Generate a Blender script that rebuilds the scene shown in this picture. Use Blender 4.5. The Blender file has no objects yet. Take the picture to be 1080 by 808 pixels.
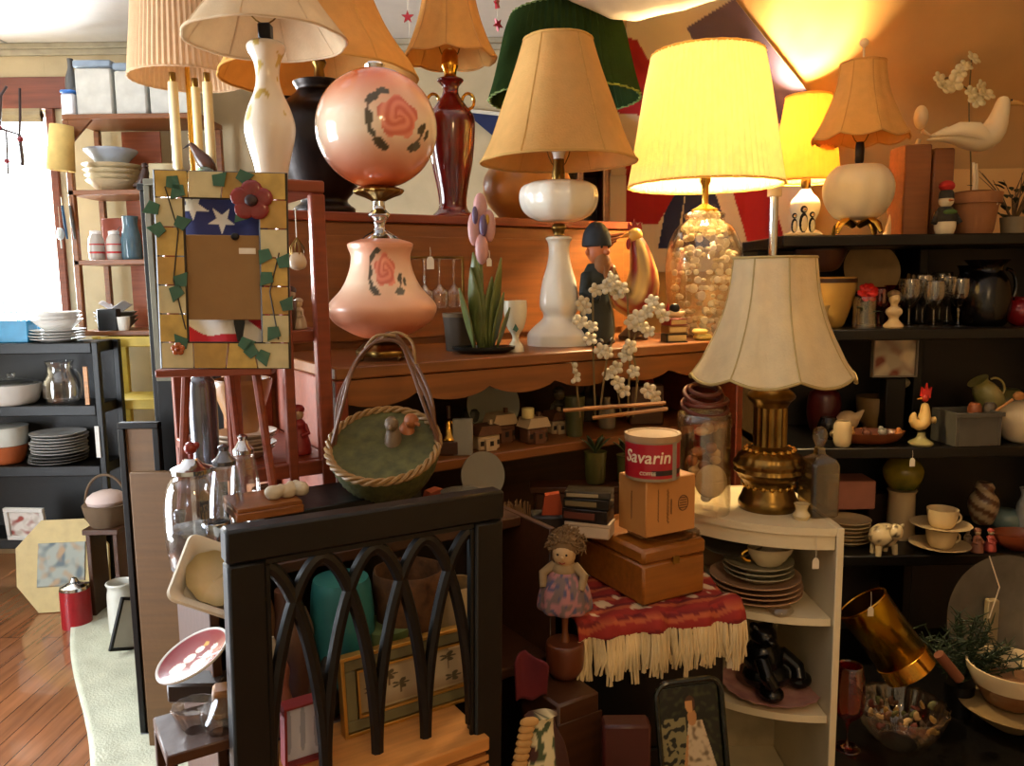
import bpy, math, random
from mathutils import Vector, Matrix, noise
PI = math.pi; rnd = random.Random(7)
S = bpy.context.scene; COL = S.collection
F = 850.0; CAMZ = 1.5; PITCH = math.radians(7.3); ROLL = math.radians(-0.7)
TH = math.radians(32); CS, SN = math.cos(TH), math.sin(TH)
# ---------------------------------------------------------------- camera
CR = Matrix.Rotation(PI/2-PITCH, 3, 'X') @ Matrix.Rotation(ROLL, 3, 'Z')
CRi = CR.transposed()
cam = bpy.data.cameras.new('camera'); camo = bpy.data.objects.new('camera', cam); COL.objects.link(camo)
camo.matrix_world = Matrix.Translation((0, 0, CAMZ)) @ CR.to_4x4()
cam.sensor_fit = 'HORIZONTAL'; cam.sensor_width = 36; cam.lens = F/1080*36; cam.clip_start = .05
S.camera = camo
def proj(x, y, z):
    p = CRi @ Vector((x, y, z-CAMZ)); return 540+F*p.x/-p.z, 404-F*p.y/-p.z, -p.z
def ZP(px, py, Y):            # height of the point seen at a pixel, at depth Y
    d = CR @ Vector(((px-540)/F, -(py-404)/F, -1)); return CAMZ + d.z*Y/d.y
def X(px, Y, z):
    x = (px-540)/F*Y
    for _ in range(6): x += (px-proj(x, Y, z)[0])/F*Y
    return x
def UV(u, v): return CS*u-SN*v, SN*u+CS*v      # furniture row stands turned by 32 degrees
def PV(px, v, z):
    y = v
    for _ in range(40): x = X(px, y, z); y = (v+x*SN)/CS
    return x, y
def lin(c):
    if isinstance(c, str):
        c = c.lstrip('#'); c = [int(c[i:i+2], 16)/255 for i in (0, 2, 4)]
    return tuple((v/12.92 if v <= .04045 else ((v+.055)/1.055)**2.4) for v in c)
def mixc(a, b, t): t = max(0, min(1, t)); return tuple(a[i]*(1-t)+b[i]*t for i in range(3))
# ---------------------------------------------------------------- materials
MATS = {}
def mat(name, col='#808080', rough=.5, metal=0, var=.18, scale=18, bump=.12, bscale=60, spec=.5, coat=0,
        kind=None, vc=False, emit=0, trans=.5, alpha=1.0, c2=None):
    if name in MATS: return MATS[name]
    m = bpy.data.materials.new(name); m.use_nodes = True; nt = m.node_tree; N = nt.nodes; L = nt.links
    N.clear(); out = N.new('ShaderNodeOutputMaterial'); tc = N.new('ShaderNodeTexCoord')
    c = lin(col)
    if vc:
        a = N.new('ShaderNodeAttribute'); a.attribute_name = 'Col'; base = a.outputs['Color']
    else:
        nz = N.new('ShaderNodeTexNoise'); nz.inputs['Scale'].default_value = scale; nz.inputs['Detail'].default_value = 4
        src = tc.outputs['Object']
        if kind in ('wood', 'planks'):
            mp = N.new('ShaderNodeMapping'); mp.inputs['Scale'].default_value = (1, 14, 14) if kind == 'wood' else (12, 1, 12)
            L.new(src, mp.inputs['Vector']); src = mp.outputs[0]
        L.new(src, nz.inputs['Vector'])
        cr = N.new('ShaderNodeValToRGB'); e = cr.color_ramp.elements
        c_a = tuple(v*(1-var) for v in c); c_b = tuple(min(1, v*(1+var)) for v in c)
        if c2: c_b = lin(c2)
        e[0].position = .3; e[1].position = .7
        e[0].color = (*c_a, 1); e[1].color = (*c_b, 1); L.new(nz.outputs['Fac'], cr.inputs['Fac']); base = cr.outputs['Color']
        if kind == 'planks':
            br = N.new('ShaderNodeTexBrick'); mp2 = N.new('ShaderNodeMapping'); mp2.inputs['Rotation'].default_value = (0, 0, PI/2)
            L.new(tc.outputs['Object'], mp2.inputs[0]); L.new(mp2.outputs[0], br.inputs['Vector'])
            br.inputs['Scale'].default_value = 1; br.inputs['Brick Width'].default_value = 2.2; br.inputs['Row Height'].default_value = .085
            br.inputs['Mortar Size'].default_value = .002; br.inputs['Color1'].default_value = (1, 1, 1, 1)
            br.inputs['Color2'].default_value = (.82, .8, .78, 1); br.inputs['Mortar'].default_value = (.25, .2, .18, 1)
            mx = N.new('ShaderNodeMixRGB'); mx.blend_type = 'MULTIPLY'; mx.inputs[0].default_value = 1
            L.new(base, mx.inputs[1]); L.new(br.outputs['Color'], mx.inputs[2]); base = mx.outputs[0]
    bmp = N.new('ShaderNodeBump'); bmp.inputs['Strength'].default_value = bump; bmp.inputs['Distance'].default_value = .004
    bn = N.new('ShaderNodeTexNoise'); bn.inputs['Scale'].default_value = bscale; L.new(tc.outputs['Object'], bn.inputs['Vector'])
    L.new(bn.outputs['Fac'], bmp.inputs['Height'])
    if kind == 'shade':
        d = N.new('ShaderNodeBsdfDiffuse'); t = N.new('ShaderNodeBsdfTranslucent'); mx = N.new('ShaderNodeMixShader'); mx.inputs[0].default_value = trans
        L.new(base, d.inputs[0]); L.new(base, t.inputs[0]); L.new(bmp.outputs[0], d.inputs['Normal']); L.new(bmp.outputs[0], t.inputs['Normal'])
        L.new(d.outputs[0], mx.inputs[1]); L.new(t.outputs[0], mx.inputs[2]); L.new(mx.outputs[0], out.inputs[0])
    elif kind == 'glass':
        tr = N.new('ShaderNodeBsdfTransparent'); tr.inputs[0].default_value = (*lin(col), 1)
        g = N.new('ShaderNodeBsdfGlossy'); g.inputs['Roughness'].default_value = rough; mx = N.new('ShaderNodeMixShader')
        lw = N.new('ShaderNodeLayerWeight'); lw.inputs[0].default_value = .35
        ma = N.new('ShaderNodeMath'); ma.operation = 'MULTIPLY_ADD'; ma.inputs[1].default_value = .55; ma.inputs[2].default_value = .07
        L.new(lw.outputs['Facing'], ma.inputs[0]); L.new(ma.outputs[0], mx.inputs[0]); L.new(bmp.outputs[0], g.inputs['Normal'])
        L.new(tr.outputs[0], mx.inputs[1]); L.new(g.outputs[0], mx.inputs[2]); L.new(mx.outputs[0], out.inputs[0])
    else:
        b = N.new('ShaderNodeBsdfPrincipled'); L.new(base, b.inputs['Base Color']); b.inputs['Roughness'].default_value = rough
        b.inputs['Metallic'].default_value = metal; b.inputs['Specular IOR Level'].default_value = spec; b.inputs['Coat Weight'].default_value = coat
        if emit: b.inputs['Emission Color'].default_value = (*c, 1); b.inputs['Emission Strength'].default_value = emit
        L.new(bmp.outputs[0], b.inputs['Normal']); L.new(b.outputs[0], out.inputs[0])
    MATS[name] = m; return m
def vc(rough=.5, metal=0, coat=0): return mat('painted_r%g_m%g_c%g' % (rough, metal, coat), rough=rough, metal=metal, coat=coat, vc=True)
WOODS = {'oak': '#7c481c', 'pine': '#b47c40', 'cherry': '#7a3418', 'walnut': '#40230f', 'board': '#8a6030'}
def wood(k, rough=.42): return mat('wood_'+k, WOODS[k], rough=rough, kind='wood', var=.2, scale=6, bump=.1)
def W(c='#e8e0cc', r=.25): return mat('china_'+c[1:], c, rough=r, var=.04, bump=.02)
def P(c, r=.5): return mat('plain_%s_%g' % (c[1:], r), c, rough=r, var=.12)
def G(c='#f2f4f2'):
    k = [int(c[i:i+2], 16)/255 for i in (1, 3, 5)]; mx = max(k); g = [min(1, v/mx*.25+.75) if min(k) > .5 else (v/mx)**.6*.92 for v in k]
    return mat('glass_'+c[1:], '#%02x%02x%02x' % tuple(int(v*255) for v in g), rough=.05, kind='glass')
def SH(c, t=.45): return mat('shade_%s_%g' % (c[1:], t), c, kind='shade', var=.05, scale=40, bump=.2, bscale=250, trans=t)
BLACK = mat('black_paint', '#070605', rough=.42, spec=.35, var=.3, bump=.2, bscale=30)
BRASS = mat('brass', '#b98a3a', rough=.25, metal=1, var=.2); OLDBRASS = mat('old_brass', '#7d6232', rough=.3, metal=1, var=.4)
GOLD = mat('gold', '#d9a441', rough=.2, metal=1, var=.1); CHROME = mat('chrome', '#c9cdd2', rough=.12, metal=1, var=.05)
STRING = P('#cfc4ae')
# ---------------------------------------------------------------- mesh builder
class MB:
    def __init__(s): s.v = []; s.f = []; s.xf = None
    def add(s, vs, fs):
        o = len(s.v)
        if s.xf is not None: vs = [tuple(s.xf @ Vector(p)) for p in vs]
        s.v += [tuple(p) for p in vs]; s.f += [tuple(i+o for i in f) for f in fs]; return s
    def box(s, x0, x1, y0, y1, z0, z1, b=None):
        if b is None: b = min(.004, .12*min(abs(x1-x0), abs(y1-y0), abs(z1-z0)))
        # box with chamfered edges
        vs = []; idx = {}
        for ix, (xo, xi) in enumerate(((x0, x0+b), (x1, x1-b))):
            for iy, (yo, yi) in enumerate(((y0, y0+b), (y1, y1-b))):
                for iz, (zo, zi) in enumerate(((z0, z0+b), (z1, z1-b))):
                    for ax, p in enumerate(((xo, yi, zi), (xi, yo, zi), (xi, yi, zo))):
                        idx[ix, iy, iz, ax] = len(vs); vs.append(p)
        fs = []
        q = lambda *k: fs.append(tuple(idx[i] for i in k))
        for a in (0, 1):
            q(*[((a, i, j, 0)) for i, j in ((0, 0), (1, 0), (1, 1), (0, 1))][::1 if a else -1])
            q(*[((i, a, j, 1)) for i, j in ((0, 0), (1, 0), (1, 1), (0, 1))][::-1 if a else 1])
            q(*[((i, j, a, 2)) for i, j in ((0, 0), (1, 0), (1, 1), (0, 1))][::1 if a else -1])
        for a in (0, 1):
            for c in (0, 1):
                q((a, c, 0, 0), (a, c, 1, 0), (a, c, 1, 1), (a, c, 0, 1))
                q((a, 0, c, 0), (a, 1, c, 0), (a, 1, c, 2), (a, 0, c, 2))
                q((0, a, c, 1), (1, a, c, 1), (1, a, c, 2), (0, a, c, 2))
                for e in (0, 1): q((a, c, e, 0), (a, c, e, 1), (a, c, e, 2))
        return s.add(vs, fs)
    def lathe(s, pr, n=32, rm=None, zm=None, cap=True, c=(0, 0), sy=1):
        vs = []; fs = []; m = len(pr)
        for i, (r, z) in enumerate(pr):
            t = i/(m-1)
            for k in range(n):
                a = 2*PI*k/n; rr = r*(rm(a, t) if rm else 1); zz = z+(zm(a, t) if zm else 0)
                vs.append((c[0]+rr*math.cos(a), c[1]+rr*math.sin(a)*sy, zz))
        for i in range(m-1):
            for k in range(n): fs.append((i*n+k, i*n+(k+1) % n, (i+1)*n+(k+1) % n, (i+1)*n+k))
        if cap:
            fs.append(tuple(range(n))[::-1]); fs.append(tuple((m-1)*n+k for k in range(n)))
        return s.add(vs, fs)
    def cyl(s, r, z0, z1, c=(0, 0), n=24, r2=None): return s.lathe([(r, z0), (r if r2 is None else r2, z1)], n, c=c)
    def ell(s, x, y, z, rx, ry=None, rz=None, n=16):
        ry = rx if ry is None else ry; rz = rx if rz is None else rz; m = max(4, n//2); vs = [(x, y, z-rz)]; fs = []
        for i in range(1, m):
            b = -PI/2+PI*i/m
            for k in range(n): a = 2*PI*k/n; vs.append((x+rx*math.cos(b)*math.cos(a), y+ry*math.cos(b)*math.sin(a), z+rz*math.sin(b)))
        vs.append((x, y, z+rz)); T = len(vs)-1
        for k in range(n):
            fs.append((0, 1+(k+1) % n, 1+k)); fs.append((T, T-n+k, T-n+(k+1) % n))
            for i in range(m-2): fs.append((1+i*n+k, 1+i*n+(k+1) % n, 1+(i+1)*n+(k+1) % n, 1+(i+1)*n+k))
        return s.add(vs, fs)
    def tube(s, pts, r, n=8, closed=False, flat=1):
        pts = [Vector(p) for p in pts]; m = len(pts); vs = []; fs = []; up = Vector((0, 0, 1)); pv = None
        for i, p in enumerate(pts):
            if closed: t = pts[(i+1) % m]-pts[i-1]
            else: t = pts[min(i+1, m-1)]-pts[max(i-1, 0)]
            if t.length < 1e-9: t = Vector((0, 0, 1))
            t.normalize()
            if pv is None:
                a = up.cross(t)
                if a.length < .05: a = Vector((1, 0, 0)).cross(t)
                pv = a.normalized()
            else:
                a = pv-t*pv.dot(t); pv = a.normalized() if a.length > 1e-6 else pv
            b = t.cross(pv); rr = r[i] if isinstance(r, (list, tuple)) else r
            ra, rb = rr if isinstance(rr, tuple) else (rr, rr*flat)
            for k in range(n): q = 2*PI*k/n; vs.append(p+pv*ra*math.cos(q)+b*rb*math.sin(q))
        for i in range(m if closed else m-1):
            j = (i+1) % m
            for k in range(n): fs.append((i*n+k, i*n+(k+1) % n, j*n+(k+1) % n, j*n+k))
        if not closed: fs.append(tuple(range(n))[::-1]); fs.append(tuple((m-1)*n+k for k in range(n)))
        return s.add(vs, fs)
    def grid(s, fn, nu, nv, thick=0):
        vs = [fn(i/nu, j/nv) for j in range(nv+1) for i in range(nu+1)]; w = nu+1
        fs = [(j*w+i, j*w+i+1, (j+1)*w+i+1, (j+1)*w+i) for j in range(nv) for i in range(nu)]
        return s.add(vs, fs)
    def prism(s, poly, y0, y1):      # outline in x,z extruded along y
        n = len(poly); vs = [(x, y0, z) for x, z in poly]+[(x, y1, z) for x, z in poly]
        fs = [tuple(range(n)), tuple(range(2*n-1, n-1, -1))]+[(i, i+n, (i+1) % n+n, (i+1) % n) for i in range(n)]
        return s.add(vs, fs)
    def slab(s, poly, z0, z1):       # outline in x,y extruded along z
        n = len(poly); vs = [(x, y, z0) for x, y in poly]+[(x, y, z1) for x, y in poly]
        fs = [tuple(range(n))[::-1], tuple(range(n, 2*n))]+[(i, (i+1) % n, (i+1) % n+n, i+n) for i in range(n)]
        return s.add(vs, fs)
    def build(s, name, m, parent=None, loc=None, rot=None, col=None, smooth=True, label=None, sol=0, remesh=0, sub=0):
        me = bpy.data.meshes.new(name); me.from_pydata(s.v, [], s.f); me.validate()
        import bmesh
        b = bmesh.new(); b.from_mesh(me); bmesh.ops.recalc_face_normals(b, faces=b.faces); b.to_mesh(me); b.free()
        me.materials.append(m)
        if col:
            a = me.color_attributes.new('Col', 'FLOAT_COLOR', 'POINT')
            for i, v in enumerate(me.vertices): a.data[i].color = (*col(v.co.x, v.co.y, v.co.z), 1)
        if smooth:
            me.polygons.foreach_set('use_smooth', [True]*len(me.polygons))
            try: me.set_sharp_from_angle(angle=math.radians(38))
            except Exception: pass
        o = bpy.data.objects.new(name, me); COL.objects.link(o)
        if parent: o.parent = parent
        if loc is not None: o.location = loc
        if rot is not None: o.rotation_euler = rot if not isinstance(rot, (int, float)) else (0, 0, rot)
        if label: o['label'] = label
        if sol: md = o.modifiers.new('s', 'SOLIDIFY'); md.thickness = sol; md.offset = 0
        if remesh: md = o.modifiers.new('r', 'REMESH'); md.mode = 'VOXEL'; md.voxel_size = remesh; md.use_smooth_shade = True
        if sub: md = o.modifiers.new('u', 'SUBSURF'); md.levels = md.render_levels = sub
        return o
def tag(o, label, cat, group=None, kind=None):
    o['label'] = label; o['category'] = cat
    if group: o['group'] = group
    if kind: o['kind'] = kind
    return o
def thing(name, label, cat, loc=(0, 0, 0), rot=0, group=None):
    o = bpy.data.objects.new(name, None); o.empty_display_size = .03; COL.objects.link(o)
    o.location = loc; o.rotation_euler = (0, 0, rot) if isinstance(rot, (int, float)) else rot
    return tag(o, label, cat, group)
def struct(name, mb, m, **k):
    o = mb.build(name, m, **k)
    if not o.parent: o['kind'] = 'structure'
    return o
ORD = ['bottom', 'second', 'third', 'fourth', 'fifth', 'sixth', 'seventh', 'eighth', 'ninth', 'tenth']
def ordw(i, n): return 'topmost' if i == n-1 else ('lowest' if i == 0 else ORD[i]+' from the bottom')
# profile given in photo pixels (radius, row), bottom first; bottom snapped to the support height zs
def prof(px, Y, zs, pts):
    z0 = ZP(px, pts[0][1], Y); zt = ZP(px, pts[-1][1], Y); k = (zt-zs)/max(.001, zt-z0) if zt > zs+.01 else 1
    out = []
    for r, py in pts:
        z = zs+(ZP(px, py, Y)-z0)*k; d = proj(X(px, Y, z), Y, z)[2]; out.append((max(.0004, r*d/F), z-zs))
    return out
def smoothp(pr, k=4):      # Catmull-Rom through a profile
    o = []; n = len(pr)
    for i in range(n-1):
        p0, p1, p2, p3 = pr[max(0, i-1)], pr[i], pr[i+1], pr[min(n-1, i+2)]
        for j in range(k):
            t = j/k; o.append(tuple(max(.0003, v) if q == 0 else v for q, v in enumerate(.5*((2*b)+(-a+c)*t+(2*a-5*b+4*c-d)*t*t+(-a+3*b-3*c+d)*t**3) for a, b, c, d in zip(p0, p1, p2, p3))))
    return o+[pr[-1]]
def at(px, Y, z): return (X(px, Y, z), Y, z)
def pot(name, label, cat, px, Y, zs, pts, m, group=None, sm=True, rm=None, hollow=False, rot=0, n=32, sy=1, parts=None):
    """a turned thing; parts: list of (part name, (i0, i1) slice of the profile, material)"""
    pr = prof(px, Y, zs, pts)
    if parts is None:
        q = smoothp(pr) if sm else pr
        if hollow: q = q+[(q[-1][0]*.9, q[-1][1]-.001)]+[(max(.002, r*.9), z+.003) for r, z in reversed(q[:-1])]
        o = MB().lathe(q, n, rm=rm, sy=sy).build(name, m, loc=at(px, Y, zs), rot=rot); return tag(o, label, cat, group)
    t = thing(name, label, cat, at(px, Y, zs), rot, group)
    for nm, (a, b), mm in parts:
        q = pr[a:b]; q = smoothp(q) if sm else q
        if hollow and nm in ('body', 'bowl'): q = q+[(q[-1][0]*.9, q[-1][1]-.001)]+[(max(.002, r*.9), z+.003) for r, z in reversed(q[:-1])]
        MB().lathe(q, n, rm=rm if nm in ('body',) else None).build(nm, mm, t)
    return t
def wp(px, py, Y): return (X(px, Y, ZP(px, py, Y)), Y, ZP(px, py, Y))
def pm(px, Y, z=1.2): return proj(X(px, Y, z), Y, z)[2]/F       # metres per pixel
# ================================================================ the setting
YB = 4.4; XL = -3.2; XR = 2.4; YR = -2.2; H = 2.75
wallm = mat('wallpaper', '#b9a988', rough=.8, var=.1, scale=6); slopem = mat('slope_plaster', '#c59a5c', rough=.75, var=.08, scale=5, bump=.3, bscale=20)
struct('floor', MB().box(XL-.1, XR+.1, YR-.1, YB+.1, -.05, 0, b=.001), mat('floor_planks', '#8a5a3a', rough=.16, coat=.6, kind='planks', var=.25, scale=3, bump=.05))
cm = MB(); cm.box(XL-.1, XR+.1, YR-.1, YB+.1, H, H+.05, b=.001)
struct('ceiling', cm, mat('ceiling_panels', '#d4d0cc', rough=.85, var=.03))
for i, x in enumerate((-2.6, -1.38, -.16, 1.06)): struct('trim_%d' % (i+1), MB().box(x-.007, x+.007, YR, YB, H-.003, H+.001, b=.0005), P('#8f9093'))
for i, y in enumerate((1.9, 3.1)): struct('trim_%d' % (i+5), MB().box(XL, XR, y-.007, y+.007, H-.003, H+.001, b=.0005), P('#8f9093'))
wx0, wx1, wz0, wz1 = -3.1, -2.43, 1.14, 2.42
def wall_hole(name, m, ax, pos, a0, a1, h0, h1, z0, z1, th=.1):
    b = MB()
    for (p, q, r, s) in ((a0, h0, 0, H), (h1, a1, 0, H), (h0, h1, 0, z0), (h0, h1, z1, H)):
        if ax == 'y': b.box(p, q, pos, pos+th, r, s, b=.0005)
        else: b.box(pos-th, pos, p, q, r, s, b=.0005)
    return struct(name, b, m)
wall_hole('wall_back', wallm, 'y', YB, XL-.1, XR+.1, wx0, wx1, wz0, wz1)
wall_hole('wall_left', wallm, 'x', XL, YR-.1, YB+.1, .5, 2.3, .2, 2.2)
struct('wall_right', MB().box(XR, XR+.1, YR-.1, YB+.1, 0, H, b=.001), slopem)
struct('wall_front', MB().box(XL-.1, XR+.1, YR-.1, YR, 0, H, b=.001), wallm)
reddish = mat('casing_wood', '#6d3420', rough=.45, kind='wood', var=.25, scale=5)
def window(n, cx, cz, w, h, y, horiz=True):
    f = MB(); t = .035
    for q in ((-w/2, -w/2+t, -h/2, h/2), (w/2-t, w/2, -h/2, h/2), (-w/2, w/2, -h/2, -h/2+t), (-w/2, w/2, h/2-t, h/2), (-w/2, w/2, -t/2, t/2)):
        f.box(q[0], q[1], -.02, .02, q[2], q[3])
    loc = (cx, y, cz) if horiz else (y, cx, cz); rot = 0 if horiz else PI/2
    o = struct('window_%d' % n, f, W('#e8e6e0'), loc=loc, rot=rot)
    struct('pane', MB().box(-w/2+t, w/2-t, -.002, .002, -h/2+t, h/2-t), G('#ffffff'), parent=o)
    return o
w1 = window(1, (wx0+wx1)/2, (wz0+wz1)/2, wx1-wx0, wz1-wz0, YB+.05)
window(2, 1.4, 1.2, 1.8, 2.0, XL-.05, False)
struct('casing', MB().box(-.46, .46, -.075, -.052, .64, .80).box(.335, .375, -.075, -.052, -.7, .64), reddish, parent=w1)
struct('trim_7', MB().box(XL, .3, YB-.03, YB, H-.03, H).box(XL, .3, YB-.02, YB, H-.06, H-.03), P('#a59c86'))
tag(MB().box(-.33, .33, -.012, .012, -.035, .035).tube([(-.33, 0, .0), (.33, 0, .0)], .022).build('roller_blind', P('#8d7d5e'), loc=((wx0+wx1)/2, YB-.05, wz1-.04)), 'rolled-up tan blind across the top of the bright window', 'blind')
# sloping attic wall on the right, with a low knee wall below
struct('wall_knee', MB().box(.33, XR, 2.85, 2.93, 0, 1.88, b=.001).box(.33, .41, 2.93, YB, 0, H, b=.001), slopem)
sl = MB(); sl.add([(.33, 2.85, 1.86), (XR, 2.85, 1.86), (XR, 1.95, H+.02), (.33, 1.95, H+.02), (.33, 2.92, 1.88), (XR, 2.92, 1.88), (XR, 2.03, H+.03), (.33, 2.03, H+.03)],
    [(0, 1, 2, 3), (7, 6, 5, 4), (0, 4, 5, 1), (3, 2, 6, 7), (0, 3, 7, 4), (1, 5, 6, 2)])
struct('wall_slope', sl, slopem, smooth=False)
# pale mottled rug
def ground(px, py, z=0):
    d = CR @ Vector(((px-540)/F, -(py-404)/F, -1)); k = (z-CAMZ)/d.z; return Vector((d.x*k, d.y*k, z))
RQ = [ground(70, 616), ground(250, 616), ground(96, 850), ground(330, 850)]
def rugf(u, v):
    p = RQ[2].lerp(RQ[0], v).lerp(RQ[3].lerp(RQ[1], v), u)
    return (p.x+.015*math.sin(v*9)*(1-u), p.y, .012+.004*noise.noise(Vector((u*9, v*25, 0))))
o = MB().grid(rugf, 30, 60).build('area_rug', mat('rug_pile', '#aeb09c', rough=.95, var=.14, scale=9, bump=.6, bscale=120), sol=.012)
tag(o, 'pale greenish grey rug lying on the wooden floor at the left', 'rug')
# ================================================================ furniture
# --- black shelving on the right
RY = 2.25; RD = .38
rz = [ZP(950, py, RY) for py in (247, 347, 472, 586)]+[.30]
rx0, rx1 = X(822, RY, 1.3), 1.75
t = thing('black_shelving', 'long black shelving unit along the right wall, loaded with crockery and figurines', 'shelving', ((rx0+rx1)/2, RY+RD/2, 0))
w = (rx1-rx0)/2
for z in rz: MB().box(-w, w, -RD/2, RD/2, z-.032, z).build('shelf', BLACK, t)
for x in (-w, -w+.49, w-.03): MB().box(x, x+.03, -RD/2+.22, RD/2, 0, rz[0]-.033).build('upright', BLACK, t)
MB().box(-w, w, RD/2+.001, RD/2+.012, 0, rz[0]).build('back_panel', P('#17110d'), t, label='dark brown back panel')
# --- low black table at bottom right
LT = .43; t = thing('low_table', 'low black table under the brass bucket and crystal bowl', 'table', (.98, 1.78, 0))
MB().box(-.3, .42, -.16, .34, LT-.025, LT).build('tabletop', BLACK, t)
for x in (-.28, .38):
    for y in (-.14, .30): MB().box(x, x+.03, y, y+.03, 0, LT-.025).build('leg', BLACK, t)
# --- hutch and row of furniture turned by 32 degrees
HZ = 1.355; HV = 1.312; HU = .466; HL = 1.0; HD = .37
x, y = UV(HU, HV); t = thing('wooden_hutch', 'honey-coloured wooden hutch with scalloped apron carrying the lamps', 'hutch', (x, y, 0), TH)
oak = wood('oak')
MB().box(0, HL, 0, HD, HZ-.022, HZ).build('top_board', oak, t)
ap = [(0, HZ-.024)]
nS = 72
for i in range(nS+1):
    s = i/nS; ap.append((s*HL, HZ-.052-.022*abs(math.sin(s*PI*6.5))**.6))
ap.append((HL, HZ-.024)); MB().prism(ap, .004, .02).build('scalloped_apron', oak, t)
LZ = 1.165
MB().box(.02, HL-.02, .012, HD-.02, LZ-.02, LZ).build('shelf', oak, t)
MB().box(.02, HL-.02, .03, HD-.02, .80, .82).build('shelf', wood('cherry'), t)
MB().box(.02, HL-.02, .03, HD-.02, .40, .42).build('shelf', wood('cherry'), t)
for x in (0, HL-.022): MB().box(x, x+.022, 0, HD, 0, HZ-.023).build('side_panel', wood('cherry'), t)
MB().box(.022, HL-.022, HD-.015, HD, 0, HZ-.023).build('back_panel', wood('walnut'), t)
# --- cabinet behind the hutch
CZ = 1.65; CD = .40; x, y = UV(HU-.02, HV+HD+.012); t = thing('wooden_cabinet', 'taller brown wooden cabinet standing behind the hutch, lamps on its top', 'cabinet', (x, y, 0), TH)
MB().box(-.0, 1.0, 0, CD, CZ-.02, CZ).build('top_board', wood('cherry'), t)
MB().box(.0, 1.0, .006, CD, 0, CZ-.021).build('body', wood('oak', .5), t)
for z in (1.37,): MB().box(.03, .97, -.002, .0055, z+.0, CZ-.05).build('panel', wood('oak'), t)
CV = HV+HD+.012+.17
# --- slim open shelf stand at the left (posts and rails)
EZ = 1.665; EV = HV; EU = HU-.20; t = thing('open_shelf_stand', 'reddish wooden open shelf stand behind the stained glass frame', 'shelf stand', (*UV(EU, EV), 0), TH)
ch = wood('cherry'); EW = .195
for x, w_ in ((.022, .022), (.115, .016), (EW-.024, .024)): MB().box(x, x+w_, 0, .02, 0, EZ-.021).build('post', ch, t)
for x in (0, EW-.024): MB().box(x, x+.02, .36, .38, 0, EZ-.021).build('post', ch, t)
for z in (EZ, 1.42, 1.20, .9): MB().box(0, EW, .021, .38, z-.02, z).build('shelf', ch, t)
MB().box(.02, EW-.02, .002, .018, 1.175, 1.199).build('rail', ch, t); MB().box(0, EW, .0, .02, EZ-.02, EZ).build('rail', ch, t)
# --- bookcase in front, bearing the basket
BZ = 1.10; BU, BV = .19, 1.04; BW, BD = .54, .25; t = thing('low_bookcase', 'dark open bookcase behind the black arched frame, basket on its top', 'bookcase', (*UV(BU, BV), 0), TH)
dk = wood('walnut')
for z in (BZ, .885, .5, .08): MB().box(.012, BW-.012, .085 if z == BZ else 0, BD, z-.018, z).build('shelf', dk, t)
for x in (0, BW-.012): MB().box(x, x+.012, 0, BD, 0, BZ).build('side_panel', dk, t)
MB().box(.012, BW-.012, BD-.008, BD, 0, BZ-.02).build('back_panel', P('#1d120b'), t)
# --- little stand in front left
SZ = .97; t = thing('side_stand', 'small dark stand holding the white dish and red snowman plate', 'stand', (*UV(.115, .93), 0), TH)
for z in (SZ, .80, .45): MB().box(0, .125, 0, .10, z-.014, z).build('shelf', dk, t)
for x in (0, .113):
    for y_ in (0, .088): MB().box(x, x+.012, y_, y_+.012, 0, SZ-.015).build('post', dk, t)
# --- tall black cabinet far left
BCZ = 1.815; t = thing('black_cabinet', 'tall black cabinet behind the grey mirror, candle lamp on its top', 'cabinet', (-1.03, 2.76, 0), 0)
MB().box(-.14, .17, -.16, .16, 0, BCZ-.02).build('body', BLACK, t); MB().box(-.145, .175, -.165, .165, BCZ-.0199, BCZ).build('top_board', BLACK, t)
MB().box(-.12, .15, -.168, -.161, .1, BCZ-.1).build('door', BLACK, t)
# --- bookcase far behind the lamps
t = thing('tall_bookcase', 'orange-brown bookcase seen in the gap below the green shade', 'bookcase', (.20, 2.72, 0), 0)
for x in (-.16, .02, .10): MB().box(x, x+.016, -.1, .1, 0, 2.05).build('upright', oak, t)
for z in (2.05, 1.86, 1.62, 1.3): MB().box(-.16, .116, -.1, .1, z-.016, z-.001).build('shelf', oak, t)
MB().box(-.16, .116, .101, .108, 0, 2.05).build('back_panel', dk, t)
x = -.14
for i, (c, h) in enumerate((('#3c4f78', .17), ('#d8d2c2', .16), ('#6d2a5c', .18), ('#8d8a2c', .15), ('#a0242b', .17), ('#e0dcd0', .17))):
    bw = .020; b = MB().box(0, bw, -.06, .05, 0, h); o = thing('book', '%s book in the orange-brown bookcase behind the lamps' % ['navy', 'cream', 'purple', 'olive', 'red', 'white'][i], 'book', (.20+x, 2.72, 1.621), 0, 'books behind the lamps')
    b.build('cover', P(c), o); MB().box(.002, bw-.002, -.055, .047, h, h+.001).build('pages', P('#e9e0c8'), o); x += .0235 if x > .0 or x < -.02 else .0235
    if abs(x-.02) < .03 and x < .036: x = .037
# --- cream corner shelf
KZ = [1.05, .875, .685, .45]; KC = (.58, 1.70); KR = .30; cream = mat('cream_paint', '#d9cba6', rough=.35, var=.05, bump=.08)
t = thing('corner_shelf', 'cream painted quarter-round corner shelf under the brass lamp', 'shelf', (KC[0], KC[1], 0), 0)
def quarter(R, n=28, o=0): return [(o, o)]+[(-R*math.cos(a), -R*math.sin(a)) for a in [i/n*PI/2 for i in range(n+1)]]
for i, z in enumerate(KZ): MB().slab(quarter(KR-(.0 if i == 0 else .012), o=-.001), z-.014, z).build('shelf', cream, t)
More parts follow.
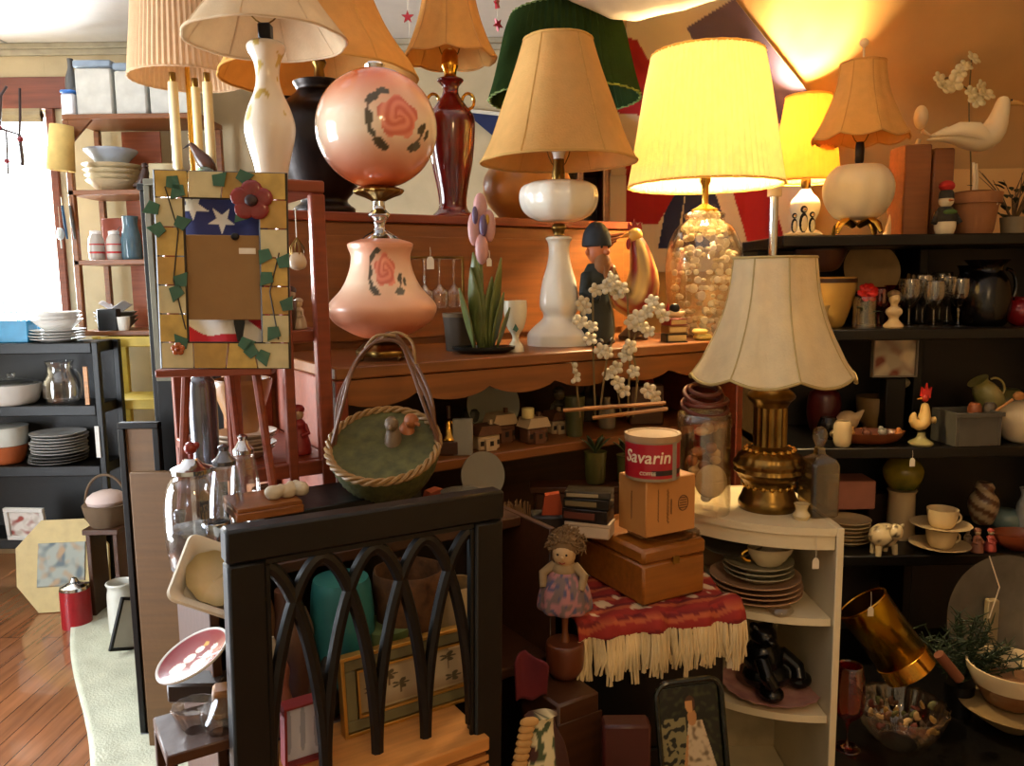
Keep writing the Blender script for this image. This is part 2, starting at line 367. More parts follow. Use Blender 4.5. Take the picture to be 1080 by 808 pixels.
# rim under the top
rim = MB(); n = 28
rim.add([(-R*math.cos(i/n*PI/2), -R*math.sin(i/n*PI/2), z) for i in range(n+1) for R, z in ((KR-.006, KZ[0]-.015), (KR-.006, KZ[0]-.042), (KR-.02, KZ[0]-.042), (KR-.02, KZ[0]-.015))],
        [(i*4+a, i*4+(a+1) % 4, (i+1)*4+(a+1) % 4, (i+1)*4+a) for i in range(n) for a in range(4)]); rim.build('rim', cream, t)
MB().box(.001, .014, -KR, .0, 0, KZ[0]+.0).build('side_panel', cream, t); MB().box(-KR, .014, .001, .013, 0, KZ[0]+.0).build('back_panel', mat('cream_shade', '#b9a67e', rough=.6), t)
# --- black chest below the wooden box
QZ = .935; t = thing('black_chest', 'black wooden chest under the fringed red throw', 'chest', (.205, 1.42, 0), math.radians(14))
MB().box(-.13, .13, -.13, .09, .03, QZ-.05).build('body', BLACK, t); MB().box(-.14, .14, -.14, .095, QZ-.049, QZ).build('lid', BLACK, t)
for z in (.3, .6): MB().box(-.12, .12, -.136, -.131, z-.1, z+.1).build('panel', BLACK, t)
for x in (-.12, .09): MB().box(x, x+.03, -.12, -.09, 0, .03).build('foot', BLACK, t)
# --- crate with the doll
DZ = .86; t = thing('wooden_crate', 'dark wooden crate under the doll and wooden scoop', 'crate', (.065, 1.20, 0), TH)
MB().box(-.03, .05, -.045, .06, 0, DZ).build('body', dk, t)
for z in (.15, .35, .55, .76): MB().box(-.032, .052, -.049, -.0455, z-.07, z+.07).build('slat', dk, t)
# ================================================================ far left furniture
ty = 4.0; tx0, tx1 = X(72, ty, 1.9), X(215, ty, 1.9); tz = [ZP(110, py, ty) for py in (120, 200, 274, 349)]
t = thing('tall_wooden_shelf', 'tall orange-brown wooden shelf beside the window with storage tubs on top', 'shelf', (tx0, ty, 0))
pine = wood('pine'); ob = mat('wood_back', '#9c5230', rough=.5, kind='wood', var=.2, scale=5)
for z in tz: MB().box(0, tx1-tx0, 0, .32, z-.025, z).build('shelf', oak, t)
for x in (0, tx1-tx0-.03): MB().box(x, x+.03, 0, .03, tz[3]-.02, tz[0]-.026).build('post', oak, t); MB().box(x, x+.03, .29, .32, tz[3]-.02, tz[0]-.026).build('post', oak, t)
MB().prism([(.03, tz[0]-.026), (.14, tz[0]-.026), (.03, tz[0]-.14)], .002, .02).build('bracket', oak, t)
MB().box(.14, .34, .30, .31, tz[3], tz[0]-.03).build('back_slat', ob, t)
t = thing('yellow_stand', 'yellow painted wooden stand under the tall shelf', 'stand', (X(97, ty-.02, 1.2), ty-.02, 0))
yel = mat('yellow_paint', '#c8b04a', rough=.5, var=.1)
for x in (0, .42): MB().box(x, x+.035, 0, .03, 0, tz[3]-.026).build('leg', yel, t); MB().box(x, x+.035, .28, .31, 0, tz[3]-.026).build('leg', yel, t)
for z in (tz[3]-.03, .93, .45): MB().box(.036, .419, 0, .31, z-.05, z).build('shelf' if z < 1 else 'top_rail', yel, t)
ky = 3.73; kx0, kx1 = -2.95, X(96, ky, 1.2); kz = [ZP(50, py, ky) for py in (362, 428, 492)]+[.3]
t = thing('black_rack', 'black metal rack stacked with white crockery below the window', 'rack', (kx0, ky, 0))
for z in kz: MB().box(0, kx1-kx0, 0, .23, z-.05, z).build('shelf', BLACK, t)
for x in (-.03, kx1-kx0): 
    for y_ in (0, .20): MB().box(x, x+.03, y_, y_+.03, 0, kz[0]+.0).build('post', BLACK, t)
MB().box(0, kx1-kx0, .231, .24, .2, kz[0]).build('back_panel', P('#161514'), t)
o = MB().box(-.01, .01, -.002, .002, -.075, .075).build('price_strip', P('#cfcdc6'), loc=(kx1-.0, ky-.004, ZP(100, 466, ky))); tag(o, 'narrow white card strip on the right post of the black rack', 'card')
o = MB().box(-.01, .01, -.004, .004, -.09, .09).build('wooden_ruler', wood('pine'), loc=(X(88, ky+.01, 1.2), ky+.012, kz[1]+.0905)); tag(o, 'short upright wooden stick at the front of the rack middle shelf', 'stick')
# ================================================================ lamps
def shade(t, pts, m, px, Y, zc, n=64, panels=0, pleat=0, scallop=0, trim=None, cx=0, label=None):
    """pts: (radius px, row) from lower rim to upper rim; heights are relative to the lamp's own base zc"""
    pr = []
    for r, py in pts:
        z = ZP(px, py, Y); d = proj(X(px, Y, z), Y, z)[2]; pr.append((r*d/F, z-zc))
    q = smoothp(pr, 5); H_ = q[-1][1]-q[0][1]
    def rm(a, k):
        f = 1
        if panels: f *= 1-.035*abs(math.sin(a*panels/2))**1.5*0-.03*(1-abs(math.cos(a*panels/2)))*(1 if not scallop else 1.6)
        if pleat: f *= 1+(.022 if 'green' in m.name else .012)*math.cos(a*pleat)
        return f
    def zm(a, k): return -scallop*abs(math.sin(a*panels/2))*max(0, 1-k*3) if scallop else 0
    if pleat: n = pleat*4
    o = MB().lathe(q, n, rm=rm, zm=zm, cap=False).build('lamp_shade', m, t, sol=.0016, label=label)
    tm = trim or m
    for i, nm in ((0, 'lower_trim'), (-1, 'upper_trim')):
        r, z = q[i]; b = MB()
        b.tube([(r*rm(2*PI*k/96, 0)*1.004*math.cos(2*PI*k/96), r*rm(2*PI*k/96, 0)*1.004*math.sin(2*PI*k/96), z+(zm(2*PI*k/96, 0) if i == 0 else 0)) for k in range(96)], .0028, 6, closed=True); b.build(nm, tm, o)
    if panels:
        b = MB()
        for p in range(panels):
            a = 2*PI*(p)/panels
            b.tube([(r*rm(a, 0)*1.003*math.cos(a), r*rm(a, 0)*1.003*math.sin(a), z+zm(a, 0)*0) for r, z in q], .0019, 5)
        b.build('seams', tm, o)
    # wire spider holding the shade
    r, z = q[-1]; b = MB()
    for a in (0, 2*PI/3, 4*PI/3): b.tube([(0, 0, z-.012), (r*.97*math.cos(a), r*.97*math.sin(a), z-.004)], .0014, 6)
    b.cyl(.008, z-.016, z-.008, n=12); b.build('spider', OLDBRASS, o)
    return q
def harp(t, z0, z1, m=None):
    r = .035; pts = [(r*math.sin(a), 0, z0+(z1-z0)*(1-math.cos(a))/2) for a in [i/14*PI for i in range(15)]]
    b = MB(); b.tube(pts, .0015, 6); b.tube([(-x, y, z) for x, y, z in pts], .0015, 6); b.build('harp', m or OLDBRASS, t)
def socket(t, z0, z1, m=None, r=.014, name='socket'): MB().lathe([(r*.6, z0), (r, z0+.2*(z1-z0)), (r*1.05, z0+.7*(z1-z0)), (r*.9, z1)], 20).build(name, m or OLDBRASS, t)
def bulb(t, z, r=.026, lit=False):
    m = mat('bulb_lit', '#ffd9a0', emit=12) if lit else W('#e9e4da', .3)
    MB().lathe(smoothp([(.011, z-.035), (.013, z-.02), (r, z+.01), (r*.75, z+.03), (.002, z+.038)]), 20).build('bulb', m, t)
def ped(px, Y, zs, pts): return smoothp(prof(px, Y, zs, pts))
# ---- F: milk glass lamp in the centre
px, Y = 590, 1.80; x = X(px, Y, HZ)
t = thing('table_lamp', 'white milk glass table lamp with plain cream six-panel shade, in the centre', 'lamp', (x, Y, HZ), 0)
milk = W('#e6e2d2', .18); pr = prof(px, Y, HZ, [(34, 357), (34, 350), (33, 345), (26, 338), (18, 331), (17, 326), (21, 318), (20.5, 305), (18, 292), (13.5, 278), (11, 265), (11.5, 254), (14, 249), (12, 247), (6, 246), (6, 242), (8, 238), (6, 234), (20, 231), (30, 227), (38, 219), (41, 208), (39, 197), (30, 192), (14, 190), (7, 189), (7, 182), (6, 176), (6, 168)])
lob = lambda a, k: 1+.035*math.sin(a*6+k*9)*(math.sin(min(1, max(0, (k-.15)/.65))*PI))
MB().lathe(smoothp(pr[:14]), 60, rm=lob).build('base', milk, t); MB().lathe(smoothp(pr[13:18], 3), 24).build('connector', OLDBRASS, t)
MB().lathe(smoothp(pr[18:26]), 60, rm=lambda a, k: 1+.02*math.cos(a*10)).build('font', milk, t); MB().lathe(pr[24:], 20).build('socket', OLDBRASS, t)
z1 = ZP(px, 46, Y)-HZ; harp(t, pr[-1][1]-.02, z1-.01); bulb(t, pr[-1][1]+.03)
shade(t, [(82, 171), (71, 148), (58, 110), (45, 72), (36, 42)], SH('#d9ae6c', .4), px, Y, HZ, panels=6, trim=SH('#caa05e', .2)).__len__()
# ---- K: pink globe lamp
def paint_rose(cx, cz, R, nx=None):
    """returns a colour for offsets from the flower centre (metres)"""
    def f(u, v, base):
        r = math.hypot(u, v)/R; a = math.atan2(v, u)
        if r < 1+.12*math.sin(5*a):
            k = .5+.5*math.sin(r*13+a*2+math.sin(a*3)); return mixc(lin('#e8927a'), lin('#c4553f'), k*.75)
        for (lu, lv, lr, an) in ((-1.25, .9, .42, .6), (-1.45, -.1, .4, 1.6), (-.9, -1.3, .45, -.6), (-.7, 1.25, .35, 0), (1.35, -.45, .38, .8), (1.0, -1.35, .42, .3), (1.75, -.7, .3, 1.2), (-1.3, -.8, .3, -1)):
            du, dv = u/R-lu, v/R-lv; p = du*math.cos(an)+dv*math.sin(an); q = -du*math.sin(an)+dv*math.cos(an)
            if (p/lr)**2+(q/(lr*.5))**2 < 1: return lin('#4d4636')
        if abs(r-1.55) < .07 and (abs(a) > 2.0 or -1.2 < a < -.1): return lin('#6b5240')
        return base
    return f
px, Y = 405, 1.50; x = X(px, Y, HZ); t = thing('globe_lamp', 'antique parlour lamp with pink and white rose-painted glass globe shade', 'lamp', (x, Y, HZ), 0)
fy = math.atan2(-1.5, -x)   # painted side faces the room
pr = prof(px, Y, HZ, [(27, 372), (28, 366), (24, 362), (20, 357), (12, 352), (22, 349), (34, 344), (50, 334), (57, 322), (54, 313), (42, 300), (34, 284), (31, 268), (34, 258), (33, 254), (20, 250), (15, 246), (6, 240), (7, 232), (12, 226), (7, 220), (6, 212), (14, 208), (24, 204), (25, 200), (16, 197)])
zz = pr[9][1]; rose = paint_rose(0, 0, .028)
def bcol(x_, y_, z_):
    h = (z_-pr[5][1])/(pr[13][1]-pr[5][1]); b = mixc(lin('#cc6236'), lin('#e9cdb0'), min(1, abs(h*1.6)) if h < .6 else 1-(h-.6)*1.4)
    a = math.atan2(y_, x_); da = (a-fy-.12+PI) % (2*PI)-PI; u = da*.09; v = z_-(pr[11][1])-.004
    return rose(u, v, b) if abs(da) < 1.3 else b
legs = MB()
for k in range(4):
    a = PI/4+k*PI/2; r0 = pr[0][0]; c, s = math.cos(a), math.sin(a)
    legs.tube([(r0*1.1*c, r0*1.1*s, .004), (r0*.98*c, r0*.98*s, .012), (r0*.8*c, r0*.8*s, .016)], [.006, .005, .006], 8)
legs.lathe(smoothp([(r, z+.008*(1-i/5)) for i, (r, z) in enumerate(pr[:6])], 3), 48, rm=lambda a, k: 1+.06*math.cos(a*8)).build('brass_foot', OLDBRASS, t)
MB().lathe(smoothp(pr[5:16], 8), 160).build('font', vc(.3), t, col=bcol)
MB().lathe(smoothp(pr[15:22]), 24).build('burner', CHROME, t)
MB().lathe(smoothp(pr[21:]), 60, rm=lambda a, k: 1+.05*math.cos(a*16)).build('globe_holder', OLDBRASS, t)
gz = ZP(px, 136, Y)-HZ; gr = 63.5*pm(px, Y, 1.77); rg = paint_rose(0, 0, .034)
def gcol(x_, y_, z_):
    h = (z_-gz)/gr; b = mixc(lin('#ead4ba'), lin('#d4622f'), (max(0, abs(h+.05)-.12)*1.45)**1.0)
    a = math.atan2(y_, x_); da = (a-fy-.36+PI) % (2*PI)-PI; u = da*gr*.95; v = z_-gz-.003
    return rg(u, v, b) if abs(da) < 1.3 else b
MB().ell(0, 0, gz, gr, gr, gr*.97, 200).build('globe_shade', vc(.12, 0, .3), t, col=gcol, label='round glass globe painted with a pink rose and grey leaves')
MB().lathe([(.016, gz+gr*.95), (.018, gz+gr+.002), (.014, gz+gr+.006)], 20).build('chimney_rim', CHROME, t)
# ---- B: white vase lamp with wide empire shade
px, Y = 288, 1.47; x = X(px, Y, EZ); t = thing('table_lamp', 'white porcelain vase lamp with gilt sprigs and very wide cream shade', 'lamp', (x, Y, EZ), 0)
pr = prof(px, Y, EZ, [(22, 206), (23, 202), (16, 196), (18, 180), (25, 150), (26, 135), (22, 118), (15, 100), (12, 85), (14, 66), (20, 52), (18, 46), (9, 43)])
def vcol(x_, y_, z_): return lin('#b8a05a') if noise.noise(Vector((x_*60, y_*60, z_*40))) > .38 and z_ > pr[5][1] else lin('#d9cdb8')
MB().lathe(smoothp(pr, 6), 90).build('vase_body', vc(.15), t, col=vcol)
MB().box(-.011, .011, -.011, .011, pr[-1][1]+.001, ZP(px, 25, Y)-EZ).build('socket', BLACK, t)
shade(t, [(84, 42), (74, 28), (56, 2), (40, -30), (34, -52)], SH('#d8c2a0', .35), px, Y, EZ, panels=8)
harp(t, ZP(px, 25, Y)-EZ, ZP(px, -50, Y)-EZ)
# ---- A: candle lamp with pleated drum
px, Y = 205, 2.75; x = X(px, Y, BCZ); t = thing('candle_lamp', 'brass lamp with three cream candle tubes and tan pleated drum shade', 'lamp', (x, Y, BCZ), 0)
MB().lathe(smoothp([(.07, 0), (.07, .008), (.04, .014), (.014, .03), (.014, .05)]), 32).build('base', GOLD, t)
zt = ZP(px, 88, Y)-BCZ; zb = ZP(px, 182, Y)-BCZ
MB().cyl(.008, .05, zt+.1, n=12).build('rod', GOLD, t)
for (dx, dy, b0) in ((-.042, -.02, 0), (.066, -.01, .018), (.0, .06, .0)):
    MB().tube([(0, 0, .045), (dx*.5, dy*.5, .035), (dx, dy, .046+b0)], .004, 8).lathe([(.005, .045+b0), (.012, .05+b0), (.011, .056+b0)], 14, c=(dx, dy)).build('candle_arm', GOLD, t)
    MB().lathe([(.0095, .056+b0), (.0155, .07+b0), (.0155, zt)], 16, c=(dx, dy)).build('candle_tube', W('#e3cf9c', .4), t)
    MB().lathe([(.008, zt), (.011, zt+.01), (.011, zt+.03)], 16, c=(dx, dy)).build('socket', OLDBRASS, t)
shade(t, [(58, 84), (56, 60), (53, 30), (51, 5)], SH('#dcbb94', .35), px, Y, BCZ, pleat=64)
o = MB().ell(0, 0, .028, .030, .030, .028, 24).lathe([(.010, .052), (.012, .064)], 16); o = o.build('glass_float', G('#3f8a58'), loc=at(218, 2.63, BCZ)); tag(o, 'green glass ball at the foot of the candle lamp', 'ball')
# ---- C: dark urn lamp
cm_ = lambda px: PV(px, CV, CZ)
px = 343; x, Y = cm_(px); t = thing('urn_lamp', 'dark brown bronze urn lamp with large tan bell shade, behind the globe', 'lamp', (x, Y, CZ), 0)
bro = mat('dark_bronze', '#1c120d', rough=.35, metal=.6, var=.4)
pr = prof(px, Y, CZ, [(30, 214), (32, 206), (24, 198), (34, 185), (52, 150), (54, 130), (48, 112), (30, 98), (24, 92), (27, 86), (26, 83), (6, 80), (5, 70), (8, 64), (5, 58), (5, 40)])
MB().lathe(smoothp(pr[:12], 5), 48).build('urn_body', bro, t); MB().lathe(pr[11:], 20).build('socket', OLDBRASS, t)
for s in (-1, 1): MB().tube([(s*pr[5][0]*.98, 0, pr[5][1]), (s*pr[5][0]*1.16, 0, pr[6][1]), (s*pr[5][0]*1.05, 0, pr[7][1]+.005), (s*pr[7][0]*1.0, 0, pr[7][1])], .006, 8).build('handle', bro, t)
shade(t, [(103, 83), (95, 66), (72, 30), (52, -20), (44, -60)], SH('#d9a560', .4), px, Y, CZ, panels=8, trim=SH('#cf9c56', .2))
harp(t, pr[-1][1]-.02, ZP(px, -58, Y)-CZ)
# ---- D: red vase lamp
px = 478; x, Y = cm_(px); t = thing('table_lamp', 'oxblood red vase lamp with gold ring handles and scalloped tan shade', 'lamp', (x, Y, CZ), 0)
redg = mat('oxblood', '#5e100c', rough=.15, var=.3, coat=.5)
pr = prof(px, Y, CZ, [(20, 226), (22, 220), (15, 212), (16, 195), (22, 165), (25, 135), (24, 120), (16, 108), (9, 98), (9, 90), (14, 84), (13, 82), (7, 80), (7, 74), (9, 68), (8, 56), (5, 52)])
MB().lathe(smoothp(pr[:12], 5), 48).build('vase_body', redg, t); MB().lathe(smoothp(pr[11:], 3), 24).build('socket', GOLD, t)
for s in (-1, 1):
    c0 = (s*pr[7][0]*1.15, 0, pr[7][1]+.008); MB().tube([(c0[0]+.015*math.cos(a), 0, c0[2]+.019*math.sin(a)) for a in [i/20*2*PI for i in range(20)]], .004, 8, closed=True).build('handle', GOLD, t, label='gold ring handle')
shade(t, [(49, 60), (40, 42), (31, 15), (25, -15), (23, -30)], SH('#dba862', .4), px, Y, CZ, panels=8, scallop=.008, trim=SH('#c8955a', .2))
harp(t, pr[-1][1]-.03, ZP(px, -29, Y)-CZ)
# ---- E: green pleated shade on orange pot base
px = 596; x, Y = PV(px, CV+.03, CZ); t = thing('table_lamp', 'tall lamp with dark green knife-pleated shade behind the milk glass lamp', 'lamp', (x, Y, CZ), 0)
amb = mat('amber_glaze', '#b5742a', rough=.35, var=.15)
pr = [(r*.0026, z) for r, z in ((22, 0), (24, .01), (36, .05), (40, .09), (37, .13), (24, .165), (12, .175), (10, .18))]
MB().lathe(smoothp([(.05, 0), (.052, .01), (.02, .03), (.03, .1), (.035, .16), (.012, .2)], 4), 32).build('base', bro, t)
xa, ya = PV(556, CV-.04, CZ); o = MB().lathe(smoothp([(r*1.12, z*.98) for r, z in pr], 5), 44).build('amber_jar', amb, loc=(xa, ya, CZ)); tag(o, 'big round amber glazed jar on the cabinet behind the milk glass lamp', 'jar')
zE = ZP(px, 106, Y)-CZ; MB().tube([(0, 0, .198), (0, 0, zE), (0, 0, zE+.16)], .007, 10).build('stem', OLDBRASS, t); bulb(t, zE+.10)
gs = mat('green_pleat', '#27371c', kind='shade', var=.15, trans=.12, bump=.2)
shade(t, [(79, 105), (74, 88), (68, 62), (62, 34), (56, 17)], gs, px, Y, CZ, pleat=56, trim=mat('green_trim', '#5c6b26', rough=.7), label='dark green pleated fabric shade')
MB().tube([(-.012, 0, ZP(px, 17, Y)-CZ), (-.01, 0, ZP(px, 9, Y)-CZ), (.004, 0, ZP(px, 7, Y)-CZ), (.008, 0, ZP(px, 17, Y)-CZ)], .003, 8).ell(.0, 0, ZP(px, 9, Y)-CZ, .006).build('finial', W('#d8d2c0'), t)
# ---- G: lit lamp with shell-filled glass jar
px, Y = 741, 2.0; x = X(px, Y, HZ); GX, GY = x, Y
t = thing('table_lamp', 'switched-on lamp with glowing pleated shade over a glass jar of shells', 'lamp', (x, Y, HZ), 0)
pr = prof(px, Y, HZ, [(24, 340), (30, 335), (37, 310), (40, 280), (38, 258), (30, 240), (20, 232), (21, 226), (13, 224)])
wallp = smoothp(pr, 4); MB().lathe(wallp, 40, cap=False).build('glass_jar', G('#f5f2e6'), t, sol=.002)
sh = MB(); shl = [W('#e0d2b0', .5), W('#c2ae88', .5), W('#efe6d2', .5)]
sm = [MB(), MB(), MB()]
for i in range(330):
    k = rnd.random(); j = min(len(wallp)-1, int(k*len(wallp)*.9)); r, z = wallp[j]; a = rnd.random()*2*PI; rr = max(0, r-.012)*(.55+.42*rnd.random()); R_ = .006+.006*rnd.random()
    if z < .012 or rr < .004: continue
    sm[i % 3].ell(rr*math.cos(a), rr*math.sin(a), z, R_, R_*.7, R_*(.6+rnd.random()*.6), 8)
for i, b in enumerate(sm):
    if b.v: o = b.build('shells', shl[i], t, label=['tan shells', 'brown shells', 'white shells'][i]); o['kind'] = 'stuff'
MB().lathe([(.03, pr[-1][1]), (.034, pr[-1][1]+.006), (.02, pr[-1][1]+.012), (.008, pr[-1][1]+.02), (.008, ZP(px, 196, Y)-HZ), (.013, ZP(px, 192, Y)-HZ), (.013, ZP(px, 170, Y)-HZ)], 24).build('cap_and_socket', GOLD, t)
shade(t, [(80, 196), (76, 172), (70, 130), (64, 90), (58, 58)], SH('#fff0c4', .62), px+4, Y, HZ, pleat=72, trim=SH('#e8c878', .5))
zG = ZP(px, 135, Y); bulb(t, zG-HZ, lit=True); LIT = [(x, Y, zG+.012)]
# ---- H: second lit lamp behind
px, Y = 848, 2.50; x = X(px, Y, rz[0]); t = thing('table_lamp', 'smaller lit lamp with yellow pleated shade behind the glowing one', 'lamp', (x, Y, rz[0]), 0)
pr = prof(px, Y, rz[0], [(16, 246), (17, 240), (8, 234), (14, 222), (15, 212), (8, 204), (5, 200)])
MB().lathe(smoothp(pr, 4), 28).build('base', W('#e6dcc0'), t); socket(t, pr[-1][1], pr[-1][1]+.05)
shade(t, [(34, 192), (31, 165), (27, 130), (23, 102)], SH('#f2cf7a', .55), px, Y, rz[0], pleat=40)
zH = ZP(px, 150, Y); bulb(t, zH-rz[0], .02, lit=True); LIT.append((x, Y, zH+.012))
# ---- I: bell shade lamp with cream melon base
px, Y = 903, 2.31; x = X(px, Y, rz[0]); t = thing('table_lamp', 'cream melon-shaped lamp with gold leaf feet and scalloped bell shade', 'lamp', (x, Y, rz[0]), 0)
pr = prof(px, Y, rz[0], [(15, 226), (23, 222), (32, 211), (35, 198), (31, 187), (23, 179), (19, 177), (8, 175)])
pr = [(r, z+.045*(1-i/7)) for i, (r, z) in enumerate(pr)]; MB().lathe(smoothp(pr, 5), 72, rm=lambda a, k: 1+.03*abs(math.cos(a*5))).build('melon_body', W('#e0d2ae', .35), t)
for k in range(4):
    a = k*PI/2+.5; MB().tube([(.012*math.cos(a), .012*math.sin(a), .03), (.05*math.cos(a), .05*math.sin(a), .043), (.068*math.cos(a), .068*math.sin(a), .03), (.08*math.cos(a), .08*math.sin(a), .006)], [.010, (.018, .006), (.014, .006), .006], 8).build('foot', GOLD, t, label='gilt leaf foot')
socket(t, pr[-1][1], ZP(px, 150, Y)-rz[0], bro, .012); harp(t, ZP(px, 152, Y)-rz[0], ZP(px, 66, Y)-rz[0])
shade(t, [(49, 145), (40, 128), (30, 104), (25, 84), (23, 67)], SH('#dcae66', .35), px, Y, rz[0], panels=8, scallop=.012, trim=SH('#c99a58', .2))
z = ZP(px, 66, Y)-rz[0]; MB().tube([(0, 0, z), (0, 0, z+.04)], .003, 8).ell(0, 0, z+.052, .012).build('finial', W('#d8c49a', .4), t)
# ---- J: brass column lamp with bell shade
px, Y = 810, 1.54; x = X(px, Y, KZ[0]); JX, JY = x, Y; t = thing('table_lamp', 'ornate brass column lamp with cream bell shade, standing on the corner shelf', 'lamp', (x, Y, KZ[0]), 0)
pr = prof(px, Y, KZ[0], [(29, 522), (31, 516), (28, 510), (26, 505), (24, 500), (30, 492), (35, 484), (33, 474), (24, 466), (17, 462), (17, 425), (20, 420), (25, 415), (20, 409), (12, 405), (9, 400), (7, 385)])
MB().lathe(smoothp(pr[:5], 3), 48).build('foot', OLDBRASS, t)
MB().lathe(smoothp(pr[4:10], 5), 96, rm=lambda a, k: 1+.05*abs(math.sin(a*9))*math.sin(k*PI)+.03*math.sin(k*40)).build('embossed_bowl', OLDBRASS, t)
MB().lathe(pr[9:11], 96, rm=lambda a, k: 1-.09*abs(math.sin(a*8))).build('fluted_column', OLDBRASS, t)
MB().lathe(smoothp(pr[10:]), 40).build('capital', OLDBRASS, t)
for q in (4, 8):
    beads = MB()
    for k in range(18): a = 2*PI*k/18; beads.ell(pr[q][0]*1.02*math.cos(a), pr[q][0]*1.02*math.sin(a), pr[q][1], .0055, n=8)
    beads.tube([(pr[q][0]*math.cos(k*PI/12), pr[q][0]*math.sin(k*PI/12), pr[q][1]) for k in range(24)], .002, 5, closed=True).build('beading', BRASS, t)
shade(t, [(85, 393), (73, 376), (58, 345), (48, 312), (43, 272)], SH('#e6d6ae', .4), px, Y, KZ[0], panels=8, scallop=.014, trim=SH('#b9a470', .2))
harp(t, pr[-1][1]-.02, ZP(px, 274, Y)-KZ[0])
for (a, b, c) in LIT: pass
# ================================================================ small builders
def boxi(name, label, cat, px0, px1, Y, zs, pytop, depth, m, rot=0, group=None, b=None, tilt=0):
    x0, x1 = X(px0, Y, zs), X(px1, Y, zs); h = ZP((px0+px1)/2, pytop, Y)-zs; w = (x1-x0)/2/max(.5, math.cos(rot))
    o = MB().box(-w, w, 0, depth, 0, h, b=b).build(name, m, loc=((x0+x1)/2, Y, zs), rot=(tilt, 0, rot)); return tag(o, label, cat, group)
def plates(n, px, Y, zs, R, step, what, where, m, group, name='plate', deep=0, cat='plate', jit=.006, rim=None):
    """a stack: every plate a thing of its own, sharing one turned mesh"""
    k = R; pr = [(k*.55, 0), (k*.6, .001), (k*.66, .004+deep*.3), (k*.97, .014+deep), (k, .016+deep), (k*.98, .0175+deep), (k*.64, .0075+deep*.3), (k*.3, .006), (.001, .0055)]
    me = None
    for i in range(n):
        lab = '%s %s, %s' % (ordw(i, n), what, where)
        if me is None:
            o = MB().lathe(smoothp(pr, 3), 40, cap=False).build(name, m); me = o.data; src = o
        else: o = src.copy(); COL.objects.link(o)
        x = X(px, Y, zs); o.location = (x+rnd.uniform(-jit, jit)*(i > 0), Y+rnd.uniform(-jit, jit)*(i > 0), zs+i*step); tag(o, lab[0].upper()*0+lab, cat, group)
    return zs+(n-1)*step+.017+deep
def handle(t, r, z0, z1, out, m, a=0, th=.0035, name='handle'):
    c, s = math.cos(a), math.sin(a); pts = []
    for i in range(11):
        q = -PI/2+PI*i/10; rr = r+out*math.cos(q); pts.append((rr*c, rr*s, (z0+z1)/2+(z1-z0)/2*math.sin(q)))
    return MB().tube(pts, th, 8).build(name, m, t)
def pricetag(px, py, Y, label, ln=.03, s=.012, rot=0, m=None):
    x, y, z = wp(px, py, Y); t = thing('price_tag', label, 'tag', (x, y, z), rot)
    MB().prism([(-s*.6, 0), (s*.6, 0), (s*.6, s*1.5), (s*.3, s*2), (-s*.3, s*2), (-s*.6, s*1.5)], -.0006, .0006).build('card', m or P('#d8cdb4'), t)
    MB().tube([(0, 0, s*1.7), (.001, .001, s*2+ln*.5), (0, .002, s*2+ln)], .0006, 5).build('string', STRING, t); return t
def leaf(b, p, d, L_, w, droop=.3, n=6):
    p = Vector(p); d = Vector(d).normalized(); sd = d.cross(Vector((0, 0, 1)))
    sd = sd.normalized() if sd.length > .01 else Vector((1, 0, 0)); vs = []; fs = []
    for i in range(n+1):
        k = i/n; c = p+d*L_*k-Vector((0, 0, 1))*droop*L_*k*k; ww = w*math.sin(PI*min(1, k*.93+.05))
        nr = d.cross(sd)*ww*.25; vs += [c-sd*ww, c-nr, c+sd*ww]
    for i in range(n): fs += [(i*3, i*3+1, i*3+4, i*3+3), (i*3+1, i*3+2, i*3+5, i*3+4)]
    b.add(vs, fs)
def flower(b, c, r, n=5, up=(0, -1, .4)):
    z = Vector(up).normalized(); x = z.cross(Vector((0, 0, 1))).normalized(); y = z.cross(x); c = Vector(c)
    for k in range(n):
        a = 2*PI*k/n; d = x*math.cos(a)+y*math.sin(a); e = z.cross(d); vs = [c]; 
        for q in range(7):
            an = -PI*.5+PI*q/6; vs.append(c+d*(r*.55+r*.45*math.cos(an))+e*r*.38*math.sin(an)+z*r*.18)
        b.add(vs, [(0, i+1, i+2) for i in range(6)])
    b.ell(*(c+z*r*.1), r*.09, n=8)
def ridged(a, k): return 1+.02*math.cos(a*24)
# ================================================================ far left: tubs, jars, crockery
def tub(px0, px1, py0, Y, zs, body, lid, lab, depth=.18, pats=None):
    x0, x1 = X(px0, Y, zs), X(px1, Y, zs); w = (x1-x0)/2; h = ZP(px0, py0, Y)-zs; t = thing('storage_tub', lab, 'tub', ((x0+x1)/2, Y, zs), 0, 'storage tubs on the tall shelf')
    b = MB().box(-w*.96, w*.96, .004, depth, 0, h*.86, b=.008); b.build('tub_body', body, t)
    MB().box(-w, w, 0, depth+.004, h*.865, h, b=.006).build('lid', lid, t, label='blue-grey lid' if lid is not bl2 else 'bright blue lid')
    return t
milky = mat('milky_plastic', '#c9c9c2', rough=.35, var=.12, scale=14); bl1 = P('#8799ad', .4); bl2 = P('#2f6fc4', .4)
tub(80, 120, 63, ty+.03, tz[0], milky, bl1, 'tall milky storage tub with blue-grey lid, first from the window'); tub(121.5, 156, 66, ty+.03, tz[0], milky, bl1, 'tall milky storage tub with blue-grey lid, middle of the three')
tub(157.5, 204, 69, ty+.03, tz[0], milky, bl1, 'milky storage tub partly hidden by the pleated drum shade'); tub(64, 78.5, 94, ty+.02, tz[0], W('#dfe3ea', .5), bl2, 'small round-cornered tub with bright blue lid, nearest the window', .10)
pot('bottle', 'small clear bottle with dark base behind the blue-lidded tub', 'bottle', 79, ty+.22, tz[0], [(6, 118), (6.5, 95), (6, 80), (3, 70), (3, 62)], P('#4a4a4a', .3))
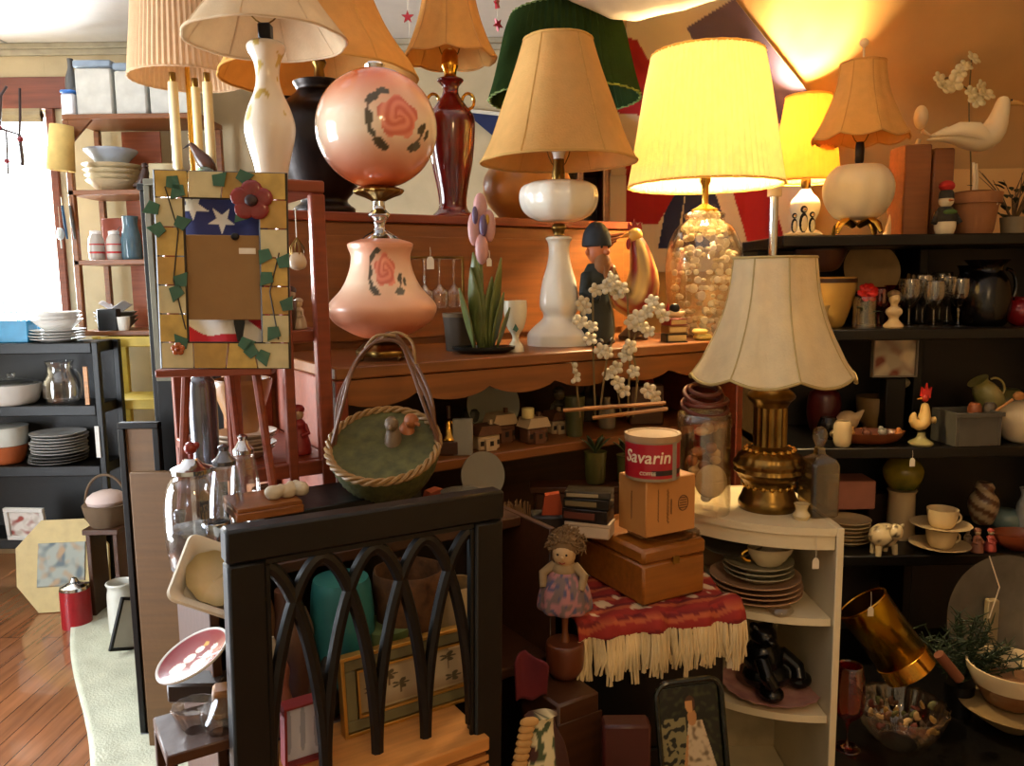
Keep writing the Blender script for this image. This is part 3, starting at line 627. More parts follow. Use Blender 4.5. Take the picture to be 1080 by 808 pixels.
o = MB().lathe([(.062, 0), (.05, .21)], 32, cap=False).build('straw_hat_shade', P('#d9bc72', .8), loc=wp(64, 180, ty-.06), rot=(0, math.radians(6), 0), sol=.003); tag(o, 'yellow cone-shaped shade hanging off the left post of the tall shelf', 'shade')
yt = ty+.16
bowlm = mat('cream_melamine', '#cfc09c', rough=.4, var=.08)
for i in range(4):
    r = .125+.004*i; b = MB().lathe([(.06, 0), (.07, .004), (r, .055), (r+.004, .058), (r-.004, .056), (.066, .008), (.001, .006)], 40, cap=False)
    o = b.build('mixing_bowl', bowlm, loc=(X(121, yt, tz[1]), yt, tz[1]+i*.026)); tag(o, '%s cream bowl of the nest on the tall shelf' % ordw(i, 4), 'bowl', 'cream bowls on the tall shelf')
pot('serving_plate', 'blue and white dish resting on the nest of cream bowls', 'dish', 118, yt, tz[1]+.142, [(14, 165), (20, 162), (26, 159), (25.5, 158)], W('#a9b4c4'))
boxi('wooden_box', 'cream low box beside the bowls on the tall shelf', 'box', 158, 186, yt, tz[1], 172, .12, P('#cbbd92'))
def bird_figure(name, label, cat, px, Y, zs, k, m, pts, rad, rot=0, beak=None, legs=True, wing=None, parts=()):
    t = thing(name, label, cat, at(px, Y, zs), rot); MB().tube([(p[0]*k, 0, p[1]*k) for p in pts], [(r[0]*k, r[1]*k) for r in rad], 20).build('body', m, t, sub=1)
    if beak: (bx, bz), (ex, ez), r, bm = beak; MB().tube([(bx*k, 0, bz*k), ((bx+ex)/2*k, 0, (bz+ez)/2*k), (ex*k, 0, ez*k)], [r*k, r*k*.7, r*k*.12], 10).build('beak', bm, t)
    return t
dkb = P('#3a221a', .4)
t = thing('bird_figurine', 'small dark brown bird figurine at the edge of the tall shelf', 'figurine', at(152, ty+.04, tz[1]), 0)
MB().tube([(-.05, 0, .02), (-.02, 0, .03), (.0, 0, .05), (.01, 0, .085), (.012, 0, .11)], [.008, .02, .026, .02, .012], 14).build('body', dkb, t); MB().ell(.012, -.005, .115, .016).tube([(.02, -.01, .115), (.04, -.02, .11)], [.006, .001]).build('head', dkb, t)
t = thing('bird_figurine', 'glossy brown quail figurine standing before the candle tubes', 'figurine', at(212, 2.64, BCZ), 0)
MB().tube([(-.028, 0, .13), (-.02, 0, .12), (-.01, 0, .105), (.01, 0, .075), (.032, 0, .05), (.05, 0, .02)], [.004, .012, .012, (.022, .028), (.026, .026), .006], 16).build('body', P('#45230f', .25), t, sub=1)
MB().tube([(-.028, 0, .124), (-.05, 0, .112)], [.005, .001]).build('beak', P('#20140c'), t); MB().cyl(.02, 0, .03, c=(.03, 0)).build('stand', P('#45230f'), t)
# third board: jars and pitcher
red = P('#b2242b')
for i, (px, lab) in enumerate(((103, 'glass sweet jar with red label, nearest the window'), (122, 'glass sweet jar with red label, beside the blue pitcher'))):
    t = thing('jar', lab, 'jar', at(px, ty+.08, tz[2]), 0, 'jars with red labels'); pr = prof(px, ty+.08, tz[2], [(7, 272), (8, 268), (8, 254), (6, 249), (5, 247)])
    MB().lathe(smoothp(pr, 3), 24).build('body', W('#b9b3ac', .2), t); MB().lathe([(pr[-1][0]*1.1, pr[-1][1]), (pr[-1][0]*1.1, pr[-1][1]+.014), (.004, pr[-1][1]+.02)], 20).build('lid', W('#e8e6e2'), t)
    MB().lathe([(pr[2][0]*1.02, pr[1][1]+.012), (pr[2][0]*1.02, pr[2][1]-.012)], 24, cap=False).build('label_band', red, t)
t = thing('pitcher', 'blue-grey glass pitcher on the tall wooden shelf', 'pitcher', at(140, ty+.1, tz[2]), 0); pr = prof(140, ty+.1, tz[2], [(9, 272), (10, 268), (9.5, 250), (7, 238), (8, 228)]); MB().lathe(smoothp(pr, 4), 28, cap=False).build('body', mat('blue_glazed', '#4a6675', rough=.12), t, sol=.003); handle(t, pr[2][0], pr[1][1], pr[3][1], .03, G('#8aa5b0'), PI)
boxi('tin_box', 'reddish brown box standing behind the glass jars', 'box', 110, 140, ty+.2, tz[2], 230, .05, P('#8a3a22'))
# fourth board
plates(3, 124, ty+.14, tz[3], .10, .02, 'grey shallow bowl', 'on the lowest board of the tall shelf', P('#6d6e6c', .3), 'grey bowls', 'bowl', .03, 'bowl')
boxi('black_box', 'small black box left of the grey bowls', 'box', 103, 124, ty+.0, tz[3], 326, .05, BLACK)
pot('cup', 'white cup in front of the grey bowls', 'cup', 131, ty+.02, tz[3], [(5, 348), (6, 342), (6.5, 334)], W('#e0ded6'), hollow=True)
o = MB().grid(lambda u, v: ((u-.5)*.11+(v-.5)*.03, (v-.5)*.07, .035*abs(u-.5)*2+.01*math.sin(v*5)), 10, 8).build('folded_napkin', W('#d8dae2', .8), loc=(X(124, ty+.14, tz[3]), ty+.14, tz[3]+.10), sol=.004); tag(o, 'white folded napkin lying on the grey bowls', 'napkin')
# hanging scrapers at window
for px, c, lab in ((71, '#27557a', 'blue-handled spatula hanging beside the window'), (79, '#6e7274', 'grey-handled spatula hanging beside the window')):
    x, y, z = wp(px, 252, ty-.010); t = thing('spatula', lab, 'spatula', (x, y, z)); MB().tube([(0, 0, 0), (-.006, 0, .08), (-.012, 0, .16)], [.007, .011, .008], 10, flat=.6).build('grip', P(c), t); MB().tube([(-.012, 0, .16), (-.013, 0, .2)], .003, 6).build('hook', CHROME, t)
x, y, z = wp(65, 262, ty-.02); t = thing('ladle', 'pale glass ornament hanging in front of the bright window', 'ornament', (x, y, z)); MB().tube([(0, 0, 0), (0, 0, .09)], [.004, .004], 8).ell(0, 0, .07, .018, .018, .03).build('drop', W('#c9d4d4', .2), t); MB().tube([(0, 0, .09), (0, 0, .2)], .001, 5).build('string', STRING, t)
# items hanging at the top of the window (wire ornament with red beads)
x, y, z = wp(14, 170, 3.9); t = thing('hanging_ornament', 'dark wire and red bead ornament hanging at the window top', 'ornament', (x, y, z)); wm = P('#2a1216')
MB().tube([(-.14, 0, .16), (-.05, 0, .15), (.04, 0, .12), (.05, 0, .2), (.06, 0, .33)], .006, 8).tube([(-.05, 0, .15), (-.03, 0, .3), (.0, 0, .34)], .006, 8).tube([(.04, 0, .12), (.045, 0, .0), (.04, 0, -.02)], .008, 8).tube([(-.02, 0, .14), (-.03, 0, -.06)], .004, 8).build('wire', wm, t)
MB().ell(.042, 0, .1, .014).ell(-.03, 0, .0, .012).ell(-.05, 0, .15, .012).build('bead', P('#7a1a28', .3), t)
# black rack
yk = ky+.11
top = plates(4, 62, yk, kz[0], .118, .014, 'white dinner plate', 'on top of the black rack by the window', W('#dcdcd8'), 'white dishes on the rack top', jit=.004)
for i in range(3):
    o = MB().lathe([(.05, 0), (.06, .002), (.11-.004*i, .05), (.113-.004*i, .052), (.056, .008), (.001, .006)], 40, cap=False).build('bowl', W('#f0efec'), loc=(X(62, yk, kz[0]), yk, top-.006+i*.018)); tag(o, '%s white bowl of the stack on the white plates' % ordw(i, 3), 'bowl', 'white bowls on the rack top')
boxi('plastic_box', 'light blue plastic box on the rack top under the window', 'box', -16, 30, yk-.06, kz[0], 338, .12, P('#2f8ab8', .4))
def slotted(px0, px1, Y, zs, pyt, m, label):
    x0, x1 = X(px0, Y, zs), X(px1, Y, zs); w = (x1-x0)/2; h = ZP(px0, pyt, Y)-zs; t = thing('wire_basket', label, 'basket', ((x0+x1)/2, Y, zs))
    b = MB()
    for z in [h*i/5 for i in range(6)]: b.tube([(-w, -.06, z), (w, -.06, z), (w, .06, z), (-w, .06, z)], .0022, 6, closed=True)
    b.build('rim_wires', m, t); b = MB()
    for i in range(13): x = -w+2*w*i/12; b.tube([(x, -.06, h), (x, -.06, 0), (x, .06, 0), (x, .06, h)], .0018, 5)
    b.build('uprights', m, t)
slotted(-30, 48, yk+.08, kz[0], 310, P('#b9bdbf', .3), 'pale wire basket at the window sill end of the rack')
t = thing('casserole', 'white lidded casserole dish on the middle rack shelf', 'casserole', at(14, yk-.03, kz[1])); pr = prof(14, yk, kz[1], [(20, 428), (24, 424), (27, 412), (28, 404)]); MB().lathe(smoothp(pr, 3), 40, rm=ridged).build('dish', W('#c9c8c2'), t); z = pr[-1][1]; MB().lathe([(.115, z), (.112, z+.008), (.07, z+.024), (.015, z+.03), (.02, z+.05), (.002, z+.055)], 40).build('lid', G('#d8dcdc'), t)
t = thing('pitcher', 'clear glass pitcher on the middle rack shelf', 'pitcher', at(66, yk-.03, kz[1])); pr = prof(66, yk, kz[1], [(13, 428), (16, 424), (17, 405), (12, 390), (14, 380)]); MB().lathe(smoothp(pr, 4), 36, cap=False).build('body', G('#dfe4e6'), t, sol=.003); handle(t, pr[2][0]*.9, pr[1][1], pr[3][1], .03, G('#dfe4e6'), 0, .005)
t = thing('mixing_bowl', 'white bowl standing inside an orange bowl on the lower rack shelf', 'bowl', at(8, yk-.02, kz[2])); MB().lathe(smoothp([(.06, 0), (.075, .01), (.09, .06), (.095, .09)], 3), 40).build('orange_bowl', P('#a4562e', .3), t, label='orange lower bowl'); MB().lathe(smoothp([(.09, .091), (.098, .12), (.10, .17), (.103, .18)], 3), 40, cap=True).build('white_bowl', W('#cfd4cc'), t, label='white upper bowl')
plates(7, 64, yk-.02, kz[2]+.045, .123, .0145, 'white plate', 'in the tall stack on the lower rack shelf', W('#c9c9c6'), 'white plates on the lower rack shelf')
plates(3, 62, yk-.02, kz[2], .128, .014, 'grey plate', 'under the tall white stack on the rack', W('#7c7c7a'), 'grey plates on the rack')
# floor pieces in front of the rack
def picture(name, label, cat, c, w, h, rot, tilt, fw, fm, colf, depth=.02, mat_m=None, gs=(60, 60), group=None):
    """a framed picture; origin at the middle of its lower edge"""
    t = thing(name, label, cat, c, (-tilt, 0, rot), group); b = MB()
    for q in ((-w/2, w/2, 0, fw), (-w/2, w/2, h-fw, h), (-w/2, -w/2+fw, fw, h-fw), (w/2-fw, w/2, fw, h-fw)): b.box(q[0], q[1], 0, depth, q[2], q[3])
    b.build('frame', fm, t); b = MB()
    b.grid(lambda u, v: (-w/2+fw+u*(w-2*fw), depth*.55, fw+v*(h-2*fw)), *gs).build('picture', vc(.5), t, col=lambda x, y, z: colf((x+w/2-fw)/(w-2*fw), (z-fw)/(h-2*fw)), sol=.002); return t
def blurp(c0, cs, seed=0, sc=4):
    def f(u, v):
        n = noise.noise(Vector((u*sc, v*sc, seed))); m2 = noise.noise(Vector((u*sc+9, v*sc, seed+5))); c = lin(c0)
        return mixc(mixc(c, lin(cs[0]), max(0, n*2.2)), lin(cs[1]), max(0, m2*2.2))
    return f
g = ground(26, 604); picture('small_picture', 'white-framed small picture leaning below the black rack', 'picture', (X(28, 3.70, .33), 3.70, .301), .2, .16, -.1, -.1, .02, W('#c8c6c0'), blurp('#cfc8bf', ('#8a3d33', '#b0a79c'), 3))
g = ground(58, 606); t = thing('cream_tray', 'large cream octagonal tray with a faded landscape, standing on the floor', 'tray', (X(60, 3.56, .2), 3.56, 0), (-math.radians(14), 0, .12))
R_ = .22; oc = [(R_*1.0*math.cos(PI/8+i*PI/4), .215+.215*math.sin(PI/8+i*PI/4)*1.06) for i in range(8)]
oc2 = [(x+.012*math.sin(i*2.1), z) for i, (x, z) in enumerate(oc)]; MB().prism(oc2, 0, .018).build('tray_body', mat('cream_tray', '#b9a36a', rough=.5, var=.1), t)
MB().grid(lambda u, v: (-.105+.21*u, -.002, .12+.2*v), 40, 30).build('landscape', vc(.5), t, col=lambda x, y, z: blurp('#8f9488', ('#4c5a5e', '#a0805a'), 2, 5)((x+.1)*5, z*5), sol=.003)
g = ground(80, 612); t = thing('canister', 'dark red canister with metal lid standing on the floor by the tray', 'canister', (X(80, 3.42, .1), 3.42, 0)); MB().cyl(.062, 0, .17, n=32).build('body', P('#8a1018', .35), t); MB().lathe([(.062, .171), (.06, .185), (.045, .195), (.02, .205), (.012, .22), (.002, .224)], 32).build('lid', CHROME, t)
g = ground(128, 632); t = thing('crock', 'white crock standing on the rug behind the leaning boards', 'crock', (X(129, 3.3, .1), 3.3, 0.02)); MB().lathe(smoothp([(.05, 0), (.055, .02), (.055, .16), (.05, .2), (.058, .22), (.05, .215), (.048, .1), (.001, .02)], 3), 32, cap=False).build('body', W('#b9b8ad'), t)
# basket with handle and pinkish lining
g = ground(112, 612); t = thing('wicker_basket', 'small wicker basket with white lining and arched handle at the end of the rack', 'basket', (X(114, 3.55, .43), 3.55, .421)); MB().lathe(smoothp([(.07, 0), (.09, .05), (.10, .1)], 3), 36, rm=ridged).build('bowl', P('#5a4630', .8), t); MB().ell(0, 0, .115, .085, .085, .045).build('lining', W('#bda9a2', .9), t); MB().tube([(.095*math.cos(a), 0, .1+.13*math.sin(a)) for a in [i/16*PI for i in range(17)]], .006, 8).build('handle', P('#5a4630', .8), t)
o = MB().box(-.08, .08, -.08, .08, .395, .42).box(-.07, -.05, -.07, .07, 0, .395).box(.05, .07, -.07, .07, 0, .395).build('low_stool', dk, loc=(X(114, 3.55, .43), 3.55, 0.02)); o.location.z = 0; tag(o, 'small dark stool under the wicker basket', 'stool')
# small black easel frame on the rug
g = ground(138, 690); t = thing('easel_frame', 'small black frame with a white panel standing on the rug', 'frame', (g.x, g.y, .018), (0, math.radians(20), math.radians(62))); b = MB()
for q in ((-.1, .1, 0, .012), (-.1, .1, .2, .212), (-.1, -.088, 0, .212), (.088, .1, 0, .212)): b.box(q[0], q[1], -.006, .008, q[2], q[3])
b.build('frame', BLACK, t); MB().box(-.086, .086, -.002, .004, .013, .199).build('panel', W('#a9aaa4', .5), t)
# leaning boards and panels left
def board(name, label, cat, px0, px1, py0, Y, m, th=.03, zb=0.0, rot=0, lean=0, border=None):
    zt_ = ZP((px0+px1)/2, py0, Y); x0, x1 = X(px0, Y, zt_), X(px1, Y, zt_); h = zt_-zb; w = x1-x0
    if not border: o = MB().box(0, w, 0, th, 0, h).build(name, m, loc=(x0, Y, zb), rot=(-lean, 0, rot)); return tag(o, label, cat)
    t = thing(name, label, cat, (x0, Y, zb), (-lean, 0, rot)); b = MB(); f = .02
    for q in ((0, w, 0, f), (0, w, h-f, h), (0, f, f, h-f), (w-f, w, f, h-f)): b.box(q[0], q[1], 0, th, q[2], q[3])
    b.build('frame', border, t); MB().box(f, w-f, th*.3, th*.7, f, h-f).build('panel', m, t); return t
g = ground(168, 792); brd = mat('brown_board', '#5a3e1c', rough=.6, kind='wood', var=.15, scale=4)
board('wooden_board', 'wide brown wooden board standing upright at the edge of the rug', 'board', 136, 206, 498, g.y, brd, .022, .0)
board('framed_board', 'taller dark-edged board standing behind the brown wooden board', 'board', 123, 166, 446, g.y+.07, brd, .03, .0, border=BLACK)
board('grey_mirror', 'olive-grey framed panel hung on the black cabinet, behind the stained glass frame', 'mirror', 150, 206, 188, 2.565, mat('olive_panel', '#4a463a', rough=.3), .02, ZP(180, 402, 2.565), border=mat('olive_frame', '#57523f', rough=.5))
# ================================================================ stained glass frame and flag
px, Y = 233, 1.14; k = pm(233, Y, 1.5); zc = ZP(233, 388, Y)
t = thing('stained_glass_frame', 'yellow stained glass frame with red poppy and green ivy leaves', 'frame', (X(239, Y, zc), Y, zc), (0, math.radians(1.5), math.radians(6)))
W_, H__ = 132*k, 204*k; bt = 27*k
slag = [mat('slag_yellow', '#b89a4e', rough=.2, var=.3, scale=30), mat('slag_cream', '#beb48c', rough=.2, var=.15, scale=30), mat('slag_amber', '#a8853f', rough=.2, var=.25, scale=25)]
lead = P('#26221c', .4)
segs = []
def seg(x0, x1, z0, z1, n, horiz, ms):
    for i in range(n):
        a, b_ = i/n, (i+1)/n; sk = .006*math.sin(i*2.3)
        if horiz: p = [(x0+(x1-x0)*a+.001, z0), (x0+(x1-x0)*b_-.001, z0), (x0+(x1-x0)*b_-.001+(sk if i < n-1 else 0), z1), (x0+(x1-x0)*a+.001+(-.006*math.sin((i-1)*2.3)*-1 if i else 0), z1)]
        else: p = [(x0, z0+(z1-z0)*a+.001), (x1, z0+(z1-z0)*a+.001), (x1, z0+(z1-z0)*b_-.001), (x0, z0+(z1-z0)*b_-.001)]
        MB().prism(p, -.003, .003).build('glass_panel', slag[(i+ms) % 3], t)
seg(-W_/2, -W_/2+bt, bt, H__-bt, 5, False, 0); seg(W_/2-bt, W_/2, bt, H__-bt, 5, False, 1)
seg(-W_/2, W_/2, 0, bt-.001, 4, True, 1); seg(-W_/2, W_/2, H__-bt+.001, H__, 4, True, 0)
b = MB()
for (a, c_) in ((W_/2, H__), (W_/2-bt, H__-bt)):
    z0 = H__-c_; b.tube([(-a, 0, z0), (a, 0, z0), (a, 0, c_), (-a, 0, c_)], .0028, 6, closed=True)
b.build('lead_edge', lead, t)
iv = mat('ivy_glass', '#2f5a48', rough=.25, var=.3); 
def ivy(x, z, a, L_=.026):
    c, s = math.cos(a), math.sin(a); sh_ = [(0, 0), (.35, .42), (.6, .25), (1, 0), (.6, -.25), (.35, -.42)]
    MB().prism([(x+L_*(p*c-q*s), z+L_*(p*s+q*c)) for p, q in sh_], -.0075, -.0035).build('ivy_leaf', iv, t)
for x, z, a in ((-.46, .83, 3.6), (-.40, .97, 5.5), (-.28, .93, 4), (-.36, .73, .3), (-.42, .70, 3), (-.36, .42, .9), (-.34, .43, 4.4), (-.3, .1, 2.2), (.1, .12, .2), (.2, .05, 1.5), (.28, .1, 5), (.42, .22, 4.1), (.46, .3, 1), (.38, .5, 4), (.44, .52, 1), (.36, .62, 4.2), (-.05, .93, .8), (.12, .97, .2), (.2, .82, 4)):
    ivy(x*W_, z*H__, a)
def poppy(x, z, R, m1, m2):
    for q in range(5):
        a = q*2*PI/5+.3; MB().ell(x+R*.55*math.cos(a), -.008, z+R*.55*math.sin(a), R*.55, .003, R*.5, 14).build('petal', m1, t)
    MB().ell(x, -.012, z, R*.34, .004, R*.3, 12).build('flower_centre', m2, t)
poppy(.24*W_, .86*H__, .027, mat('poppy_glass', '#7d2a28', rough=.2, var=.3), P('#2a1014')); poppy(-.36*W_, .10*H__, .009, mat('orange_glass', '#a4552c', rough=.25), P('#8a4322'))
pr_ = MB()
vine = [(-.42*W_, -.004, .92*H__), (-.33*W_, -.005, .7*H__), (-.38*W_, -.005, .45*H__), (-.30*W_, -.005, .2*H__)]; pr_.tube(vine, .001, 5).tube([(.42*W_, -.004, .15*H__), (.36*W_, -.005, .4*H__), (.44*W_, -.005, .6*H__)], .001, 5).build('vine', lead, t)
# folded flag seen through the opening
def star(cx, cz, R, x, z):
    a = math.atan2(z-cz, x-cx)-PI/2; r = math.hypot(x-cx, z-cz); a = (a % (2*PI/5)); a = min(a, 2*PI/5-a)
    return r < R*.40/ max(.2, math.cos(PI/5-a)*1.06) * (1.0) if False else r < R*(.382*math.sin(PI*.7)/math.sin(PI-PI*.7-a) if True else 0)
wf, hf = W_-2*bt+.012, H__-2*bt+.012
def flagc(x, y, z):
    u, v = x/wf+.5, z/hf
    if v > .62:
        for sx, sz in ((.13, .93), (.45, .84), (.85, .97)):
            if star(sx*wf-.5*wf, sz*hf, .021, x, z): return lin('#d8dae0')
        return lin('#27306e')
    s_ = (v*7+u*1.2+.25*math.sin(u*8)) % 2
    return lin('#b0182c') if s_ < 1 else lin('#d5d3d0')
b = MB().grid(lambda u, v: ((u-.5)*wf, .016+.004*math.sin(u*9+v*4)+.003*math.sin(v*17), v*hf), 110, 130)
o = b.build('folded_flag', vc(.8), loc=t.matrix_world.translation if False else (X(239, Y, zc), Y+.004, zc+bt-.006), rot=(0, math.radians(1.5), math.radians(6)), col=flagc, sol=.004)
tag(o, 'folded flag with white stars on blue, seen inside the stained glass frame', 'flag')
cw, chh = wf*.90, hf*.56
t2 = thing('cardboard_sheet', 'plain brown cardboard sheet with small white sticker, inside the stained glass frame', 'cardboard', (X(241, Y, zc), Y+.001, zc+bt+.15*hf), (0, math.radians(1.0), math.radians(6)))
MB().box(-cw/2, cw/2, .002, .006, 0, chh, b=.001).build('sheet', mat('cardboard', '#8a6a40', rough=.8, var=.06), t2)
MB().box(.20*cw, .42*cw, .0008, .0018, .78*chh, .85*chh, b=.0003).build('sticker', P('#d8d2c4'), t2); MB().ell(.16*cw, 0, chh-.002, .006, .003, .005).build('clip', BLACK, t2)
MB().prism([(.14*cw, -.03), (.2*cw, -.03), (.24*cw, -.005), (.24*cw, .0), (.1*cw, .0), (.1*cw, -.005)], 0, .003).build('easel_clip', BLACK, t2)
# ledge pegs holding the frame
t = thing('wooden_easel', 'slim wooden easel holding up the stained glass frame', 'easel', (X(239, Y, 1.0), Y+.03, BZ-.0), (0, 0, math.radians(6)))
zz_ = zc-BZ; ew = wood('cherry')
for s in (-1, 1): MB().tube([(s*.075, .01, 0), (s*.028, .012, zz_+.22)], .0065, 8).build('leg', ew, t)
MB().tube([(0, .12, 0), (0, .016, zz_+.2)], .006, 8).build('leg', ew, t); MB().box(-.08, .08, -.032, .004, zz_-.012, zz_-.001).build('ledge', ew, t)
# ================================================================ stand shelves: china and trinkets
e_at = lambda px, v, z: PV(px, v, z)
def on(px, v, z): x, y = PV(px, v, z); return (x, y, z)
def potv(name, label, cat, px, v, zs, pts, m, **kw): x, y = PV(px, v, zs); return pot(name, label, cat, px, y, zs, pts, m, **kw)
x, y = PV(262, EV+.1, 1.20)
plates(5, 258, y, 1.20, .052, .007, 'patterned china plate', 'on the open shelf stand', W('#b8a48c'), 'china plates on the open shelf stand')
potv('bowl', 'tan glazed bowl standing on the china plates', 'bowl', 258, EV+.1, 1.20+.045, [(14, 438), (20, 425), (30, 405), (31, 400)], P('#a8794a', .3), hollow=True)
potv('glass_jar', 'small glass jar with silver lid at the left of the shelf stand', 'jar', 218, EV+.05, 1.20, [(12, 452), (14, 440), (14, 400), (9, 392), (9, 385)], mat('pewter', '#6f7178', rough=.2, metal=.8))
def ornament(px, py, Y, label, m):
    x, y, z = wp(px, py, Y); t = thing('hanging_ornament', label, 'ornament', (x, y, z)); r = .014
    MB().lathe(smoothp([(.002, -r), (r*.8, -r*.7), (r, 0), (r*.8, r*.6), (r*.55, r)]), 24).build('cup', m, t); b = MB()
    for a in range(6): c, s = math.cos(a*PI/3), math.sin(a*PI/3); b.tube([(r*.75*c, r*.75*s, r*.8), (r*.8*c, r*.8*s, r*1.6), (0, 0, r*2.7)], .0012, 5)
    b.build('cage', OLDBRASS, t); MB().tube([(0, 0, r*2.7), (0, 0, r*6)], .001, 5).build('string', STRING, t)
ornament(314, 276, 1.30, 'small white hanging ornament in a wire cage on the reddish post', W('#cdb89a'))
def smallfig(px, v, z, h, label, m1, m2, name='figurine', cat='figurine', group=None, yv=None):
    x, y = PV(px, v, z) if yv is None else (X(px, yv, z), yv); t = thing(name, label, cat, (x, y, z), rnd.uniform(-.5, .5), group)
    MB().lathe(smoothp([(h*.2, 0), (h*.24, h*.05), (h*.2, h*.3), (h*.13, h*.5), (h*.15, h*.6), (h*.07, h*.7)]), 20).tube([(-h*.13, -.0, h*.58), (-h*.2, -h*.08, h*.42), (-h*.08, -h*.16, h*.38)], h*.045, 8).tube([(h*.13, 0, h*.58), (h*.2, -h*.08, h*.42), (h*.08, -h*.16, h*.38)], h*.045, 8).build('body', m1, t)
    MB().ell(0, 0, h*.8, h*.12, h*.12, h*.14).ell(0, -h*.12, h*.79, h*.025).build('head', m2, t); MB().ell(0, h*.02, h*.88, h*.135, h*.135, h*.1).build('hair', m1, t)
    return t
smallfig(316, EV+.06, 1.42, .055, 'little white angel figurine on the open shelf stand', W('#b9a78c'), W('#c9b48e'))
smallfig(308, EV+.12, 1.42, .075, 'taller dark figurine behind the white angel', P('#3a2a22'), W('#a08a68'))
smallfig(316, EV+.07, 1.20, .09, 'red and white figurine on the lower shelf of the stand', P('#8a2620'), W('#b59a76'))
for i, (px, h, m, lab) in enumerate(((222, .06, G('#d0d4d8'), 'clear glass tumbler at the left of the lower stand shelf'), (284, .045, W('#8d877c'), 'small grey cup right of the china plates'), (300, .05, P('#46311e', .3), 'small brown cup by the middle post'))):
    x, y = PV(px, EV+.06+.03*(i == 0), 1.42); o = MB().lathe([(h*.35, 0), (h*.42, h*.4), (h*.45, h), (h*.41, h), (h*.36, h*.3), (.001, h*.1)], 24, cap=False).build('cup', m, loc=(x, y, 1.42)); tag(o, lab.replace('lower', 'middle'), 'cup')
# ================================================================ on the hutch top
t = thing('glass_rack', 'wire rack hung with clear goblets behind the rose-painted lamp', 'rack', on(456, HV+.28, HZ), TH)
b = MB(); zr = .195
b.tube([(-.08, 0, zr), (.08, 0, zr)], .003, 8).tube([(-.08, 0, 0), (-.08, 0, zr)], .003, 8).tube([(.08, 0, 0), (.08, 0, zr)], .003, 8).tube([(-.08, -.03, .003), (-.08, .03, .003)], .003).tube([(.08, -.03, .003), (.08, .03, .003)], .003).build('wire_frame', OLDBRASS, t)
for i in range(4):
    b = MB().lathe(smoothp([(.018, 0), (.003, -.004), (.002, -.05), (.004, -.055), (.018, -.07), (.020, -.09), (.016, -.105)], 3), 20, cap=False)
    x, y, z = on(456, HV+.28, HZ); ux, uy = (-.055+.036*i), -.008
    o = b.build('goblet', G('#e9e4dc'), loc=(x+CS*ux-SN*uy, y+SN*ux+CS*uy, HZ+zr-.004), sol=.0012); tag(o, '%s clear goblet hanging upside down from the wire rack' % ['leftmost', 'second', 'third', 'rightmost'][i], 'goblet', 'goblets on the wire rack')
b = MB(); 
t = thing('woven_box', 'dark woven pot standing left of the tulip sculpture', 'pot', on(486, HV+.17, HZ), 0); MB().lathe([(.03, 0), (.033, .05), (.036, .07)], 32, rm=ridged).build('pot', P('#3a2e1c', .8), t); MB().lathe([(.037, .07), (.037, .078)], 32).build('rim', P('#5a4628', .8), t)
# iris sculpture
Yi = PV(507, HV+.08, HZ)[1]; t = thing('iris_sculpture', 'tall pink and violet iris sculpture with green leaves on a dark dish', 'sculpture', on(510, HV+.08, HZ), 0); kk = pm(507, Yi, HZ)
MB().lathe([(.045, 0), (.062, .008), (.064, .014), (.055, .014), (.045, .009)], 40, sy=.6).build('dish', P('#141a18', .25), t)
gl = mat('leaf_ceramic', '#66703a', rough=.4, var=.3); 
for i, (dx, dz, L_, w_) in enumerate(((-.008, .3, .20, .012), (.012, .5, .15, .011), (.03, .8, .12, .010), (-.03, .5, .13, .011), (.0, .1, .12, .013), (.045, .9, .09, .009), (-.012, .2, .17, .012), (.02, .25, .19, .010))):
    b = MB(); leaf(b, (dx*.6, -.008+.004*(i % 3), .01), (dx*7, -.1, 1), L_, w_*1.4, .05); b.build('leaf', gl, t, sol=.003)
MB().tube([(0, 0, .01), (-.003, 0, .1), (-.005, 0, .19)], .006, 8).build('stem', gl, t)
pk = mat('iris_pink', '#b98a86', rough=.35, var=.15); vi = mat('iris_violet', '#5c4a6a', rough=.35)
for (x, y, z, a, b_, c, m, n) in ((-.014, -.004, .245, .013, .008, .034, pk, 'petal'), (.015, -.002, .25, .013, .008, .032, pk, 'petal'), (0, -.01, .205, .013, .010, .03, pk, 'petal'), (-.002, .004, .285, .014, .010, .03, pk, 'petal'), (.004, -.012, .25, .008, .006, .022, vi, 'petal'), (-.012, -.01, .27, .006, .005, .018, vi, 'petal'), (.012, -.012, .262, .004, .003, .01, P('#b08a2a'), 'stamen')):
    MB().ell(x, y, z, a, b_, c, 16).build(n, m, t)
pricetag(516, 281, Yi-.02, 'pale card tag on the leaves of the iris sculpture', .015, .008); pricetag(454, 284, PV(456, HV+.25, HZ)[1]-.02, 'cream card tag on the goblet rack', .02, .013)
Yc = PV(545, HV+.07, HZ)[1]; t = pot('egg_cup', 'little white egg cup painted with a green sprig', 'cup', 544, Yc, HZ, [(9, 357), (8, 353), (4, 349), (4, 344), (9, 338), (12, 328), (12, 317)], W('#d8d0b4'), hollow=True)
o = MB().prism([(-.006, -.004), (0, .008), (.006, -.003), (.002, -.009)], -.0015, 0).build('sprig', iv, t.parent)
o.parent = t; o.location = (0, -12*pm(544, Yc, HZ)-.0, .05)
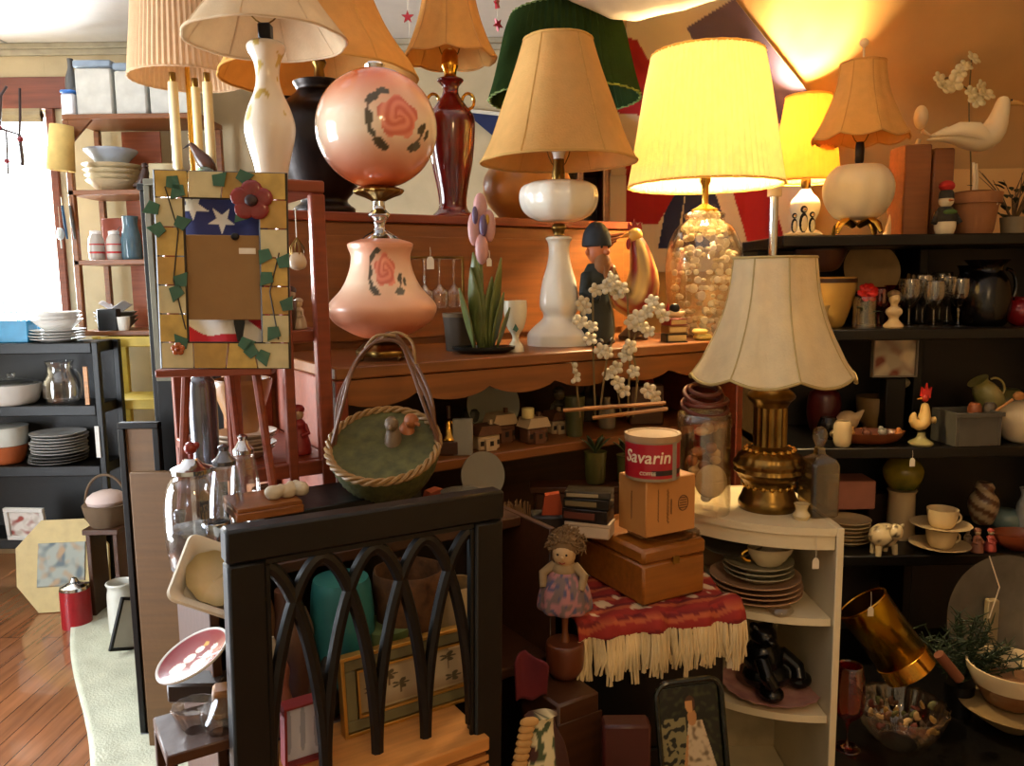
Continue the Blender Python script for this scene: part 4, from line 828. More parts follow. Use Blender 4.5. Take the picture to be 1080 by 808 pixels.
# gnome
px = 629; x, y = PV(px, HV+.10, HZ); t = thing('gnome_figurine', 'bearded gnome figurine in dark blue cap and green coat, beside the milk glass lamp', 'figurine', (x, y, HZ), math.radians(35))
coat = mat('gnome_coat', '#15201f', rough=.6, var=.4); skin = P('#b5683c', .45)
MB().lathe(smoothp([(.03, 0), (.037, .01), (.034, .06), (.028, .10), (.03, .13), (.018, .155)], 4), 28, sy=.8).tube([(-.024, 0, .135), (-.042, -.012, .10), (-.02, -.034, .09)], [.012, .011, .009], 10).tube([(.024, 0, .135), (.044, -.012, .105), (.024, -.034, .10)], [.012, .011, .009], 10).build('coat', coat, t, remesh=.003)
for s in (-1, 1): MB().ell(s*.014, -.012, .008, .013, .022, .009).build('boot', P('#2a1a10'), t)
h = MB().ell(0, -.004, .178, .022, .023, .026, 20).ell(0, -.028, .176, .006, .008, .006).ell(-.022, 0, .176, .005, .004, .007).ell(.022, 0, .176, .005, .004, .007).build('head', skin, t)
for s in (-1, 1): MB().ell(s*.008, -.024, .185, .003, .002, .003, 8).build('eye', BLACK, h)
MB().ell(0, -.018, .155, .018, .014, .022).tube([(0, -.025, .15), (0, -.026, .125)], [.01, .002]).build('beard', P('#8d5e36', .8), t)
MB().lathe(smoothp([(.0245, .186), (.028, .19), (.025, .212), (.014, .228), (.002, .234)], 4), 24).build('cap', mat('navy_cap', '#182028', rough=.7), t)
t.scale = (1.15, 1.15, 1.15)
# rooster
px = 668; x, y = PV(px, HV+.17, HZ); t = thing('rooster_figurine', 'tall cream and red ceramic rooster with upright neck, left of the shell jar', 'figurine', (x, y, HZ), 0)
def rc(x_, y_, z_):
    n = noise.noise(Vector((x_*45, y_*45, z_*45)))
    if n > .05: return lin('#7a2016')
    return mixc(lin('#c8aa62'), lin('#5c3a1c'), max(0, -n*1.6)+(0.5 if x_ < -.02 else 0))
MB().tube([(-.045, 0, .17), (-.045, 0, .12), (-.03, 0, .085), (0, 0, .075), (.018, 0, .10), (.022, 0, .15), (.012, 0, .20), (.004, 0, .225)], [.006, .018, (.034, .03), (.042, .042), (.04, .042), (.03, .03), .017, .013], 28).build('body', vc(.3), t, col=rc, sub=1)
MB().ell(.002, -.002, .228, .015, .013, .016).build('head', vc(.3), t, col=lambda a, b, c: lin('#c49a4a')); MB().tube([(-.012, -.002, .228), (-.028, -.004, .222)], [.006, .001]).build('beak', P('#b5782a'), t)
MB().prism([(-.014, .238), (-.012, .256), (-.005, .246), (0, .262), (.006, .248), (.013, .256), (.016, .24)], -.004, .004).build('comb', P('#8a1c14'), t); MB().ell(-.012, -.004, .208, .005, .004, .012).build('wattle', P('#8a1c14'), t)
for i in range(5):
    MB().tube([(-.03, .004*i-.008, .1), (-.06-.006*i, .004*i-.008, .15+.012*i), (-.07+.004*i, .004*i-.008, .185+.01*i), (-.052+.008*i, .004*i-.008, .2+.008*i)], [.008, .009, .006, .002], 8).build('tail_feather', mat('tail_brown', '#7a3c14', rough=.35, var=.4), t)
MB().lathe([(.03, 0), (.032, .008), (.01, .03), (.012, .05)], 24).build('stand', P('#4a3018'), t)
t.scale = (1.15, 1.15, 1.08)
# orchid on branches in front of hutch, in pots on the lower shelf
def orchid(name, label, loc, stems, blooms, pm_, r=.013, leafm=None, nb=5, up=(0, -1, .3)):
    t = thing(name, label, 'plant', loc)
    for s_ in stems: MB().tube(smooth3(s_), .0022, 6).build('stem', P('#6b5a34', .7), t)
    for q, p in enumerate(blooms):
        b = MB(); flower(b, p, r*(.85+.3*rnd.random()), nb, (rnd.uniform(-.5, .5), -1, rnd.uniform(-.1, .7))); b.build('blossom', pm_, t, sol=.0015)
    return t
def smooth3(p, k=5):
    p = [Vector(q) for q in p]; n = len(p); o = []
    for i in range(n-1):
        a, b, c, d = p[max(0, i-1)], p[i], p[i+1], p[min(n-1, i+2)]
        for j in range(k): u = j/k; o.append(.5*((2*b)+(-a+c)*u+(2*a-5*b+4*c-d)*u*u+(-a+3*b-3*c+d)*u**3))
    return o+[p[-1]]
def rel(px, py, Y, o): x, y, z = wp(px, py, Y); return (x-o[0], y-o[1], z-o[2])
petal = W('#cfc2a2', .6)
Yo = PV(640, HV-.025, LZ)[1]+.0
for (lab, px, zb, st, bl) in (('white-blossomed orchid in a green pot, stems rising past the hutch edge', 628, 1.14, [[(628, 440), (626, 380), (625, 305)], [(632, 440), (640, 380), (648, 345), (640, 300)], [(612, 440), (608, 400), (610, 370)]],
        [(628, 306), (640, 303), (651, 309), (646, 296), (617, 325), (612, 340), (624, 345), (634, 370), (640, 372), (622, 358), (602, 388), (606, 398), (614, 320), (655, 304)]),
        ('second white-blossomed orchid in a green pot, right of the first', 662, 1.13, [[(662, 440), (664, 380), (662, 320), (661, 308)], [(668, 440), (672, 400), (668, 360), (688, 322)], [(655, 440), (650, 400), (646, 385)]],
        [(688, 318), (694, 326), (700, 334), (682, 330), (672, 335), (666, 340), (678, 345), (684, 350), (660, 375), (664, 366), (650, 388), (642, 395), (668, 392), (658, 412), (684, 412), (690, 418), (652, 404), (672, 345)])):
    Yp = Yo+(.01 if px > 650 else 0); o = (X(px, Yp, zb), Yp, zb); ss = [[rel(a, b, Yp, o) for a, b in q] for q in st]
    t = orchid('orchid', lab, o, ss, [rel(a, b, Yp-.008, o) for a, b in bl], petal, .0155)
    MB().lathe(smoothp([(.016, -.062), (.02, -.055), (.023, 0), (.024, .004), (.02, .002)], 3), 28).build('pot', P('#4c4a1e', .4), t)
    for i in range(6): b = MB(); a = i*PI/3; leaf(b, (0, 0, 0), (math.cos(a), math.sin(a)*.5, 1.6), .06, .008, .3); b.build('leaf', P('#39431f', .6), t, sol=.001)
# plank carrying the pots
pl = on(640, HV-.03, 1.07); 
o = MB().box(-.16, .10, -.035, .028, -.012, 0).box(-.15, .09, -.03, .02, -.21, -.012).build('narrow_bench', dk, loc=(pl[0], Yo+.005, 1.077), rot=0); tag(o, 'dark narrow ledge box carrying the two orchid pots', 'box')
for i, (a, b, c, d) in enumerate(((594, 433, 702, 425), (625, 441, 704, 431), (615, 431, 660, 428))):
    p, q = Vector(wp(a, b, Yo-.03-.006*i)), Vector(wp(c, d, Yo-.036-.004*i)); tag(MB().tube([p, q], .004, 4).build('wooden_stake', wood('pine')), ['longest pale wooden stake lying across the orchid pots', 'lower pale wooden stake lying across the orchid pots', 'short pale wooden stake tucked behind the others'][i], 'stake', 'wooden stakes')
# little books, soap, santa ornament
x, y, z = on(711, HV+.05, HZ); zz0 = HZ
for i, (c, h, w_, lab) in enumerate((('#182018', .020, .05, 'bottom dark green miniature book of the little stack on the hutch'), ('#7a5522', .018, .048, 'middle tan miniature book of the little stack on the hutch'), ('#7a1a16', .016, .045, 'top red miniature book of the little stack on the hutch'))):
    t = thing('miniature_book', lab, 'book', (x, y, zz0), TH*.3+.1*i, 'miniature books'); MB().box(-w_/2, w_/2, -.02, .02, 0, .002).box(-w_/2, w_/2, -.02, .02, h-.003, h-.001).box(-w_/2, -w_/2+.003, -.02, .02, .002, h-.003).build('cover', P(c), t); MB().box(-w_/2+.0035, w_/2-.002, -.0185, .0185, .0022, h-.0032).build('pages', P('#b8a06a'), t); zz0 += h
t = thing('ceramic_shoes', 'small cream and black ceramic ornament on the miniature books', 'ornament', (x, y, zz0), 0); MB().tube([(-.02, 0, .006), (-.008, 0, .01), (.012, 0, .008), (.022, 0, .012)], [.006, .009, .008, .004], 10).build('body', W('#cfae7c', .4), t); MB().ell(0, 0, .022, .012, .01, .012).build('top', BLACK, t)
o = MB().box(-.02, .02, -.014, .014, 0, .014, b=.005).build('soap_bar', W('#d8c46a', .5), loc=on(741, HV+.045, HZ), rot=.3); tag(o, 'pale yellow soap bar in front of the shell jar', 'soap')
o = MB().box(-.018, .018, -.012, .012, 0, .012, b=.005).build('soap_bar', W('#d8c46a', .5), loc=(on(738, HV+.045, HZ)[0], on(738, HV+.045, HZ)[1], HZ+.0145), rot=-.1); tag(o, 'smaller yellow soap bar lying on the first one', 'soap')
x, y, z = on(704, HV+.14, HZ); t = thing('santa_ornament', 'small red and white ornament beside the shell jar', 'ornament', (x, y, z)); MB().lathe(smoothp([(.012, 0), (.014, .02), (.008, .05)], 3), 16).build('white_body', W('#cfc0a4'), t); MB().lathe(smoothp([(.009, .05), (.007, .065), (.001, .085)], 3), 16).build('red_hat', P('#9a1a18'), t)
# ================================================================ hutch lower shelf
def cottage(px, v, lab, w_, h, c1, c2, z=None):
    x, y, z_ = on(px, v, LZ); t = thing('cottage_figurine', lab, 'figurine', (x, y, LZ), TH, 'ceramic cottages'); hw = w_/2
    b = MB().box(-hw, hw, -.018, .018, 0, h*.6).box(-hw*.5, hw*.5, -.026, -.0181, 0, h*.45); b.build('walls', c1, t)
    MB().prism([(-hw*1.15, h*.6), (hw*1.15, h*.6), (hw*.8, h*.95), (-hw*.8, h*.95)], -.022, .022).build('roof', c2, t); MB().box(hw*.35, hw*.6, -.005, .005, h*.9, h*1.12).build('chimney', c1, t)
    for s in (-.7, .0, .7): MB().box(s*hw-.004, s*hw+.004, -.0275 if s == 0 else -.0195, -.0262 if s == 0 else -.0182, h*.2, h*.38, b=.0003).build('window', P('#1b120c'), t)
tanw, brnw = W('#b99f78', .5), P('#5e3a22', .5)
cottage(512, HV+.06, 'ceramic cottage with brown roof, left one on the hutch lower shelf', .05, .052, tanw, brnw); cottage(528, HV+.11, 'ceramic cottage with cream roof behind the brown-roofed one', .055, .062, brnw, tanw); cottage(563, HV+.06, 'ceramic cottage with tan roof, under the small candle', .05, .056, brnw, tanw); cottage(586, HV+.12, 'small ceramic cottage at the right of the village', .04, .05, tanw, brnw)
x, y, z = on(557, HV+.055, LZ); o = MB().lathe([(.012, 0), (.013, .002), (.013, .02), (.011, .021)], 24).build('candle', W('#d8c684', .5), loc=(x, y, LZ+.0535)); tag(o, 'short cream pillar candle standing on the cottage roof', 'candle')
x, y, z = on(474, HV+.06, LZ); t = thing('hand_bell', 'shiny metal hand bell on the hutch lower shelf', 'bell', (x, y, z+.0)); MB().lathe(smoothp([(.022, .03), (.02, .036), (.012, .05), (.008, .066), (.002, .07)], 3), 28).build('bell', BRASS, t); MB().cyl(.004, .07, .095, n=12).build('grip', dk, t); MB().box(-.02, .02, -.02, .02, 0, .0295).build('block', dk, t)
boxi('greeting_card', 'grey and white folded card propped on the hutch lower shelf', 'card', 478, 499, PV(488, HV+.03, LZ)[1], LZ, 442, .012, P('#8c8776'))
x, y, z = on(520, HV+.2, LZ); o = MB().lathe([(.05, 0), (.06, .004), (.06, .008), (.04, .006)], 40, sy=1).build('pale_platter', W('#8f9078'), loc=(x, y, LZ+.062), rot=(math.radians(80), 0, .3)); tag(o, 'pale green oval platter standing behind the cottages', 'platter')
smallfig(605, HV+.1, LZ, .08, 'grey stone-like figurine on the hutch lower shelf', P('#6a6252'), P('#6a6252'))
smallfig(590, HV+.14, LZ, .10, 'taller drab figurine near the middle of the hutch shelf', P('#4a4234'), P('#7a6a50'))
o = MB().ell(0, 0, .022, .019, n=24).cyl(.004, .04, .046, n=10).build('red_ball', P('#6d1410', .3), loc=on(681, HV+.1, LZ)); o.location.z = LZ+.07; tag(o, 'dark red ball ornament on the hutch lower shelf', 'ball'); boxi('dark_box', 'dark box under the red ball on the hutch shelf', 'box', 664, 700, PV(681, HV+.07, LZ)[1], LZ, 406, .05, dk)
for i, (px, v, h, m, lab) in enumerate(((498, .22, .08, P('#3d3a2c'), 'dark olive bottle at the back of the hutch shelf'), (620, .2, .09, P('#2e2a22'), 'blackish bottle at the back right of the hutch shelf'), (640, .1, .07, W('#7a705a'), 'grey cup between the orchids on the hutch shelf'))):
    x, y, z = on(px, HV+v, LZ); o = MB().lathe(smoothp([(h*.25, 0), (h*.28, h*.1), (h*.27, h*.6), (h*.12, h*.8), (h*.12, h), (.001, h)], 3), 20).build('bottle' if i < 2 else 'cup', m, loc=(x, y, LZ)); tag(o, lab, 'bottle' if i < 2 else 'cup')
# second shelf of hutch (dim)
for i, (px, v, h, r, m, lab) in enumerate(((498, .06, .11, .045, W('#6f6a58'), 'dim grey jug on the second hutch shelf'), (530, .06, .09, .05, P('#5a4a34', .4), 'dim brown bowl on the second hutch shelf'), (470, .05, .10, .04, P('#8a3e1c'), 'orange-brown pot on the second hutch shelf'), (570, .05, .16, .04, P('#3e3a30', .3), 'dark bottle on the second hutch shelf'))):
    x, y, z = on(px, HV+v, .82); o = MB().lathe(smoothp([(r*.6, 0), (r*.9, h*.2), (r, h*.5), (r*.7, h*.8), (r*.8, h), (r*.7, h)], 3), 28).build('pot' if i else 'jug', m, loc=(x, y, .82)); o.location.z = .8205; tag(o, lab, 'pot')
# ================================================================ on the low bookcase: box, basket, jars
x, y = PV(338, BV+.16, 1.17); t = thing('black_box', 'black box on the low bookcase, wooden board lying on it', 'box', (x, y, BZ), TH)
MB().box(-.10, .14, -.06, .06, 0, .056).build('body', BLACK, t); MB().box(-.104, .144, -.064, .064, .0561, .070).build('lid', BLACK, t)
BXZ = BZ+.0705
o = MB().box(-.075, .02, -.05, .045, 0, .012).box(-.073, .018, -.048, .043, .0121, .018).build('wooden_slab', oak, loc=(PV(296, BV+.13, BXZ)[0], PV(296, BV+.13, BXZ)[1], BXZ), rot=TH); tag(o, 'two thin wooden slabs stacked under the white seashells', 'board')
for i, px in enumerate((297, 312, 326)):
    x, y, z = on(px-8, BV+.11, BXZ+.0185); o = MB().ell(0, 0, .010, .014, .011, .010).ell(.01, .004, .012, .01, .008, .009).lathe([(.008, 0), (.012, .004)], 12).build('seashell', W('#b8ab92', .5), loc=(x, y, z), rot=i*1.1, remesh=.0025); tag(o, ['leftmost', 'middle', 'rightmost'][i]+' white seashell on the wooden slabs', 'shell', 'seashells')
# wicker basket with tall handle
px = 410; x, y = PV(px, BV+.145, BXZ); t = thing('handled_basket', 'large oval wicker basket with tall twig handle, in front of the hutch', 'basket', (x, y, BXZ), 0); kb = pm(px, y, BXZ)
bpr = smoothp([(.05, .0), (.062, .006), (.078, .035), (.085, .062), (.084, .075)], 5)
wick = mat('wicker_dark', '#4a4a22', rough=.75, var=.35, scale=60, bump=.5)
TB = (math.radians(30), 0, 0); TL = (0, 0, .012)
MB().lathe(bpr, 120, rm=lambda a, k: 1+.022*math.sin(a*40)*(1 if int(k*22) % 2 else -1)).build('bowl', wick, t, loc=TL, rot=TB)
MB().lathe([(.079, .0745), (.078, .065), (.06, .03), (.001, .028)], 48, cap=False).build('inside', P('#2a3218', .9), t, loc=TL, rot=TB)
b = MB(); tw = P('#8a6a3c', .5)
for q in range(3): b.tube([((.085+.004*math.cos(a*11+q*2.1))*math.cos(a), (.085+.004*math.cos(a*11+q*2.1))*math.sin(a), .076+.004*math.sin(a*11+q*2.1)) for a in [i/120*2*PI for i in range(120)]], .0032, 6, closed=True)
b.build('braided_rim', tw, t, loc=TL, rot=TB)
for q, (s, sh_) in enumerate(((-1, 0), (1, .0), (0, 1))):
    pts = [(-.082, -.035, .07), (-.066, -.03, .14), (-.04, .0, .20), (-.01, .0, .235), (.02, .0, .235), (.045, 0, .20), (.068, -.03, .14), (.082, -.035, .075)]
    pts = [(p[0]+.006*math.sin(i*2+q), p[1]+(q-1)*.022*(1-abs(i-3.5)/5), p[2]+.004*q) for i, p in enumerate(pts)]
    MB().tube(smooth3(pts), .0030, 8).build('handle', P('#5e3a20', .5), t)
MB().tube(smooth3([(-.01, .0, .235), (.02, -.01, .25), (.045, -.01, .235), (.05, -.012, .2)]), .0025, 6).tube(smooth3([(-.03, .0, .225), (-.01, -.01, .245), (.02, -.01, .245)]), .0025, 6).build('twig_bow', tw, t)
for i, (px, v, m, lab) in enumerate(((418, .14, P('#6d5a44'), 'small brown rabbit figurine peeping over the basket rim'), (432, .15, P('#a05c2c'), 'small orange duck figurine at the back of the basket'))):
    x2, y2, z2 = on(px, BV+v, BXZ+.06); t = thing('animal_figurine', lab, 'figurine', (x2, y2-.03, BXZ+.048), i*.8); MB().ell(0, 0, .03, .014, .018, .03).build('body', m, t); MB().ell(0, -.012, .062, .011, .013, .012).tube([(0, -.02, .06), (0, -.032, .057)], [.005, .002]).build('head', m, t)
for s in (): pass
o = MB().prism([(-.03, 0), (.03, 0), (.034, .02), (.0, .034), (-.02, .03)], -.012, .012).build('terracotta_piece', P('#8a3c18', .6), loc=on(462, BV+.22, BZ), rot=TH); tag(o, 'orange-brown terracotta piece right of the wicker basket', 'ornament')
b = pot('cut_glass_bowl', 'grey cut glass bowl right of the wicker basket', 'bowl', 487, PV(487, BV+.15, BZ)[1], BZ, [(14, 560), (17, 540), (20, 525), (22, 518)], mat('smoky_glass', '#55524a', rough=.15), rm=ridged, n=96)
o = MB().lathe([(.035, 0), (.044, .004), (.044, .007), (.03, .005)], 36).build('small_plate', W('#6f6c60'), loc=on(508, BV+.215, BZ+.05), rot=(math.radians(78), 0, .5)); o.location.z = BZ+.045; tag(o, 'small grey plate standing behind the cut glass bowl', 'plate')
# large glass canister with red knob
px = 209; Yj = PV(px, BV+.13, BZ)[1]; t = thing('glass_canister', 'large clear glass canister with metal lid and red knob, on the bookcase end', 'canister', at(px, Yj, BZ), 0); 
pr = prof(px, Yj, BZ, [(20, 600), (25, 594), (29, 570), (29, 530), (25, 512), (19, 502), (20, 498)]); MB().lathe(smoothp(pr, 5), 40, cap=False).build('jar', G('#d6dade'), t, sol=.002)
z = pr[-1][1]; MB().lathe([(pr[-1][0]*1.05, z), (pr[-1][0]*1.05, z+.006), (.014, z+.012), (.008, z+.02)], 32).build('lid', CHROME, t); MB().tube([(0, 0, z+.02), (0, 0, z+.026)], .004).ell(0, 0, z+.034, .009).ell(.008, 0, z+.038, .005).build('knob', P('#7a2418', .3), t, label='red knob')
MB().lathe([(pr[2][0]*.9, .004), (pr[2][0]*.92, .06), (.001, .065)], 32).build('contents', mat('grey_contents', '#4a4640', rough=.7, var=.5, scale=80, bump=.8), t)
def canister(px, v, pts, lab, m, lidm):
    x, y = PV(px, v, BZ); t = thing('glass_canister', lab, 'canister', (x, y, BZ)); pr = prof(px, y, BZ, pts); MB().lathe(smoothp(pr, 4), 32, cap=False).build('jar', m, t, sol=.0015); z = pr[-1][1]
    MB().lathe([(pr[-1][0]*1.05, z), (pr[-1][0]*1.08, z+.006), (.01, z+.012), (.006, z+.02), (.008, z+.026), (.001, z+.03)], 24).build('lid', lidm, t)
canister(243, BV+.12, [(13, 560), (17, 550), (18, 520), (14, 500), (11, 490)], 'clear glass canister with pewter lid, between the red-knob jar and the wood slabs', G('#ccd2d6'), mat('pewter', '#6f7178'))
canister(262, BV+.18, [(12, 545), (15, 530), (15, 500), (10, 478)], 'smaller glass jar behind the clear canister', G('#d4d2cc'), CHROME)
smallfig(192, BV+.22, BZ, .07, 'small silver figurine behind the red-knob canister', mat('pewter', '#6f7178'), mat('pewter', '#6f7178'), yv=1.16)
# white square dish, red plate on the side stand
def rsq(w_, r, n=6):
    o = []
    for cx, cy, a0 in ((w_-r, w_-r, 0), (-w_+r, w_-r, PI/2), (-w_+r, -w_+r, PI), (w_-r, -w_+r, 1.5*PI)): o += [(cx+r*math.cos(a0+i/n*PI/2), cy+r*math.sin(a0+i/n*PI/2)) for i in range(n+1)]
    return o
def squaredish(b, w_, h, wl=.003):
    n = len(rsq(1, .3)); L = [(w_*.7, 0), (w_*.75, .002), (w_, h), (w_+.008, h+.002), (w_+.006, h+.005), (w_-.004, h+.001), (w_*.7, .006)]; vs = []
    for q, z in L: vs += [(x, y, z) for x, y in rsq(q, q*.25)]
    fs = [(i*n+k, i*n+(k+1) % n, (i+1)*n+(k+1) % n, (i+1)*n+k) for i in range(len(L)-1) for k in range(n)]; fs += [tuple(range(n))[::-1], tuple((len(L)-1)*n+k for k in range(n))]; return b.add(vs, fs)
dp = wp(222, 618, .985); t = thing('square_dish', 'white square serving dish tilted against the bookcase end', 'dish', dp, (math.radians(40), math.radians(28), math.radians(20))); squaredish(MB(), .042, .020).build('dish', W('#cfc8b8', .2), t); t2 = thing('scalloped_plate', 'cream painted plate with floral border lying in the white square dish', 'plate', Vector(dp), (math.radians(40), math.radians(28), math.radians(20)))
MB().lathe([(.018, .008), (.036, .018), (.038, .022), (.018, .013), (.001, .012)], 64, rm=lambda a, k: 1+.04*math.cos(a*10)*k, cap=False).build('plate', vc(.3), t2, col=lambda x, y, z: lin('#9a8a5c') if math.hypot(x, y) > .031 or noise.noise(Vector((x*90, y*90, 1))) > .3 else lin('#c4b48c'))
def snowc(x, y, z):
    r = math.hypot(x, y); 
    for cx, cy, rr in ((-.012, -.018, .010), (-.006, -.001, .008), (0, .013, .006), (.015, -.012, .009), (.019, .003, .007), (.022, .015, .005)):
        if math.hypot(x-cx, y-cy) < rr: return lin('#d8cfc4')
    if r > .043: return lin('#c8c4c0')
    return lin('#d09a3a') if math.hypot(x-.004, y-.022) < .004 else lin('#7d0f1c')
dp = wp(207, 697, .93); t = thing('christmas_plate', 'red round plate painted with white snowmen, on the side stand', 'plate', dp, (math.radians(20), math.radians(-14), math.radians(-20)))
b = MB(); b.grid(lambda u, v: ((lambda r, a: (r*math.cos(a), r*math.sin(a), .004+.006*(r/.046)**3))(max(.0005, v*.046), u*2*PI)), 72, 40); b.build('plate', vc(.25), t, col=snowc, sol=.003); MB().lathe([(.02, -.001), (.022, .003)], 32).build('foot_ring', W('#c8c4c0'), t)
x, y, z = wp(207, 712, .955); boxi('small_box', 'small dark box propping up the red snowman plate', 'box', 176, 232, .965, SZ, 722, .04, P('#2a1c12'))
boxi('amber_block', 'small amber wooden block below the red plate', 'block', 226, 250, .925, SZ, 730, .03, P('#8a5a24'), rot=.3)
for i, (px, yy, lab) in enumerate(((207, .905, 'cut glass bowl at the very bottom left of the side stand'), (232, .90, 'small clear glass dish beside the cut glass bowl'))):
    o = MB().lathe(smoothp([(.012, 0), (.018, .01), (.026-.006*i, .03), (.024-.006*i, .032)], 3), 48, rm=lambda a, k: 1+.04*math.cos(a*12)).build('glass_bowl', G('#dadfe2'), loc=at(px, yy, SZ)); tag(o, lab, 'bowl')

# silver and glass trinkets at the left end of the bookcase
pw_ = mat('silver', '#a9adb2', rough=.18, metal=1, var=.3)
def trinket(name, label, cat, px, v, h, prf, m, z=BZ):
    x, y = PV(px, BV+v, z); o = MB().lathe(smoothp([(r*h, f*h) for r, f in prf], 4), 28).build(name, m, loc=(x, y, z)); return tag(o, label, cat)
trinket('candlestick', 'short silver candlestick behind the clear glass canister', 'candlestick', 228, .215, .10, [(.22, 0), (.2, .06), (.05, .15), (.07, .5), (.04, .75), (.12, .9), (.1, 1)], pw_)
trinket('silver_pot', 'rounded silver pot behind the wood slabs', 'pot', 285, .215, .085, [(.25, 0), (.4, .2), (.42, .5), (.25, .8), (.28, .95), (.04, 1)], pw_)
trinket('blue_cup', 'small light blue cup in front of the silver candlestick', 'cup', 252, .10, .05, [(.25, 0), (.32, .2), (.38, 1), (.3, .95)], W('#7f9db0'))
trinket('silver_goblet', 'small silver goblet between the blue cup and red-knob canister', 'goblet', 231, .105, .07, [(.25, 0), (.06, .1), (.06, .4), (.25, .6), (.28, 1), (.22, .95)], pw_)
trinket('ceramic_jar', 'grey-brown ceramic jar on the lowest visible stand shelf', 'jar', 246, .33, .12, [(.2, 0), (.32, .3), (.3, .7), (.18, .9), (.2, 1)], P('#5c5348', .4), z=.9)
trinket('grey_jug', 'squat grey jug on the second hutch shelf behind the doll', 'jug', 548, .36, .10, [(.3, 0), (.42, .3), (.38, .7), (.25, .9), (.3, 1)], W('#6f6c5c'), z=.8205)
trinket('green_tumbler', 'olive green tumbler under the orchid stakes', 'tumbler', 606, .34, .08, [(.22, 0), (.28, 1), (.24, .98)], P('#4a4a28', .3), z=LZ)
# ================================================================ right black shelving
R0, R1, R2, R3, R4 = rz; Yf = RY+.10
def rp(name, label, cat, px, dy, zs, pts, m, **kw): return pot(name, label, cat, px, RY+dy, zs, pts, m, **kw)
# ---- top board
t = thing('penguin_figurine', 'group of little penguins on a cream base, left end of the top shelf', 'figurine', at(847, RY+.07, R0))
MB().lathe([(.052, 0), (.054, .006), (.05, .01)], 32, sy=.6).build('base', W('#cdb98c', .5), t)
for i, (x, s) in enumerate(((-.026, .8), (0, 1.1), (.024, .85))):
    p = MB().ell(x, 0, .01+.026*s, .011*s, .011*s, .026*s, 14).ell(x, 0, .012+.058*s, .009*s, .009*s, .010*s, 12).build('penguin', BLACK, t); MB().ell(x, -.005*s, .01+.024*s, .0085*s, .008*s, .021*s, 12).ell(x, -.006*s, .012+.057*s, .006*s, .004*s, .006*s, 8).build('white_belly', W('#d8c8a0'), p); MB().tube([(x, -.008*s, .012+.058*s), (x, -.016*s, .011+.056*s)], [.003, .0008]).build('beak', P('#c47a28'), p)
t = thing('white_bird_sculpture', 'white long-necked bird sculpture behind the melon-shaped lamp', 'sculpture', at(950, RY+.17, R0)); kq = pm(950, RY+.17, R0); q = lambda a, b: ((a-945)*kq, 0, (250-b)*kq)
MB().tube(smooth3([q(930, 252), q(940, 215), (q(946, 190)), q(955, 165), q(959, 150)]), [.018]+[.013]*10+[.008]*6+[.007]*4, 14).build('neck', W('#c9b184', .4), t); MB().ell(*q(960, 128), .020, .02, .034, 20).tube([q(962, 142), q(974, 148)], [.007, .002]).build('head', W('#d0ba8e', .4), t)
wb = wood('pine', .5); 
boxi('wooden_box', 'tall narrow tan wooden box on the top shelf, left of its darker neighbour', 'box', 951, 979, RY+.09, R0, 152, .10, mat('tan_box', '#8a5226', rough=.5, kind='wood', var=.15, scale=5))
boxi('wooden_box', 'second tall tan wooden box, behind the snowman figure', 'box', 981, 1003, RY+.10, R0, 156, .10, mat('tan_box2', '#7d4820', rough=.5, kind='wood', var=.15, scale=5))
t = thing('snowman_figurine', 'small snowman figure in dark coat with red pompom hat, in front of the tan boxes', 'figurine', at(996, RY+.04, R0)); 
MB().lathe(smoothp([(.022, 0), (.028, .02), (.026, .05), (.016, .072)], 4), 24).build('white_body', W('#d6c7a4', .7), t); MB().lathe(smoothp([(.027, .03), (.030, .05), (.018, .075)], 4), 24).tube([(-.02, 0, .06), (-.036, -.01, .03)], [.009, .008]).tube([(.02, 0, .06), (.036, -.01, .03)], [.009, .008]).build('coat', P('#231f18', .8), t); MB().ell(0, 0, .092, .02, .02, .02).build('head', W('#d6c7a4', .7), t)
MB().lathe(smoothp([(.020, .098), (.018, .115), (.01, .125)], 3), 20).build('cap', P('#2f2c22', .8), t); MB().ell(0, 0, .132, .021, .02, .016).build('pompom', P('#a3201c', .9), t); MB().tube([(0, -.018, .092), (0, -.04, .09)], [.004, .001]).build('carrot_nose', P('#c4682a'), t); MB().ell(0, -.024, .06, .02, .008, .008).build('scarf', P('#47662c', .8), t)
t = thing('terracotta_pot', 'terracotta pot on the top shelf below the seagull', 'pot', at(1026, RY+.08, R0)); pr = prof(1026, RY+.08, R0, [(17, 250), (19, 246), (23, 214), (25, 212), (25, 204)]); MB().lathe(pr[:4], 32).build('body', P('#8f5e36', .8), t); MB().lathe([(pr[3][0]*1.02, pr[3][1]-.01), (pr[4][0]*1.04, pr[4][1]), (pr[4][0]*.9, pr[4][1]), (pr[4][0]*.88, pr[3][1])], 32).build('rim', P('#8f5e36', .8), t); PT = pr[4][1]
pricetag(1050, 216, RY+.03, 'cream card tag hanging on the terracotta pot', .02, .010)
